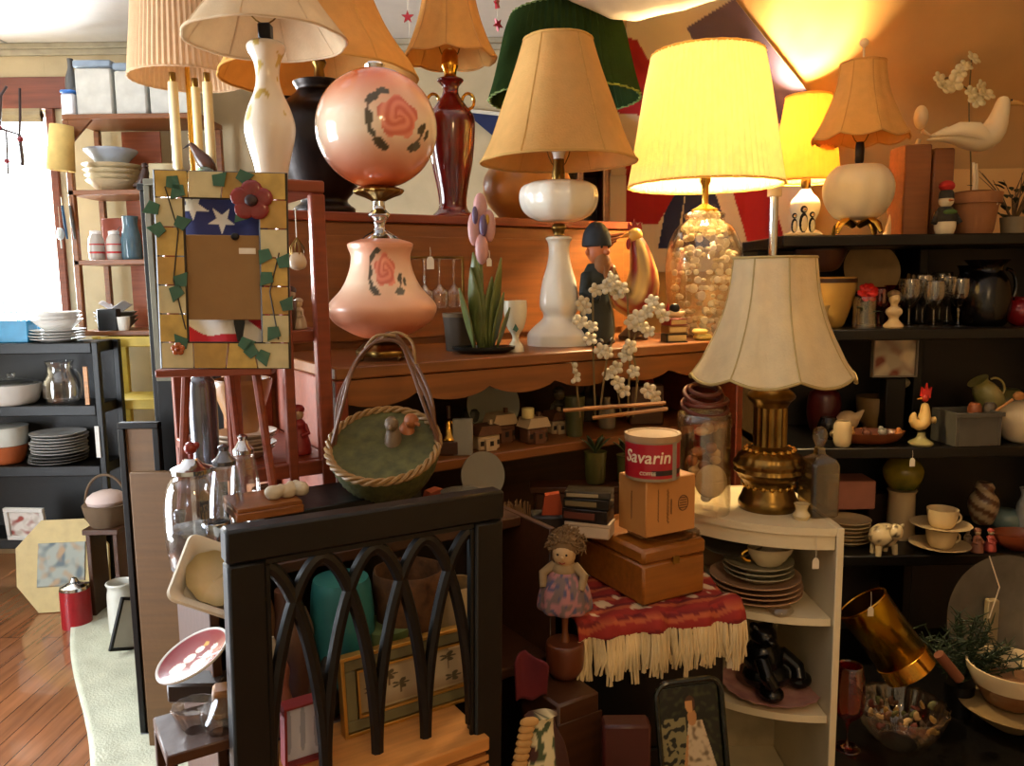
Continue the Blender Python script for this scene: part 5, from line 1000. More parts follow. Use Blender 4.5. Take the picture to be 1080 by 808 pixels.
# seagull
Ys = RY+.08; t = thing('seagull_figurine', 'white carved seagull standing on tall legs over the terracotta pot', 'figurine', at(1028, Ys, R0+PT), 0); o3 = at(1028, Ys, R0+PT); q = lambda a, b, d=0: tuple(Vector(wp(a, b, Ys))-Vector(o3)+Vector((0, d, 0)))
gm = W('#d8c8a2', .5)
MB().tube([q(976, 148), q(992, 146), q(1008, 145), q(1024, 147), q(1040, 146), q(1050, 136), q(1055, 120), q(1058, 108), q(1059, 101)], [(.006, .003), (.014, .007), (.028, .018), (.040, .034), (.042, .042), (.034, .034), .022, .020, .010], 24).build('body', gm, t, sub=1)
for s in (-1, 1): MB().tube([q(984, 143, s*.012), q(1005, 138, s*.034), q(1022, 140, s*.042), q(1038, 148, s*.034)], [(.004, .004), (.006, .018), (.006, .022), (.004, .010)], 14).build('wing', gm, t); MB().tube([q(1028+s*4, 172, s*.012), q(1029+s*4, 190, s*.012), q(1028+s*4, 207, s*.012)], .004, 8).build('leg', gm, t); MB().ell(*q(1063, 107, -.0 + s*.018), .003, .002, .003, 8).build('eye', BLACK, t)
MB().tube([q(1064, 108), q(1074, 109), q(1083, 111)], [.009, .006, .002], 10).build('beak', W('#cda35e'), t)
MB().lathe([(.05, 0), (.052, .004), (.04, .006)], 24).build('plinth', P('#7d4820'), t); 
# white orchid stem
Yq = RY+.24; o = at(1023, Yq, R0); st = [[rel(1023, 250, Yq, o), rel(1024, 180, Yq, o), rel(1022, 110, Yq, o), rel(1025, 60, Yq, o)], [rel(1022, 95, Yq, o), rel(1000, 82, Yq, o), rel(990, 90, Yq, o)]]
t = orchid('orchid', 'white silk orchid stem rising behind the seagull', o, st, [rel(a, b, Yq-.01, o) for a, b in ((990, 84), (996, 92), (1006, 88), (1012, 76), (1018, 70), (1026, 62), (1024, 98), (1034, 92), (1040, 100), (1030, 106))], W('#dccb98', .6), .026); MB().lathe([(.03, 0), (.035, .06)], 24).build('pot', dk, t)
t = thing('dried_foliage', 'dark twiggy dried foliage arrangement at the right end of the top shelf', 'plant', at(1068, RY+.12, R0)); b = MB()
for i in range(26): a = rnd.random()*2*PI; L_ = .08+.09*rnd.random(); b.tube([(0, 0, .03), (.3*L_*math.cos(a), .3*L_*math.sin(a), .03+L_*.6), (.75*L_*math.cos(a), .5*L_*math.sin(a), .03+L_)], [.0022, .0018, .0008], 5)
b.build('twigs', P('#5a4428', .8), t); b = MB()
for i in range(40): a = rnd.random()*2*PI; k_ = .03+.07*rnd.random(); leaf(b, (k_*math.cos(a), k_*math.sin(a), .04+.1*rnd.random()), (math.cos(a), math.sin(a), .8), .04, .007)
b.build('leaves', P('#2c3018', .7), t, sol=.001); MB().lathe([(.03, 0), (.036, .05)], 20).build('pot', P('#8a7c60'), t)
# silver pole
t = thing('metal_pole', 'slim chrome pole standing in front of the left end of the black shelving', 'pole', (at(815.5, 2.11, 1.6)[0], 2.11, 0)); z0, z1 = 0, ZP(815, 199, 2.11); MB().cyl(.07, 0, .012, n=36).build('base', CHROME, t); MB().cyl(.011, .012, z1-.02, n=20).build('pole', CHROME, t); MB().cyl(.018, z1-.0199, z1, n=20).build('cap', W('#d8c79c'), t)
# ---- second board
B2 = P('#3a1c10', .35)
rp('wooden_bowl', 'dark brown wooden bowl stacked inside the yellow ware bowl', 'bowl', 864, .12, R1+.162, [(12, 294), (20, 288), (27, 266), (27, 264)], B2, hollow=True)
t = thing('mixing_bowl', 'yellow ware mixing bowl with brown band on the second shelf', 'bowl', at(872, RY+.12, R1)); pr = prof(872, RY+.12, R1, [(14, 344), (18, 338), (27, 308), (28, 294), (29, 292)]); MB().lathe(smoothp(pr, 4), 44).build('bowl', mat('yellow_ware', '#b08a44', rough=.3, var=.08), t); MB().lathe([(pr[3][0]*1.01, pr[3][1]-.012), (pr[3][0]*1.02, pr[3][1])], 44, cap=False).build('band', B2, t, label='brown band')
rp('cream_pitcher', 'small cream pitcher in front of the yellow ware bowl', 'pitcher', 864, .025, R1, [(8, 348), (9, 344), (8, 330), (10, 322)], W('#d4b878'), hollow=True)
o = MB().lathe([(.05, 0), (.085, .006), (.088, .012), (.05, .006)], 44).build('tan_platter', mat('tan_china', '#a08458', rough=.35), loc=at(918, RY+.28, R1+.165), rot=(math.radians(74), 0, 0)); tag(o, 'tan oval platter standing at the back of the second shelf', 'platter')
boxi('dark_block', 'dark wooden block supporting the tan platter', 'box', 900, 938, RY+.22, R1, 310, .08, BLACK)
t = thing('candle_holder', 'clear glass candle holder with bright red flower', 'candle holder', at(911, RY+.06, R1)); MB().lathe(smoothp([(.03, 0), (.032, .004), (.03, .05), (.032, .09)], 3), 32, cap=False).build('glass_cup', G('#d8d2c2'), t, sol=.002); b = MB(); flower(b, (0, -.012, .098), .03, 6, (0, -1, .6)); flower(b, (.014, -.0, .108), .024, 6, (.3, -1, .8)); b.build('red_flower', P('#b3170f', .5), t, sol=.002); b = MB(); leaf(b, (-.01, -.01, .05), (-.6, -.5, .6), .04, .009); leaf(b, (.01, -.01, .04), (.6, -.6, .5), .04, .009); b.build('leaf', P('#1e3a1c'), t, sol=.001)
for i, (px, dy, h, lab) in enumerate(((926, .14, .115, 'ruby red glass goblet behind the white bust'), (941, .16, .12, 'ruby red glass tumbler beside the clear goblets'))):
    t = thing('goblet' if i == 0 else 'tumbler', lab, 'glass', at(px, RY+dy, R1)); rb = G('#8a1a18'); MB().lathe(smoothp([(.022, 0), (.004, .006), (.004, .04), (.02, .055), (.026, .08), (.024, h)], 3) if i == 0 else [(.022, 0), (.026, h)], 28, cap=False).build('bowl', rb, t, sol=.002)
# bust
t = thing('bust_figurine', 'small white classical bust figurine on the second shelf', 'figurine', at(942, RY+.045, R1)); kb = pm(942, RY+.045, R1); MB().lathe(smoothp([(9*kb, 0), (10*kb, 3*kb), (5*kb, 9*kb), (6*kb, 13*kb)], 3), 24).build('pedestal', W('#d2b888'), t); MB().ell(0, 0, 17*kb, 9*kb, 6*kb, 6*kb).tube([(0, 0, 20*kb), (0, 0, 27*kb)], 3.6*kb, 12).ell(0, 0, 31*kb, 5.5*kb, 6*kb, 7*kb).ell(0, -6*kb, 30*kb, 1.5*kb).build('head_and_shoulders', W('#d2b888'), t, remesh=.002); MB().ell(0, 1.5*kb, 35*kb, 6.5*kb, 6.5*kb, 5*kb).build('hair', P('#6e5636', .5), t)
# clear goblets
gob = None
for i, (px, dy, s) in enumerate(((958, .10, 1), (972, .16, 1.08), (984, .08, .95), (998, .14, 1.05), (1010, .09, 1), (966, .22, 1.1), (990, .24, 1.12))):
    lab = 'clear stemmed goblet, %s in the cluster left of the black jug' % ['front left', 'second from the left', 'front middle', 'fourth from the left', 'front right', 'back left', 'back right'][i]
    if gob is None:
        gob = MB().lathe(smoothp([(.026, 0), (.024, .003), (.004, .008), (.0035, .05), (.012, .06), (.028, .085), (.031, .11), (.028, .14)], 4), 28, cap=False).build('goblet', G('#e6dfcf'), sol=.0015); o = gob
    else: o = gob.copy(); COL.objects.link(o)
    o.location = at(px, RY+dy, R1); o.scale = (s, s, s); tag(o, lab, 'goblet', 'clear goblets on the second shelf')
bk = mat('black_glaze', '#080707', rough=.22, var=.2, spec=.4)
for px, dy, pts, lab in ((1037, .10, [(18, 350), (22, 344), (25, 325), (22, 300), (15, 285), (22, 274)], 'tall black glazed jug with flared rim'), (1020, .22, [(12, 350), (16, 335), (16, 310), (10, 290), (13, 280)], 'smaller black glazed jug behind the tall flared one')):
    t = thing('jug', lab, 'jug', at(px, RY+dy, R1)); pr = prof(px, RY+dy, R1, pts); MB().lathe(smoothp(pr, 5), 44).build('body', bk, t); handle(t, pr[2][0]*.85, pr[2][1], pr[4][1], .03, bk, 0, .006)
rp('red_vase', 'round dark red vase at the right end of the second shelf', 'vase', 1076, .08, R1, [(6, 350), (12, 345), (16, 332), (12, 320), (7, 316), (8, 313)], mat('red_glaze', '#7a1416', rough=.2))
smallfig(1058, .0, R1, .11, 'cream and blue lady figurine at the right of the second shelf, behind the red vase', W('#b09a72'), W('#c9a878'), yv=RY+.25)
z_ = ZP(944, 404, RY+.02); picture('small_picture', 'small square mirror tile, its reflection painted as reddish and grey blotches, above the trinket tray', 'picture', (X(944, RY+.15, z_), RY+.15, z_), 47*pm(944, RY+.15, z_), 46*pm(944, RY+.15, z_), 0, 0, .004, P('#8a8070'), blurp('#b0a48c', ('#7a3a2a', '#d8cba8'), 4, 3)); o = MB().box(-.03, .03, .0, .05, 0, z_-R2-.001).build('tile_riser', BLACK, loc=(X(944, RY+.15, z_), RY+.14, R2)); tag(o, 'black block under the small square mirror tile', 'block')  # mirror tile: painted blotches stand in for a bright reflection
# ---- third board
t = thing('wooden_boat_tray', 'long brown wooden tray of trinkets on the third shelf', 'tray', at(915, RY+.07, R2)); MB().lathe(smoothp([(.05, 0), (.085, .008), (.105, .032), (.102, .032), (.08, .014), (.001, .010)], 3), 48, sy=.55, cap=False).build('tray', P('#6d3a1c', .35), t)
tc_ = ['#6a5a3c', '#b98a4a', '#5a3020', '#8a8478', '#c47a3c']
for i, lab in enumerate(('drab brass trinket at the left of the wooden tray', 'tan pebble-like trinket in the wooden tray', 'dark red trinket in the middle of the wooden tray', 'grey shell trinket in the wooden tray', 'orange glassy trinket at the right of the wooden tray')):
    a = at(880+i*17, RY+.07+.02*(i % 2), R2+.016); o = MB().ell(0, 0, .012, .015, .012, .012, 12).ell(.006, 0, .022, .008, n=10).build('trinket', P(tc_[i], .3), loc=a, rot=i); tag(o, lab, 'trinket', 'trinkets in the wooden tray')
t = thing('white_shell', 'lumpy cream conch shell behind the wooden tray', 'shell', at(893, RY+.16, R2)); MB().ell(0, 0, .05, .034, .03, .032).tube([(.02, -.01, .06), (.045, -.01, .085)], [.016, .003]).ell(-.02, 0, .03, .022).build('shell_body', W('#c0a476', .5), t, remesh=.004)
rp('serving_bowl', 'tan bowl piled with odds and ends, behind the wooden tray', 'bowl', 926, .24, R2, [(10, 472), (16, 464), (22, 440), (23, 418)], P('#7d6238', .4)); o = MB().ell(0, 0, 0, .045, .04, .022).build('lace_bundle', W('#8e8468', .9), loc=(at(926, RY+.24, 0)[0], RY+.24, R2+.155)); tag(o, 'greyish lace bundle heaped on the tan bowl', 'lace')
rp('creamer', 'small white creamer at the left of the third shelf', 'creamer', 888, .03, R2, [(7, 472), (9, 466), (9, 450), (7, 444)], W('#cdb88c'), hollow=True); rp('black_creamer', 'tiny black pot behind the white creamer', 'pot', 873, .14, R2, [(8, 472), (11, 455), (8, 440)], bk)
rp('dark_jar', 'dark red squat jar at the back left of the third shelf', 'jar', 868, .24, R2, [(12, 472), (17, 450), (16, 420), (10, 410)], P('#4a1614', .3))
# rooster figurine right
Y7 = RY+.03; t = thing('rooster_figurine', 'small cream rooster with bright red comb on the third shelf edge', 'figurine', at(971, Y7, R2)); kr = pm(971, Y7, R2)
MB().lathe(smoothp([(11*kr, 0), (12*kr, 3*kr), (5*kr, 8*kr), (4*kr, 14*kr)], 3), 24).build('stand', P('#8c8458', .4), t)
MB().tube([(-8*kr, 0, 36*kr), (-11*kr, 0, 26*kr), (-4*kr, 0, 20*kr), (3*kr, 0, 24*kr), (3*kr, 0, 36*kr), (2*kr, 0, 46*kr)], [.006, .014, .022, .024, .013, .010], 18).tube([(8*kr, 0, 24*kr), (14*kr, 0, 30*kr), (14*kr, 0, 22*kr)], [.012, .010, .003], 12).build('body', W('#c4a464', .4), t, sub=1); MB().ell(2*kr, 0, 50*kr, .010, .010, .012).build('head', P('#a02818', .4), t); MB().tube([(-1*kr, 0, 50*kr), (-6*kr, 0, 49*kr)], [.004, .001]).build('beak', P('#b5782a'), t)
MB().prism([(-3*kr, 52*kr), (-2*kr, 62*kr), (1*kr, 58*kr), (3*kr, 66*kr), (5*kr, 58*kr), (8*kr, 62*kr), (7*kr, 50*kr)], -.004, .004).build('comb', P('#b3201c', .4), t)
pricetag(962, 492, RY-.012, 'white card tag hanging from the third shelf under the cream rooster', .022, .012)
t = thing('plastic_bin', 'grey square bin of spoons and trinkets on the third shelf', 'bin', at(1018, RY+.06, R2), .1); kw_ = pm(1018, RY+.06, R2); h = ZP(1018, 436, RY)-R2; b = MB()
for a, c_, d_, e_ in ((-25, -22, -20, 22), (22, 25, -20, 22), (-22, 22, -20, -17), (-22, 22, 19, 22)): b.box(a*kw_, c_*kw_, d_*kw_, e_*kw_, 0, h)
b.box(-22*kw_, 22*kw_, -17*kw_, 19*kw_, 0, .006).build('bin_walls', P('#4e4c44', .5), t); MB().box(-27*kw_, 27*kw_, -22*kw_, -20.1*kw_, h-.012, h).build('rim', P('#4e4c44', .5), t)
for i, (a, c_, col_, lab) in enumerate(((1005, 410, '#8a4a26', 'copper-coloured mug standing in the grey bin'), (1020, 415, '#5e5040', 'brown figurine head poking out of the grey bin'))): o = MB().lathe(smoothp([(.016, 0), (.02, .03), (.018, .06), (.012, .07)], 3), 20).build('mug' if i == 0 else 'figurine', P(col_, .4), loc=(at(a, RY+.07, 0)[0], RY+.07, R2+.045)); tag(o, lab, 'mug' if i == 0 else 'figurine')
t = thing('wooden_spoon', 'long wooden spoon leaning out of the grey bin', 'spoon', (at(1012, RY+.05, 0)[0], RY+.05, R2+.05)); MB().tube([(-.0, 0, 0), (.04, -.01, .05), (.075, -.02, .08)], .004, 8).build('handle', wood('pine'), t); MB().ell(.09, -.022, .09, .017, .008, .013).build('bowl', wood('pine'), t)
t = thing('pitcher', 'tilted green and yellow glazed pitcher lying above the grey bin', 'pitcher', wp(1042, 418, RY+.18), (0, math.radians(-35), 0)); MB().lathe(smoothp([(.03, -.05), (.038, -.02), (.036, .02), (.026, .045), (.032, .06)], 4), 32).build('body', mat('green_yellow', '#8e8a3c', rough=.3, c2='#b5a870'), t); handle(t, .034, -.02, .04, .025, W('#a89a5c'))
boxi('dark_stack', 'dark box under the tilted pitcher at the back of the third shelf', 'box', 1028, 1062, RY+.14, R2, 440, .1, BLACK)
t = thing('teapot', 'round white teapot with pinkish glow at the right frame edge', 'teapot', at(1077, RY+.06, R2)); MB().lathe(smoothp([(.035, 0), (.05, .012), (.066, .05), (.062, .09), (.035, .115), (.012, .12)], 4), 40).build('body', W('#b9a98a', .25), t); MB().ell(0, 0, .13, .012).build('lid_knob', W('#b9a98a', .25), t); MB().tube([(-.055, 0, .05), (-.08, 0, .07), (-.09, 0, .1)], [.014, .010, .007]).build('spout', W('#b9a98a', .25), t)
rp('olive_dish', 'olive round dish standing behind the white teapot', 'dish', 1058, .22, R2, [(14, 472), (20, 450), (22, 425), (12, 410)], P('#5a5a32', .35))
# ---- fourth board
plates(6, 893, RY+.12, R3, .066, .012, 'white saucer', 'at the left of the fourth shelf', W('#cbb488'), 'white saucers on the fourth shelf', 'saucer')
o = boxi('folded_papers', 'pink folder lying on boards at the left of the fourth shelf', 'folder', 878, 930, RY+.1, R3+.12, 503, .10, P('#a46a58'), tilt=0); boxi('brown_box', 'low brown box holding up the pink folder', 'box', 915, 935, RY+.24, R3, 521, .1, P('#2c1a10')); o.location.y = RY+.14; o.location.z = R3+.0965+.0
Y8 = RY+.02; t = thing('cow_creamer', 'white cow-shaped creamer with dark patches on the fourth shelf', 'creamer', at(931, Y8, R3), .3)
def cowc(x, y, z): return lin('#4a3c2c') if noise.noise(Vector((x*55+3, y*55, z*55))) > .22 else lin('#cdbb92')
MB().ell(0, 0, .055, .046, .034, .036, 28).ell(.014, -.03, .072, .022, .02, .024, 20).build('body', vc(.3), t, col=cowc)
for a, c_ in ((-.026, -.012), (.026, -.014), (-.02, .014), (.02, .014)): MB().tube([(a, c_, .03), (a*1.1, c_*1.2, .0)], [.010, .008], 10).build('leg', W('#cdbb92'), t)
for s in (-1, 1): MB().ell(.014+s*.022, -.03, .088, .009, .004, .006).build('ear', W('#cdbb92'), t)
t = thing('green_vase', 'green and yellow round vase on a white footed cup, back of the fourth shelf', 'vase', at(949, RY+.17, R3)); pr = prof(949, RY+.17, R3, [(15, 570), (14, 560), (13, 522), (15, 518), (14, 516), (19, 505), (20, 495), (13, 484), (6, 482)])
MB().lathe(pr[:4], 28).build('white_cup', W('#b9a27a'), t, label='white lower cup'); MB().lathe(smoothp([(r, z+.001) for r, z in pr[4:]], 4), 32).build('round_body', mat('green_yellow2', '#34441a', rough=.25, c2='#a08a1e', scale=9), t)
def cupsaucer(z, where, lean=0):
    x_, y_, _ = at(992, RY+.05, R3); o = MB().lathe(smoothp([(.03, 0), (.04, .004), (.078, .016), (.08, .018), (.04, .008), (.001, .006)], 3), 48, cap=False).build('saucer', W('#cbb58a'), loc=(x_-.004, y_, z)); tag(o, 'white saucer, %s of the two cup stacks' % where, 'saucer', 'white cups and saucers')
    t = thing('teacup', 'white teacup, %s one of the stacked pair' % where, 'cup', (x_, y_, z+.0075), 0, 'white cups and saucers'); MB().lathe(smoothp([(.024, 0), (.03, .003), (.038, .02), (.043, .052), (.041, .052), (.034, .012), (.001, .006)], 3), 40, cap=False).build('cup', W('#cbb58a'), t); handle(t, .037, .012, .042, .018, W('#cbb58a')); return z+.060
zc_ = cupsaucer(R3, 'lower'); cupsaucer(zc_+.0005, 'upper')
t = thing('owl_vase', 'brown and white striped owl vase on the fourth shelf', 'vase', at(1036, RY+.15, R3+.045)); 
def owlc(x, y, z): return lin('#5a3a22') if math.sin(z*160+math.atan2(y, x)*3) > .1 else lin('#a08c6c')
MB().lathe(smoothp([(.022, 0), (.03, .01), (.042, .05), (.04, .08), (.026, .10), (.028, .115), (.02, .13)], 5), 48).build('body', vc(.3), t, col=owlc); boxi('dark_riser', 'dark riser block under the owl vase', 'box', 1018, 1054, RY+.10, R3, 541, .10, BLACK); bpy.data.objects['dark_riser'].scale.z = .045/max(.001, bpy.data.objects['dark_riser'].dimensions.z)
for i, (px, dy, h, c1, c2, lab) in enumerate(((1030, .02, .075, '#8a5a44', '#a88a68', 'pink and brown girl figurine at the right of the cups'), (1044, .03, .07, '#a0443c', '#8a7a60', 'reddish figurine with green bow beside the girl figurine'), (1020, .09, .05, '#9a8464', '#9a8464', 'tiny tan figurine behind the girl figurine'))): smallfig(px, 0, R3, h, lab, P(c1), P(c2), yv=RY+dy)
rp('teal_bowl', 'pale teal bowl behind the little figurines', 'bowl', 1060, .18, R3, [(8, 575), (12, 570), (17, 555), (15, 542), (9, 537)], W('#6f8480'))
t = thing('brown_dish', 'reddish brown oval dish at the right end of the fourth shelf', 'dish', at(1074, RY+.05, R3)); MB().lathe(smoothp([(.04, 0), (.07, .02), (.08, .045), (.077, .045), (.06, .02), (.001, .012)], 3), 44, sy=.7, cap=False).build('dish', P('#7a3a20', .3), t)
rp('white_jug', 'bluish white jug at the right frame edge of the fourth shelf', 'jug', 1082, .14, R3, [(7, 580), (10, 560), (11, 540), (7, 525), (9, 515)], W('#aab0ac'))
# ---- below the fourth board
t = thing('glass_platter', 'large grey glass platter standing behind the low table', 'platter', at(1052, 2.05, LT+.0), (math.radians(80), 0, .1)); t.location.z = LT+.16
MB().lathe(smoothp([(.06, 0), (.15, .008), (.165, .02), (.16, .022), (.06, .006)], 3), 64).build('plate', mat('grey_glass', '#55534c', rough=.1, spec=.8), t)
b = boxi('white_post', 'thin whitish wooden post leaning under the fourth shelf', 'post', 997, 1008, RY-.04, LT, 606, .02, P('#8c7c5c')); b.location.y = 2.02
boxi('red_folder', 'dark red folder standing behind the glass platter', 'folder', 1010, 1046, 2.14, LT, 618, .01, P('#521012')); 
o = [q for q in bpy.data.objects if q.name == 'red_folder'][0]; o.location.y = 2.1; o.dimensions
# brass cylinder
ax0, ax1 = Vector(wp(912, 640, 1.86)), Vector(wp(958, 704, 1.82)); d_ = (ax1-ax0).normalized(); t = thing('brass_bucket', 'shiny brass cylinder vase lying tilted above the crystal bowl', 'vase', ax1, d_.to_track_quat('-Z', 'Y').to_euler()); L_ = (ax1-ax0).length+.01; Rb = .062
MB().lathe([(Rb, .03), (Rb*1.0, L_), (Rb*.96, L_), (Rb*.96, .032), (.001, .031)], 64, cap=False).build('body', mat('brushed_brass', '#9c7c1e', rough=.22, metal=1, var=.1), t, sol=.001); MB().lathe([(Rb*.9, -.012), (Rb*1.03, -.01), (Rb*1.04, .028), (Rb, .0299)], 64).build('base_band', GOLD, t); MB().tube([(Rb*math.cos(i/40*2*PI), Rb*math.sin(i/40*2*PI), L_) for i in range(40)], .003, 6, closed=True).build('rim', GOLD, t)
pricetag(918, 650, 1.75, 'white card tag hanging on the side of the brass cylinder', .035, .011)
# crystal bowl
kx = at(948, 1.74, LT); t = thing('crystal_bowl', 'cut crystal bowl of coloured potpourri on the low table', 'bowl', kx); pr = [(.04, 0), (.05, .006), (.085, .05), (.10, .095)]; MB().lathe(smoothp(pr, 4), 72, rm=lambda a, k: 1+.025*math.cos(a*18), cap=False).build('bowl', G('#e0d6c2'), t, sol=.003)
for i in range(36):
    a = rnd.random()*2*PI; r = .075*math.sqrt(rnd.random()); o = MB().ell(0, 0, 0, .012, .007, .005, 8).ell(.006, .003, .002, .005, .008, .003, 6).build('potpourri_piece', P(['#5a2418', '#4a4a24', '#8a6c34', '#3a2c1c', '#a08458', '#5a3a22'][i % 6], .6), loc=(kx[0]+r*math.cos(a), kx[1]+r*math.sin(a), LT+.03+.075*(.3+.7*rnd.random())*(.5+r/.15)), rot=(rnd.random()*3, rnd.random()*3, 0)); tag(o, 'small coloured potpourri piece among those in the crystal bowl', 'potpourri', 'potpourri pieces in the crystal bowl')
# evergreen
t = thing('evergreen_sprig', 'dark green artificial pine sprig behind the brass cylinder', 'plant', at(1010, 1.86, LT)); b = MB()
for i in range(26):
    a = rnd.uniform(-1.2, 1.2); p0 = Vector((0, 0, .08)); p1 = Vector((.14*math.sin(a), rnd.uniform(-.05, .05), .08+.18*math.cos(a)*(.6+.5*rnd.random())))
    b.tube([p0, (p0+p1)/2+Vector((0, 0, .01)), p1], .002, 5)
    for j in range(26): p = p0.lerp(p1, .25+.75*j/26); b.tube([p, p+Vector((rnd.uniform(-.03, .03), rnd.uniform(-.03, .02), rnd.uniform(-.005, .03)))], [.0022, .0008], 4)
b.build('needles', P('#1d3018', .6), t); MB().lathe([(.03, 0), (.035, .08)], 20).build('pot', BLACK, t)
o = MB().tube([(0, 0, 0), (.05, .0, -.06)], .012, 10).build('cinnamon_stick', P('#6a3a20', .7), loc=wp(990, 690, 1.72)); tag(o, 'reddish brown cinnamon stick beside the brass cylinder rim', 'stick')
t = thing('mixing_bowl', 'white enamel bowl with brown band on the low table at right edge', 'bowl', at(1066, 1.80, LT+.06)); MB().lathe(smoothp([(.05, 0), (.06, .01), (.085, .05)], 3), 44).build('lower_body', P('#7a5230', .3), t, label='brown glazed lower body'); MB().lathe([(.0852, .0505), (.098, .08), (.10, .095), (.095, .095), (.08, .052)], 44, cap=False).build('white_rim', W('#d2c29c'), t)
rp('under_bowl', 'larger tan bowl under the white and brown bowl', 'bowl', 1066, -.45, LT, [(14, 800), (24, 795)], P('#7d6844')); o = [q for q in bpy.data.objects if q.name == 'under_bowl'][0]; o.data = MB().lathe(smoothp([(.04, 0), (.07, .02), (.11, .05), (.105, .056), (.001, .058)], 3), 44).build('tmp', P('#7d6844')).data; bpy.data.objects.remove(bpy.data.objects['tmp'])
t = thing('wine_glass', 'tall red-lined glass standing between the corner shelf and brass cylinder', 'glass', at(893, 1.72, LT)); MB().lathe(smoothp([(.03, 0), (.004, .008), (.004, .06), (.03, .09), (.034, .14), (.026, .20)], 4), 32, cap=False).build('glass', G('#8a1c1e'), t, sol=.002)
x, y, z = wp(1040, 640, 1.9); tag(MB().tube([(0, 0, .0), (.03, 0, -.08), (.01, 0, -.16)], .0015, 5).build('cord', STRING, loc=(x, y, z+.13)), 'thin white string hanging down in front of the grey glass platter', 'string')
# ================================================================ corner shelf contents
K0, K1, K2, K3 = KZ
# decanter
t = thing('glass_decanter', 'frosted square glass bottle with stopper beside the brass lamp', 'bottle', at(862, 1.49, K0), .2); kd = pm(862, 1.49, K0)
b = MB(); sq = rsq(16*kd, 5*kd); n = len(sq); L = [(.9, 0), (1, .003), (1, .098), (.85, .108), (.3, .118), (.26, .13)]; vs = [(x*q, y*q, z) for q, z in L for x, y in sq]; b.add(vs, [(i*n+k, i*n+(k+1) % n, (i+1)*n+(k+1) % n, (i+1)*n+k) for i in range(len(L)-1) for k in range(n)]+[tuple(range(n))[::-1], tuple((len(L)-1)*n+k for k in range(n))]); b.build('bottle', mat('frosted', '#b9ac90', rough=.25, kind='glass'), t)
MB().lathe(smoothp([(.005, .1305), (.008, .134), (.014, .15), (.010, .165), (.002, .17)], 3), 20).build('stopper', G('#d6ccb6'), t)
o = MB().lathe(smoothp([(.012, 0), (.016, .008), (.010, .018), (.014, .03)], 3), 20, rm=ridged).build('salt_cellar', W('#cdb98a'), loc=at(845, 1.46, K0)); tag(o, 'tiny cream salt cellar between brass lamp and glass bottle', 'cellar')
# shell vase with rings on top
t = thing('shell_vase', 'clear glass vase of seashells at the left of the corner shelf top', 'vase', at(741, 1.52, K0)); pr = prof(741, 1.52, K0, [(27, 512), (28, 505), (27, 470), (27, 435)]); MB().lathe(smoothp(pr, 3), 44, cap=False).build('glass', G('#dcd4c0'), t, sol=.002); VT = pr[-1][1]; VX = at(741, 1.52, K0); vr = pr[2][0]
b = MB(); 
a = -PI/2; b.grid(lambda u, v: ((.030*v)*math.cos(u*2*PI)+.008, -vr*.55-.008*(1-v*v), .066+.032*v*math.sin(u*2*PI)), 30, 8); b.build('scallop_shell', mat('scallop', '#c4ac7c', rough=.6, var=.1, bump=.5, bscale=90), t, sol=.003)
for i in range(22):
    a = rnd.random()*2*PI; r = vr*.62*math.sqrt(rnd.random()); z = .02+(VT*.75)*rnd.random()
    if r*math.sin(a) < -vr*.35 and z < .1: continue
    MB().ell(r*math.cos(a), r*math.sin(a), z, .010+.006*rnd.random(), .010, .008+.005*rnd.random(), 10).build('seashell', [W('#b08a5a', .5), W('#8a5a3a', .5), W('#cdb890', .5)][i % 3], t)
rr = P('#5a2418', .35); 
for i, (R_, z, tl, dx) in enumerate(((.042, .012, .10, 0), (.040, .022, -.12, .002), (.036, .034, .18, -.002), (.028, .044, .05, .0))):
    o = MB().tube([(R_*math.cos(a), R_*math.sin(a), 0) for a in [k/40*2*PI for k in range(40)]], .0045, 8, closed=True).build('bangle', rr, loc=(VX[0]+dx, VX[1], K0+VT+z), rot=(tl+.25, tl*.5, 0)); tag(o, ['largest dark red bangle lying on the shell vase rim', 'second dark red bangle on the shell vase', 'third dark red bangle, tilted, on the shell vase', 'smallest dark red bangle on top of the shell vase'][i], 'bangle', 'bangles on the shell vase')
# second board: china with tureen
cx_, cy_ = at(797, 1.52, K1)[:2]
zt_ = plates(4, 797, 1.52, K1, .086, .010, 'rose-rimmed china plate', 'on the second board of the corner shelf', W('#c09a78'), 'china plates on the corner shelf', jit=.003)
zt_ = plates(3, 800, 1.52, K1+.04, .066, .010, 'green-edged china saucer', 'on the rose-rimmed plates', W('#a8a084'), 'saucers on the corner shelf', jit=.003, name='saucer', cat='saucer')
t = thing('gravy_boat', 'white gravy boat with gilt lip on the saucers of the corner shelf', 'gravy boat', (cx_+.02, cy_-.01, zt_-.008)); MB().lathe(smoothp([(.022, 0), (.026, .004), (.04, .022), (.044, .034), (.041, .034), (.03, .01), (.001, .006)], 3), 40, sy=.7, rm=lambda a, k: 1+.12*math.cos(a)*k, cap=False).build('boat', W('#d2c098'), t); handle(t, -.036, .008, .03, -.016, GOLD)
o = MB().lathe([(.03, 0), (.058, .008), (.06, .011), (.03, .004)], 40).build('dark_plate', mat('pewter', '#6f7178'), loc=(cx_-.04, cy_+.04, zt_+.012), rot=(.15, 0, 0)); tag(o, 'dark metal-edged dish lying at the back of the saucer stack', 'dish')
pricetag(860, 600, 1.40, 'white card tag hanging under the corner shelf top at right', .042, .010); o = MB().lathe(smoothp([(.02, 0), (.026, .008), (.02, .016)], 3), 30).build('glass_coaster', G('#d0c8b4'), loc=at(822, 1.44, K1)); tag(o, 'small glass dish at the front of the second corner board', 'dish')
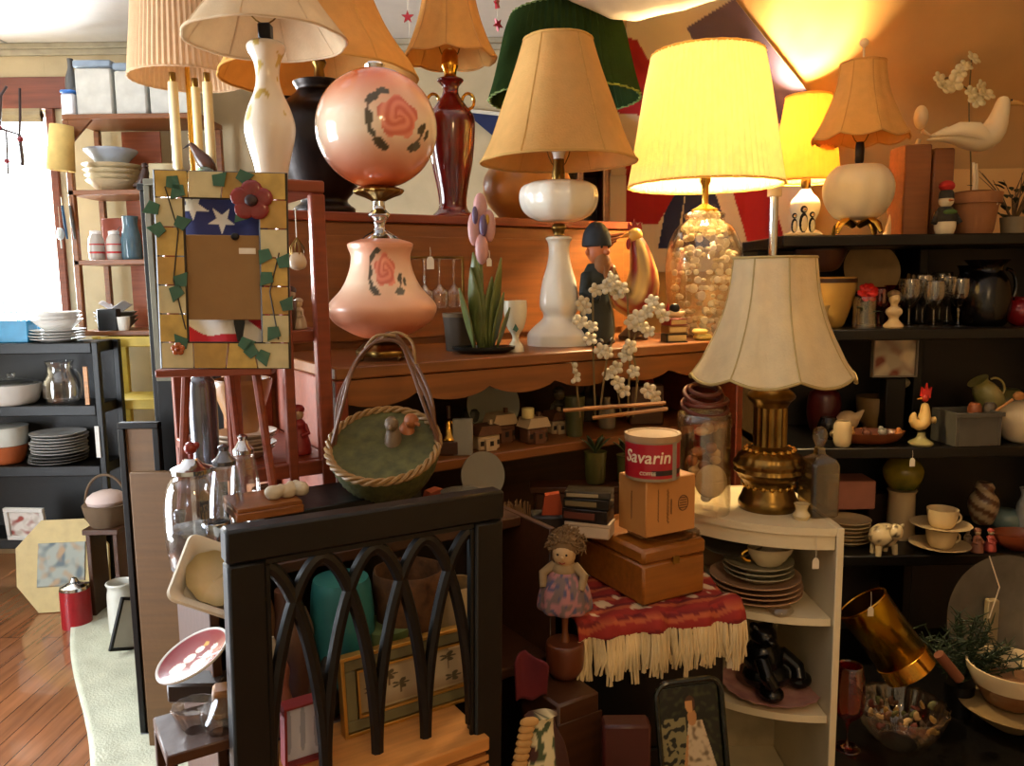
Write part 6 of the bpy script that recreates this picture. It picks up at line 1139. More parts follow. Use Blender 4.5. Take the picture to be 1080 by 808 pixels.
# third board: black figurine on pink plate
cx_, cy_ = at(812, 1.52, K2)[:2]
t = thing('pink_plate', 'pink fluted plate on the third board of the corner shelf', 'plate', (cx_, cy_-.01, K2)); MB().lathe(smoothp([(.05, 0), (.06, .002), (.092, .014), (.094, .017), (.06, .007), (.001, .006)], 3), 96, rm=lambda a, k: 1+.02*math.cos(a*20)*math.sin(k*PI), cap=False).build('plate', mat('pink_china', '#b97a72', rough=.3, c2='#cf9c88', scale=40), t)
t = thing('black_figurine', 'glossy black seated bear-like figurine on the pink plate', 'figurine', (cx_-.005, cy_-.01, K2+.0075), .4)
MB().ell(0, 0, .03, .05, .035, .03).ell(-.015, 0, .065, .033, .03, .036).ell(-.022, -.008, .112, .022, .022, .022).ell(-.038, -.004, .13, .008).ell(-.008, -.004, .132, .008).ell(-.024, -.028, .107, .010, .010, .008).tube([(.01, -.01, .075), (.03, -.03, .05), (.026, -.04, .03)], .012, 10).tube([(-.035, -.02, .075), (-.04, -.04, .05), (-.03, -.045, .03)], .012, 10).ell(.04, -.025, .018, .022, .018, .016).ell(-.03, -.04, .016, .02, .02, .014).build('body', bk, t, remesh=.003)
t.scale = (1.2, 1.2, 1.05)
pricetag(770, 705, 1.38, 'cream card tag on a string at the left of the black figurine', .09, .010)
for i, (px, yy, a, lab) in enumerate(((800, 1.47, .4, 'dark metal knife on the lowest corner board'), (830, 1.5, .8, 'dark metal spoon on the lowest corner board'))): tag(MB().tube([(-.07, 0, .004), (0, 0, .006), (.07, 0, .005)], [.004, .003, .009], 8, flat=.4).build('cutlery', mat('dark_metal', '#34322e', rough=.3, metal=.8), loc=(*at(px, yy, K3)[:2], K3), rot=a), lab, 'cutlery')
# ================================================================ pile on the black chest
px = 675; Y = 1.33; x = X(px, Y, .9)
# throw first (lies on chest), then wooden box
t = thing('fringed_throw', 'red patterned throw with long cream fringe draped over the black chest', 'throw', (.205, 1.42, QZ), math.radians(14))
def throwc(x_, y_, z_):
    s = ((y_+z_)*46+.25*math.sin(x_*30)) % 2
    if y_ > -.125 and noise.noise(Vector((x_*42, y_*42, 3))) > .30: return lin('#c8b090')
    return lin('#8e2016') if s < 1 else (lin('#a8502c') if s < 1.5 else lin('#6a0f12'))
def thf(u, v):
    x_ = -.145+.30*u; s = v*.205; fr = .145+.012*math.sin(u*11); wv = .006*math.sin(u*25)+.004*math.sin(u*41+v*5)
    if s < .18: return (x_, .04-s, .008+.006*abs(math.sin(u*14+v*9))+.03*max(0, u-.75)*math.sin(v*9))
    k_ = s-.18; return (x_+.05*(u-.5)*k_, -.14-.010*math.sin(min(1, k_/.02)*PI/2)+wv-.006, .010-k_)
MB().grid(thf, 110, 60).build('cloth', vc(.85), t, col=throwc, sol=.003)
fm_ = mat('fringe', '#d8c090', rough=.9, var=.2)
for g_ in range(46):
    u = g_/46+.01; p = Vector(thf(min(1, u), 1)); L_ = .058+.018*rnd.random()+(.012 if g_ % 7 == 0 else 0); b = MB()
    for j in range(4):
        q_ = p+Vector((rnd.uniform(-.004, .004), rnd.uniform(-.003, .002), .002)); b.tube([q_, q_+Vector((rnd.uniform(-.004, .004), -.004, -L_*.5)), q_+Vector((rnd.uniform(-.007, .007), -.002, -L_))], [.0022, .0026, .0018], 5)
    b.build('fringe_tassel', fm_, t)
# wooden box: corner toward the camera, both faces seen
def cbox(name, label, cat, pxl, pxm, pxr, Ym, zs, pytop, m, parts=None, dl=None):
    """box whose near vertical edge is at pixel column pxm; left and right faces run back to pxl and pxr"""
    A = Vector(at(pxm, Ym, zs)); al = math.radians(28)
    dr = Vector((math.cos(al), math.sin(al), 0)); dlv = Vector((-math.sin(al), math.cos(al), 0)) 
    def reach(d, px):
        lo, hi = .005, .8
        for _ in range(40):
            mid = (lo+hi)/2; q = A+d*mid
            if (proj(*q)[0] < px) == (d.x > 0): lo = mid
            else: hi = mid
        return (lo+hi)/2
    w = reach(dr, pxr); dd = reach(dlv, pxl); h = ZP(pxm, pytop, Ym)-zs
    return A, al, w, min(dd, dl or 9), h
A, al, w, dd, h = cbox('', '', '', 607, 678, 743, 1.30, QZ+.015, 581, None, dl=.20)
t = thing('wooden_box', 'golden brown wooden box with lid on the red throw', 'box', A, al); gb = mat('golden_wood', '#8a5218', rough=.35, kind='wood', var=.2, scale=6)
MB().box(0, w, 0, dd, 0, h*.72, b=.004).build('body', gb, t); MB().box(-.002, w+.002, -.002, dd+.002, h*.722, h, b=.006).build('lid', gb, t); MB().box(w*.45, w*.55, -.0045, -.0025, h*.66, h*.8).build('clasp', OLDBRASS, t)
WT = A.z+h
# glass dish + tan box + can
cx, cy = at(700, 1.37, WT)[:2]; o = MB().lathe(smoothp([(.03, 0), (.034, .002), (.058, .010), (.06, .012), (.034, .005), (.001, .004)], 3), 60, rm=ridged, cap=False).build('glass_plate', G('#cfc8b4'), loc=(cx, cy, WT)); tag(o, 'clear ridged glass plate between the wooden box and the tan carton', 'plate')
A, al, w, dd, h = cbox('', '', '', 652, 681, 733, 1.325, WT+.0125, 508, None, dl=.11)
t = thing('tan_carton', 'small tan carton printed with dark script and a round emblem', 'box', A, al); MB().box(0, w, 0, dd, 0, h, b=.002).build('carton', mat('tan_card', '#b47a3c', rough=.6, var=.06), t)
ink = P('#4a2c16', .7); b = MB(); 
for i in range(6): q_ = math.pi*2*i/6; b.tube([(w*.74+w*.10*math.cos(q_+k/5*1.4), -.0008, h*.52+w*.10*math.sin(q_+k/5*1.4)*1.25) for k in range(6)], .0007, 4)
for k in range(5): b.box(w*(.66+.005*k), w*(.82-.005*k), -.001, -.0003, h*(.43+.045*k), h*(.443+.045*k), b=.0001)
b.build('emblem', ink, t)
for xx, z0_, z1_, am in ((.24, .25, .82, .0012), (.43, .2, .8, .0026), (.50, .35, .62, .0016)):
    MB().tube([(w*xx+am*math.sin(k*1.9), -.0006, h*(z0_+(z1_-z0_)*k/30)) for k in range(31)], .0006, 4).build('script_line', ink, t)
MB().tube([(-.0006, dd*.5+.0012*math.sin(k*1.9), h*(.25+.5*k/30)) for k in range(31)], .0006, 4).build('script_line', ink, t)
CT = A.z+h
# coffee can
px = 688; Y = 1.365; x = X(px, Y, CT); t = thing('coffee_can', 'red Savarin coffee can with tan plastic lid, on top of the tan carton', 'can', (x, Y, CT)); pr = prof(px, Y, CT, [(28, 500), (28.5, 497), (28.5, 462), (29.5, 461), (29.5, 456)]); cr_ = pr[1][0]; ch_ = pr[2][1]
def canc(x_, y_, z_):
    a = (math.atan2(y_, x_)-math.radians(-90)+PI) % (2*PI)-PI; f = z_/ch_
    if .62 < a < .85: return lin('#8c8478')
    if f < .07 or f > .96: return lin('#8c7a5c')
    if .16 < f < .30: return lin('#1c0f10') if a > -.2 else lin('#a01420')
    return lin('#9e1220')
b = MB(); b.lathe([(cr_, ch_*k/60) for k in range(61)], 200); b.build('can_body', vc(.3), t, col=canc); MB().lathe([(pr[3][0], ch_+.0002), (pr[4][0], pr[4][1]), (pr[4][0]*.9, pr[4][1]), (pr[4][0]*.86, pr[4][1]-.002), (.001, pr[4][1]-.002)], 48, cap=False).build('plastic_lid', P('#a0805a', .5), t, label='tan plastic lid')
def curved_text(s, size, zc0, a0, r, m, parent, name='lettering', slant=0):
    cu = bpy.data.curves.new('t', 'FONT'); cu.body = s; cu.size = size; cu.align_x = 'CENTER'; cu.extrude = .0004; cu.shear = slant; cu.resolution_u = 3; cu.offset = size*.012
    ob = bpy.data.objects.new('t', cu); COL.objects.link(ob); bpy.context.view_layer.update(); me = bpy.data.meshes.new_from_object(ob.evaluated_get(bpy.context.evaluated_depsgraph_get())); bpy.data.objects.remove(ob)
    vs = []
    for v in me.vertices:
        a = a0+v.co.x/r; rr_ = r+.0004+v.co.z; vs.append((rr_*math.cos(a), rr_*math.sin(a), zc0+v.co.y))
    fs = [tuple(p.vertices) for p in me.polygons]; bpy.data.meshes.remove(me)
    return MB().add(vs, fs).build(name, m, parent, smooth=False)
curved_text('Savarin', .030, ch_*.48, math.radians(-113), cr_, W('#e0cfae'), t, slant=.15); curved_text('COFFEE', .008, ch_*.17, math.radians(-110), cr_, W('#e0cfae'), t)
# discs/books and white box left of carton
bx_ = .13
A = Vector(at(618, 1.38, WT)); 
t = thing('white_box', 'low cream box lying on the wooden box, under the dark cases', 'box', (A.x, A.y, WT), math.radians(-20)); MB().box(-.035, .045, -.012, .03, 0, .022).build('body', W('#b9a48a', .6), t); MB().box(-.036, .046, -.013, .031, .0221, .028).build('lid', W('#b9a48a', .6), t)
zc_ = WT+.0285
for i, (c1, c2, h_, lab) in enumerate((('#1b1512', '#5a2c1c', .024, 'lowest dark case of the pile left of the tan carton'), ('#15130f', '#6a5a38', .018, 'middle dark case of the pile, tan spine'), ('#2c2416', '#8c7c5c', .012, 'top case of the pile with cream edge'))):
    t = thing('storage_case', lab, 'case', (A.x+.002*i, A.y+.002*i, zc_), math.radians(-22+4*i), 'dark cases beside the tan carton'); MB().box(-.04, .042, -.014, .034, 0, h_-.0005, b=.001).build('case', P(c1, .3), t); MB().box(-.036, .02, -.0148, -.0141, h_*.25, h_*.75, b=.0002).build('spine_label', P(c2), t); zc_ += h_
o = MB().prism([(-.02, 0), (.02, 0), (.012, .04), (-.014, .036)], -.01, .01).build('orange_ornament', P('#a03e14', .5), loc=at(583, 1.43, QZ+.12)); 
tag(o, 'small orange ornament behind the left edge of the dark cases', 'ornament'); boxi('dark_box', 'dark box under the small orange ornament', 'box', 560, 606, 1.41, QZ, 545, .05, P('#1a120c')); bpy.data.objects['orange_ornament'].location.z = bpy.data.objects['dark_box.001'].location.z+bpy.data.objects['dark_box.001'].dimensions.z if 'dark_box.001' in bpy.data.objects else .98
# ================================================================ black arched window frame in front
FV = .912; A = Vector((*PV(236, FV, 1.22), 0)); A.z = ZP(236, 561, A.y); B = Vector((*PV(526, FV, 1.22), 0)); B.z = ZP(526, 516, B.y)
bx, by = PV(258, FV, .9); bz = ZP(258, 800, by)
uA = A.x*CS+A.y*SN; uB = B.x*CS+B.y*SN; ub = bx*CS+by*SN
ang = math.atan2(ub-uA, A.z-bz)            # in-plane tilt
FW = uB-uA; FH = A.z/math.cos(ang)
zF = (A.z+B.z)/2
t = thing('arched_window_frame', 'black painted wooden window frame with interlaced gothic arches, leaning in the foreground', 'window frame', (A.x, A.y, A.z+.004), (0, ang, TH))
sw, rw = .043, .040; b = MB()
for x in (0, FW-sw): MB().box(x, x+sw, -.014, .014, -FH+.03, -.0005 if 0 else -rw-.0005).build('stile', BLACK, t)
MB().box(-.001, FW+.001, -.015, .015, -rw, 0).build('top_rail', BLACK, t)
MB().box(sw, FW-sw, -.009, -.004, -rw-.007, -rw-.0005).box(sw, sw+.005, -.009, -.004, -.40, -rw-.008).box(FW-sw-.005, FW-sw, -.009, -.004, -.40, -rw-.008).build('inner_bead', BLACK, t)
ow = FW-2*sw; p = ow/4; AH = A.z-.892-rw-.022; zb = -rw-.012-AH; n_ = 1.78
def arch(sc, lo, hi):
    pts = []
    for i in range(41):
        a = PI*i/40; c, s = math.cos(a), math.sin(a); x = sc+p*math.copysign(abs(c)**(2/n_), -c); z = zb+AH*abs(s)**(2/n_)
        if lo-.001 <= x <= hi+.001: pts.append((x, 0, z))
    return pts
for k in range(5):
    pts = arch(sw+k*p, sw, FW-sw)
    if len(pts) > 3: MB().tube(pts, [(.0075, .0085)]*len(pts), 8).build('arch_bar', BLACK, t)
# ---- oak ledge box filling the opening
sft = (A.z-.886)*math.tan(ang); u0 = uA+sw+sft+.001; u1 = uB-sw+sft; LB = .886
t = thing('oak_box', 'orange oak box with moulded edge, standing in the opening of the black frame', 'box', (*UV(u0, FV-.022), 0), TH); w_ = u1-u0-.002
MB().box(.075, w_, 0, .145, 0, LB-.05).box(0, w_, 0, .145, LB-.05, LB-.021).build('body', oak, t); MB().box(-.001, w_+.003, -.004, .147, LB-.02, LB).build('lid', wood('pine'), t); MB().box(-.001, w_+.001, -.003, -.0002, LB-.034, LB-.026).box(-.001, w_+.001, -.003, -.0002, LB-.045, LB-.039).build('moulding', wood('pine'), t)
# ---- pictures on the oak box
xl, yl = PV(362, FV+.075, .95); xr, yr = PV(514, FV+.075, .95); pw = math.hypot(xr-xl, yr-yl); ph = ZP(440, 676, (yl+yr)/2)-LB
t = thing('palm_picture', 'grey-green and gold framed picture of small palm trees, behind the black arches', 'picture', ((xl+xr)/2, (yl+yr)/2, LB), (-math.radians(4), 0, TH))
gg = mat('sage_frame', '#6a6648', rough=.4, var=.15); au = mat('gilt', '#b98d42', rough=.35, metal=.7, var=.2)
b1, b2, b3 = MB(), MB(), MB()
def ring(b, w, h, f, y0, y1, z0=0):
    b.box(-w/2, w/2, y0, y1, z0, z0+f); b.box(-w/2, w/2, y0, y1, z0+h-f, z0+h); b.box(-w/2, -w/2+f, y0, y1, z0+f, z0+h-f); b.box(w/2-f, w/2, y0, y1, z0+f, z0+h-f)
ring(b1, pw, ph, .005, -.002, .014); b1.build('gilt_edge', au, t); ring(b2, pw-.011, ph-.011, .016, .001, .013, .0055); b2.build('sage_frame', gg, t); ring(b3, pw-.045, ph-.045, .003, -.001, .012, .0225); b3.build('gilt_fillet', au, t)
iw, ih = pw-.052, ph-.052
def palm(u, v):
    c = lin('#9c8c6c') if abs(u-.5) > .44 or v > .90 or v < .06 else mixc(lin('#a89a80'), lin('#7a5c3c'), max(0, .35-v)*2.2)
    for cu, cv, h in ((.26, .72, .25), (.36, .45, .22), (.80, .76, .3), (.12, .5, .2), (.84, .25, .1)):
        r = math.hypot((u-cu)*1.6, v-cv); a = math.atan2(v-cv, u-cu)
        if r < .11*abs(math.cos(a*2.5))+.02: return lin('#4a4430')
        if abs(u-cu) < .008 and cv-h < v < cv: return lin('#5a4a34')
    return c
MB().grid(lambda u, v: (-iw/2+u*iw, .006, .026+v*ih), 110, 80).build('picture', vc(.35), t, col=lambda x, y, z: palm(x/iw+.5, (z-.026)/ih), sol=.001)
MB().box(iw*.30, iw*.52, .0025, .0045, .026+ih*.93, .026+ih*1.04, b=.0005).build('sticker', P('#d2c4a4'), t)
xl, yl = PV(325, FV+.05, .92); t = picture('small_picture', 'small red-edged picture with pale blue figures, left of the palm picture', 'picture', (xl, yl, LB), .062, ZP(325, 738, yl)-LB if ZP(325, 738, yl)-LB > .03 else .05, TH, -math.radians(6), .0035, P('#7a1e22'), lambda u, v: lin('#8a94b0') if math.sin(u*19)*math.sin(v*3) > .35 else lin('#b4bcd4'))
# ---- objects on the bookcase shelf behind
SH8 = .885
def bs(name, label, cat, px, v, pyt, prf, m, z=SH8, k=24, rm=None, sm=True, cap=True, sol=0):
    x, y = PV(px, BV+v, z+.1); h = min(ZP(px, pyt, y)-z, .19 if z < 1 else 9); q = [(r*pm(px, y, z), h*f) for r, f in prf]
    o = MB().lathe(smoothp(q, 4) if sm else q, 44, rm=rm, cap=cap).build(name, m, loc=(x, y, z), sol=sol); return tag(o, label, cat)
bs('teal_vase', 'tall teal blue vase seen through the left arches', 'vase', 362, .045, 588, [(24, 0), (30, .2), (33, .6), (31, .9), (28, 1)], mat('teal_glaze', '#2c6f6c', rough=.35, var=.1))
o = bs('round_basket', 'brown woven round basket behind the middle arches', 'basket', 432, .042, 606, [(22, 0), (30, .3), (36, .8), (37, 1), (33, 1), (28, .3), (2, .2)], mat('brown_wicker', '#5c3c1e', rough=.8, var=.4, scale=60, bump=.6), rm=lambda a, k: 1+.02*math.sin(a*36), cap=False)
bs('lamp_shade', 'small cream pleated lampshade lying behind the right arches', 'lampshade', 482, .045, 614, [(34, .25), (34, .3), (22, .98), (21, 1)], SH('#c4ac7c', .2), rm=lambda a, k: 1+.02*math.cos(a*30), sm=False, cap=False, sol=.001)
bs('green_bowl', 'yellow-green bowl half hidden by the palm picture frame', 'bowl', 408, .03, 658, [(12, 0), (20, .4), (26, .9), (27, 1)], mat('olive_glaze', '#6a7a4a', rough=.3))
bs('brown_jug', 'brown stoneware jug at the left of the teal vase', 'jug', 305, .045, 600, [(18, 0), (26, .25), (26, .6), (14, .85), (12, 1)], P('#4e3020', .4))
bs('tan_jug', 'tan stoneware jar at the far left behind the arches', 'jar', 272, .05, 612, [(16, 0), (22, .3), (20, .8), (14, 1)], P('#6a4c2c', .5))
for i, (px, v, pyt, r, c, lab) in enumerate(((288, .02, 672, 12, '#b0a48c', 'whitish stone-like ornament by the left stile'), (296, .01, 690, 12, '#8a5038', 'reddish ornament below the whitish stone'), (322, .03, 640, 13, '#5c4a34', 'brown ornament left of the teal vase foot'), (345, .02, 690, 12, '#2a2620', 'black ornament in front of the teal vase'))):
    o = bs('ornament', lab, 'ornament', px, v, pyt, [(r*.7, 0), (r, .3), (r*.6, .6), (r*.75, .8), (r*.2, 1)], P(c, .5))
# on the bookcase top, seen above and through the arch tips
bs('enamel_pot', 'white enamel pot with black speckles behind the arch tops', 'pot', 414, .115, 560, [(15, 0), (17, .3), (17, 1), (15, 1)], mat('speckled_enamel', '#b9ae98', rough=.3, var=.02), z=BZ)
x, y = PV(473, BV+.105, BZ); tag(MB().ell(0, 0, .017, .017, n=24).build('green_ball', P('#3c8c2c', .3), loc=(x, y, BZ)), 'bright green ball behind the right arch tip', 'ball')
x, y = PV(448, BV+.105, BZ); t = thing('round_plaque', 'small round dark plaque with a tan face, between the enamel pot and green ball', 'plaque', (x, y, BZ), (-.2, 0, TH)); MB().prism([(.02*math.cos(i*PI/12), .0205+.02*math.sin(i*PI/12)) for i in range(24)], 0, .005).build('disc', P('#2a1c14'), t); MB().ell(0, -.001, .02, .011, .003, .013).build('face', P('#9a7a50'), t)
bs('gilt_dish', 'small golden dish near the left arch tips', 'dish', 350, .11, 566, [(12, 0), (16, .5), (18, 1)], GOLD, z=BZ)
bs('gilt_dish', 'small scalloped golden dish by the right stile', 'dish', 492, .11, 558, [(8, 0), (12, .5), (14, 1)], au, z=BZ, rm=lambda a, k: 1+.06*math.cos(a*10))
# ================================================================ doll and neighbours
x, y = at(596, 1.235, DZ)[:2]; t = thing('rag_doll', 'doll with fuzzy brown hair and floral skirt on a turned wooden stand', 'doll', (x, y, DZ), math.radians(-15)); kd = pm(590, y, 1.0); Zd = lambda py: ZP(594, py, y)-DZ
MB().lathe(smoothp([(.014, 0), (.024, .008), (.030, .022), (.031, Zd(680)), (.028, Zd(676))], 4), 36).build('wooden_base', P('#5c2e18', .3), t, label='turned dark wooden base')
MB().lathe(smoothp([(.008, Zd(677)), (.005, Zd(665)), (.006, Zd(650)), (.009, Zd(642))], 3), 20).build('stem', P('#6e3c1c', .3), t)
def flo(x_, y_, z_):
    n = noise.noise(Vector((x_*110, y_*110, z_*110))); m2 = noise.noise(Vector((x_*90+7, y_*90, z_*90))); return lin('#a06a6a') if n > .15 else (lin('#4a4a66') if m2 > .1 else lin('#6c5a58'))
MB().lathe(smoothp([(.012, Zd(644)), (.040, Zd(641)), (.043, Zd(632)), (.036, Zd(615)), (.018, Zd(600))], 5), 90, rm=lambda a, k: 1+.07*math.cos(a*9)*(1-k)).build('floral_skirt', vc(.8), t, col=flo, label='ruffled floral skirt')
MB().lathe(smoothp([(.019, Zd(604)), (.020, Zd(598)), (.012, Zd(590))], 3), 24).tube([(-.016, 0, Zd(596)), (-.033, -.01, Zd(604)), (-.03, -.022, Zd(616))], [.008, .0075, .006], 10).tube([(.016, 0, Zd(596)), (.033, -.01, Zd(604)), (.03, -.022, Zd(616))], [.008, .0075, .006], 10).build('blouse', P('#8a7250', .8), t)
h_ = MB().ell(0, -.004, Zd(583), .019, .018, .021, 20).ell(0, -.022, Zd(584), .003, .003, .003, 8).build('head', P('#b59468', .6), t)
for s in (-1, 1): MB().ell(s*.007, -.021, Zd(581), .002, .0015, .002, 8).build('eye', BLACK, h_)
MB().tube([(-.005, -.0205, Zd(589)), (0, -.0215, Zd(590.5)), (.005, -.0205, Zd(589))], .0009, 5).build('mouth', P('#8a2c24'), h_)
b = MB(); b.ell(0, .004, Zd(576), .024, .022, .022, 24)
for i in range(300):
    a = rnd.random()*2*PI; e = rnd.uniform(-.2, 1.5); d = Vector((math.cos(a)*math.cos(e), math.sin(a)*math.cos(e)+.2, math.sin(e))); 
    if d.y < -.55 and d.z < .5: continue
    q = Vector((0, .003, Zd(578)))+d*.022; b.tube([q, q+d*.008+Vector((rnd.uniform(-.004, .004),)*3), q+d*.009+Vector((rnd.uniform(-.005, .005), 0, -.005))], [.0024, .002, .001], 4)
b.build('hair', P('#6e5434', .9), t)
o = MB().grid(lambda u, v: ((u-.5)*.05, .012*math.sin(u*5)*v-.02, .075*v*(1-.5*abs(u-.4))+.003*math.sin(u*9)), 20, 14).build('burgundy_cloth', P('#5c1018', .9), loc=at(552, 1.30, .93), rot=.3, sol=.004); o.location = at(556, 1.19, DZ); tag(o, 'small burgundy cloth bunched at the left of the doll stand', 'cloth')
# straw bundle (small broom) behind the doll
x, y = at(548, 1.36, BZ)[:2]; t = thing('straw_broom', 'small brown straw broom standing bristles up behind the doll', 'broom', (.005, 1.405, 0), 0); x, y = .005, 1.405
px_ = proj(x, y, 1.1)[0]; zb_ = .822; t.location = (x, y, .822); b = MB()
for i in range(90):
    a = rnd.random()*2*PI; r = .012*math.sqrt(rnd.random()); f = rnd.uniform(1.6, 2.8); zt_2 = ZP(548, 528, y)-.822-rnd.random()*.03; b.tube([(r*math.cos(a), r*math.sin(a), .12), (r*f*.8*math.cos(a), r*f*.6*math.sin(a), .2), (r*f*math.cos(a)-.006, r*f*.6*math.sin(a), zt_2)], .0012, 4)
b.build('bristles', P('#6e5230', .9), t); MB().cyl(.009, 0, .125, n=14).build('handle', dk, t); MB().cyl(.0135, .115, .13, n=18).build('binding', P('#8a2420'), t)
# ---- front low box with bag, papers, tin tray
t = thing('low_dark_box', 'low dark box at the very bottom, in front of the black chest', 'box', (.14, 1.10, 0), math.radians(10)); MB().box(-.16, .19, -.05, .05, 0, .675).build('body', BLACK, t); MB().box(-.163, .193, -.053, .053, .6755, .70).build('lid', BLACK, t)
x, y = at(572, 1.07, .7)[:2]; t = thing('christmas_bag', 'red plaid and holly patterned cloth bag beside the right stile of the black frame', 'bag', (x, y, .7005), .2)
def bagc(x_, y_, z_):
    if z_ > .115 and noise.noise(Vector((x_*40, z_*40, 2))) > -.15 and x_ < .015: return lin('#3c4a2c') if noise.noise(Vector((x_*90, z_*90, 5))) > .12 else lin('#c4b890')
    if z_ > .105: return lin('#3a1810')
    return lin('#b0141c') if (x_*60+z_*25) % 1 < .45 or z_ > .085 else (lin('#2c0c0e') if (z_*50) % 1 < .5 else lin('#a4823c'))
MB().lathe(smoothp([(.038, 0), (.044, .02), (.042, .09), (.034, .14), (.020, .175), (.024, .19)], 8), 90, sy=.6, rm=lambda a, k: 1+.04*math.sin(a*7+k*5)*k).build('bag_body', vc(.8), t, col=bagc)
b = MB()
for i in range(9): b.ell(-.035+.002*i, -.016, .13+.010*i if i < 7 else .19, .012, .006, .007, 12)
b.build('ruffle', P('#b08850', .9), t)
x, y = at(650, 1.075, .7)[:2]; 
for i in range(5):
    o = MB().prism([(-.03, 0), (.03, 0), (.028, .062+.006*(i % 2)), (.012, .072), (-.004, .062), (-.02, .075), (-.03, .06)], -.001, .001).build('paper_sheet', P('#b79a62', .8), loc=(x+.001*i, y+.008*i, .7005), rot=.25-.06*i); tag(o, '%s cream paper sheet with torn top edge, at the very bottom' % ['foremost', 'second', 'middle', 'fourth', 'hindmost'][i], 'paper', 'torn paper sheets')
o = boxi('maroon_box', 'dark maroon box standing in front of the black chest', 'box', 636, 686, 1.115, .7005, 766, .035, P('#3c120c', .4)); 
# tin tray with painted lady
x, y = at(735, 1.150, .7)[:2]; th_ = ZP(733, 724, y)-.7; t = thing('tin_tray', 'dark green tin tray painted with a lady in a white dress, leaning at the bottom', 'tray', (x, y, .7005), (-math.radians(8), math.radians(-3), math.radians(8))); tw_ = .052
def rrect(w, h, r, n=6): return [(cx+r*math.cos(a0+i/n*PI/2), cz+r*math.sin(a0+i/n*PI/2)) for cx, cz, a0 in ((w-r, h-r, 0), (-w+r, h-r, PI/2), (-w+r, r, PI), (w-r, r, 1.5*PI)) for i in range(n+1)]
dg = mat('dark_green_tin', '#12170f', rough=.2, var=.3); MB().prism(rrect(tw_, th_, .022), 0, .004).build('back', dg, t)
rr1 = [(x_, -.004, z_) for x_, z_ in rrect(tw_, th_, .022)]; MB().tube(rr1, (.0045), 8, closed=True).build('rim', dg, t)
def lady(x_, y_, z_):
    u, v = x_/tw_, z_/th_; n = noise.noise(Vector((x_*120, z_*120, 0)))
    if math.hypot(u-.02, (v-.80)*2.3) < .16: return lin('#4a2c18') if v > .83 or u > .1 else lin('#b58450')
    if math.hypot(u-.05, (v-.69)*2) < .14: return lin('#a87848')
    if abs(u-.15-(.6-v)*.1) < .24+(.62-v)*.75 and v < .66: return mixc(lin('#b8a688'), lin('#6e5e46'), max(0, n*2)) if not (abs(u+.18+(.5-v)*.4) < .07 and v < .55) else lin('#a87848')
    if u < -.15 and v < .7 and n > -.1: return lin('#7c7450')
    return mixc(lin('#12160e'), lin('#3a3c22'), max(0, n*1.5))
MB().grid(lambda u, v: (-tw_*.9+u*tw_*1.8, -.0012, .008+v*(th_-.018)), 90, 140).build('painting', vc(.3), t, col=lady, sol=.0008)
# ================================================================ flag on the slope, cloth swag, stars
def inpoly(px, py, P_):
    c = False
    for i in range(len(P_)):
        (x1, y1), (x2, y2) = P_[i], P_[i-1]
        if (y1 > py) != (y2 > py) and px < (x2-x1)*(py-y1)/(y2-y1)+x1: c = not c
    return c
NB, RD_, WH = lin('#1f2350'), lin('#8e1220'), lin('#cfc4b4')
fpoly = [([(724, 29), (774, -2), (880, 132), (768, 130), (738, 56)], lin('#4a3c5c')), ([(650, 36), (672, 42), (693, 78), (684, 122), (640, 118)], RD_), ([(660, 170), (700, 190), (712, 205), (694, 236), (660, 236)], RD_), ([(706, 196), (724, 196), (712, 262), (694, 262)], NB), ([(772, 200), (812, 196), (830, 262), (790, 262)], RD_), ([(724, 196), (752, 196), (774, 262), (716, 262)], NB)]
def flf(u, v):
    x_ = .345+u*(.69-.37*min(1.3, max(0, (v-.517)/.321)))
    if v < .35: return (x_+.0*u, 2.835-.006*abs(math.sin(u*14)), 1.52+.34*v/.35)
    k_ = (v-.35)/.65*.78; c_ = .7031; return (x_, 2.832-k_*c_-.012-.006*math.sin(u*12+k_*8), 1.86+k_*.7111-.012)
def flc(x_, y_, z_):
    a, b_, _ = proj(x_, y_, z_)
    for P_, c in fpoly:
        if inpoly(a, b_, P_): return c
    return WH
o = MB().grid(flf, 170, 210).build('large_flag', vc(.9), col=flc, sol=.003); tag(o, 'large red, white and blue flag pinned to the sloping wall behind the glowing lamp', 'flag')
x0 = X(600, 2.2, 2.2); 
def swf(u, v):
    px_ = 560+u*215; e = [(560, -20), (602, 10), (640, 32), (665, 35), (715, 21), (755, 3), (775, -14)]
    for i in range(6):
        if e[i][0] <= px_ <= e[i+1][0]: py_ = e[i][1]+(e[i+1][1]-e[i][1])*(px_-e[i][0])/(e[i+1][0]-e[i][0]); break
    zb_ = ZP(px_, py_, 2.2); x_ = X(px_, 2.2, zb_); return (x_, 2.2-.10*math.sin(PI*(1-v)*.5)*math.sin(u*PI)+.14*v, zb_+(H-.004-zb_)*v+.0)
o = MB().grid(swf, 60, 24).build('cloth_swag', P('#a89a86', .9), sol=.004); tag(o, 'cream cloth swag bellying down from the ceiling above the glowing lamp', 'swag')
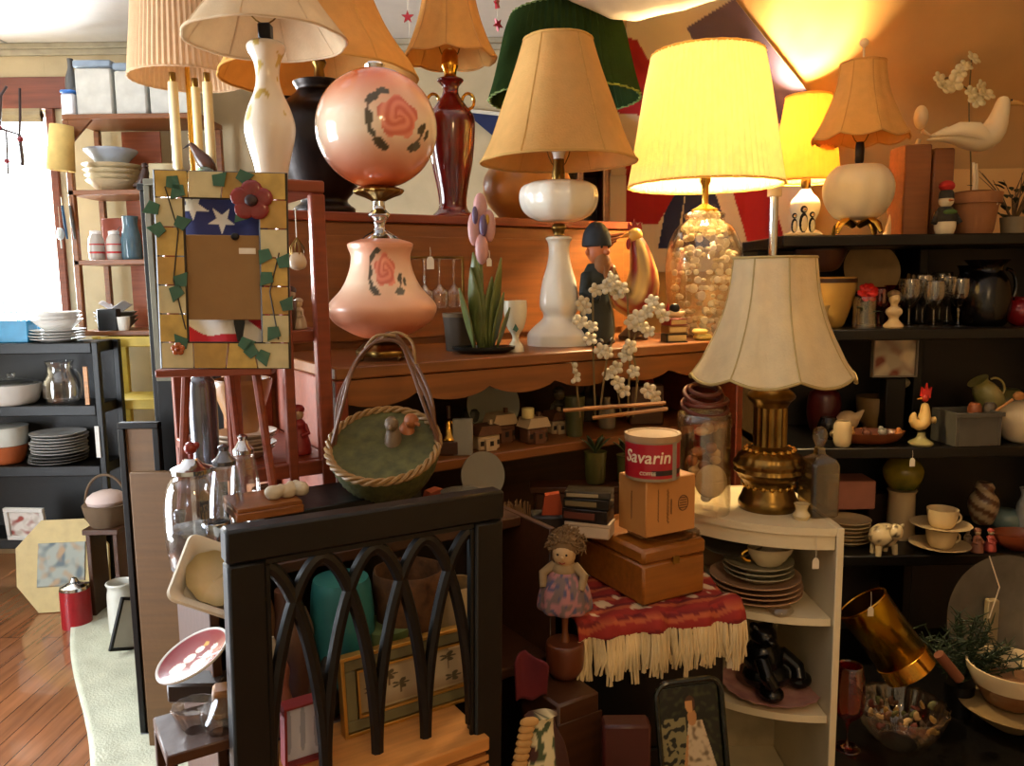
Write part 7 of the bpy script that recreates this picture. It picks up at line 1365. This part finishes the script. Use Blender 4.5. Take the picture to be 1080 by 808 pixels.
for i, (px, py, lab) in enumerate(((430, 18, 'red star ornament hanging between the two tan shades, upper one'), (433, 78, 'red star ornament low between the urn lamp and red lamp shades'), (525, 26, 'red star ornament hanging right of the scalloped tan shade'), (524, 3, 'red star ornament at the top edge right of the scalloped shade'))):
    x, y, z = wp(px, py, 2.62); t = thing('star_ornament', lab, 'ornament', (x, y, z), (0, .3*i, .4*i), 'red star garland'); MB().prism([((.020 if k % 2 == 0 else .008)*math.sin(k*PI/5), (.020 if k % 2 == 0 else .008)*math.cos(k*PI/5)) for k in range(10)], -.004, .004).build('star', P('#9a1020', .3), t)
    MB().tube([(0, 0, 0), (0, 0, .02)], .0008, 5).build('hook', STRING, t)
    tag(MB().tube([(0, 0, 0), (0, 0, H-z-.022)], .0008, 5).build('thread', STRING, loc=(x, y, z+.022)), 'thin thread holding the red star %s' % ['between the tan shades', 'low behind the shades', 'right of the scalloped shade', 'at the top edge'][i], 'thread')
x, y, z = wp(506, 86, 3.3); t = thing('pennant', 'navy pennant with white border on the far wall beside the red lamp', 'pennant', (x, YB-.02, z)); MB().prism([(-.12, .1), (.2, .06), (.16, -.12), (.06, -.05)], -.004, 0).build('cloth', P('#1d2850', .9), t); MB().prism([(-.14, .12), (.22, .08), (.2, .062), (-.12, .101)], -.005, .001).build('border', W('#cfcabc', .9), t)
# ================================================================ light
def light(name, kind, loc, energy, color, size=.1, rot=None, sy=None):
    l = bpy.data.lights.new(name, kind); l.energy = energy; l.color = color
    if kind == 'POINT': l.shadow_soft_size = size
    if kind == 'AREA':
        l.size = size
        if sy: l.shape = 'RECTANGLE'; l.size_y = sy
    o = bpy.data.objects.new(name, l); COL.objects.link(o); o.location = loc
    if rot: o.rotation_euler = rot
    return o
WARM = (1, .66, .28)
light('daylight_back_window', 'AREA', ((wx0+wx1)/2, YB+.2, (wz0+wz1)/2), 260, (.86, .93, 1), .65, (-PI/2, 0, 0), 1.25)
light('daylight_left_window', 'AREA', (XL-.2, 1.4, 1.2), 210, (.86, .93, 1), 1.95, (0, -PI/2, 0), 1.75)
light('warm_fill', 'POINT', (.5, -.7, 2.2), 17, (1, .64, .30), .10)  # warm fill light added behind the camera, no fixture in the room
w = bpy.data.worlds.new('world'); S.world = w; w.use_nodes = True; bg = w.node_tree.nodes['Background']
bg.inputs[0].default_value = (.85, .93, 1, 1); bg.inputs[1].default_value = 4.0
S.view_settings.view_transform = 'Standard'; S.view_settings.look = 'None'; S.view_settings.gamma = 1; S.view_settings.use_curve_mapping = False
S.view_settings.exposure = 0.5
light('lamp_glow', 'POINT', LIT[0], 165, (1, .71, .36), .03); light('lamp_glow', 'POINT', LIT[1], 75, (1, .72, .36), .03)
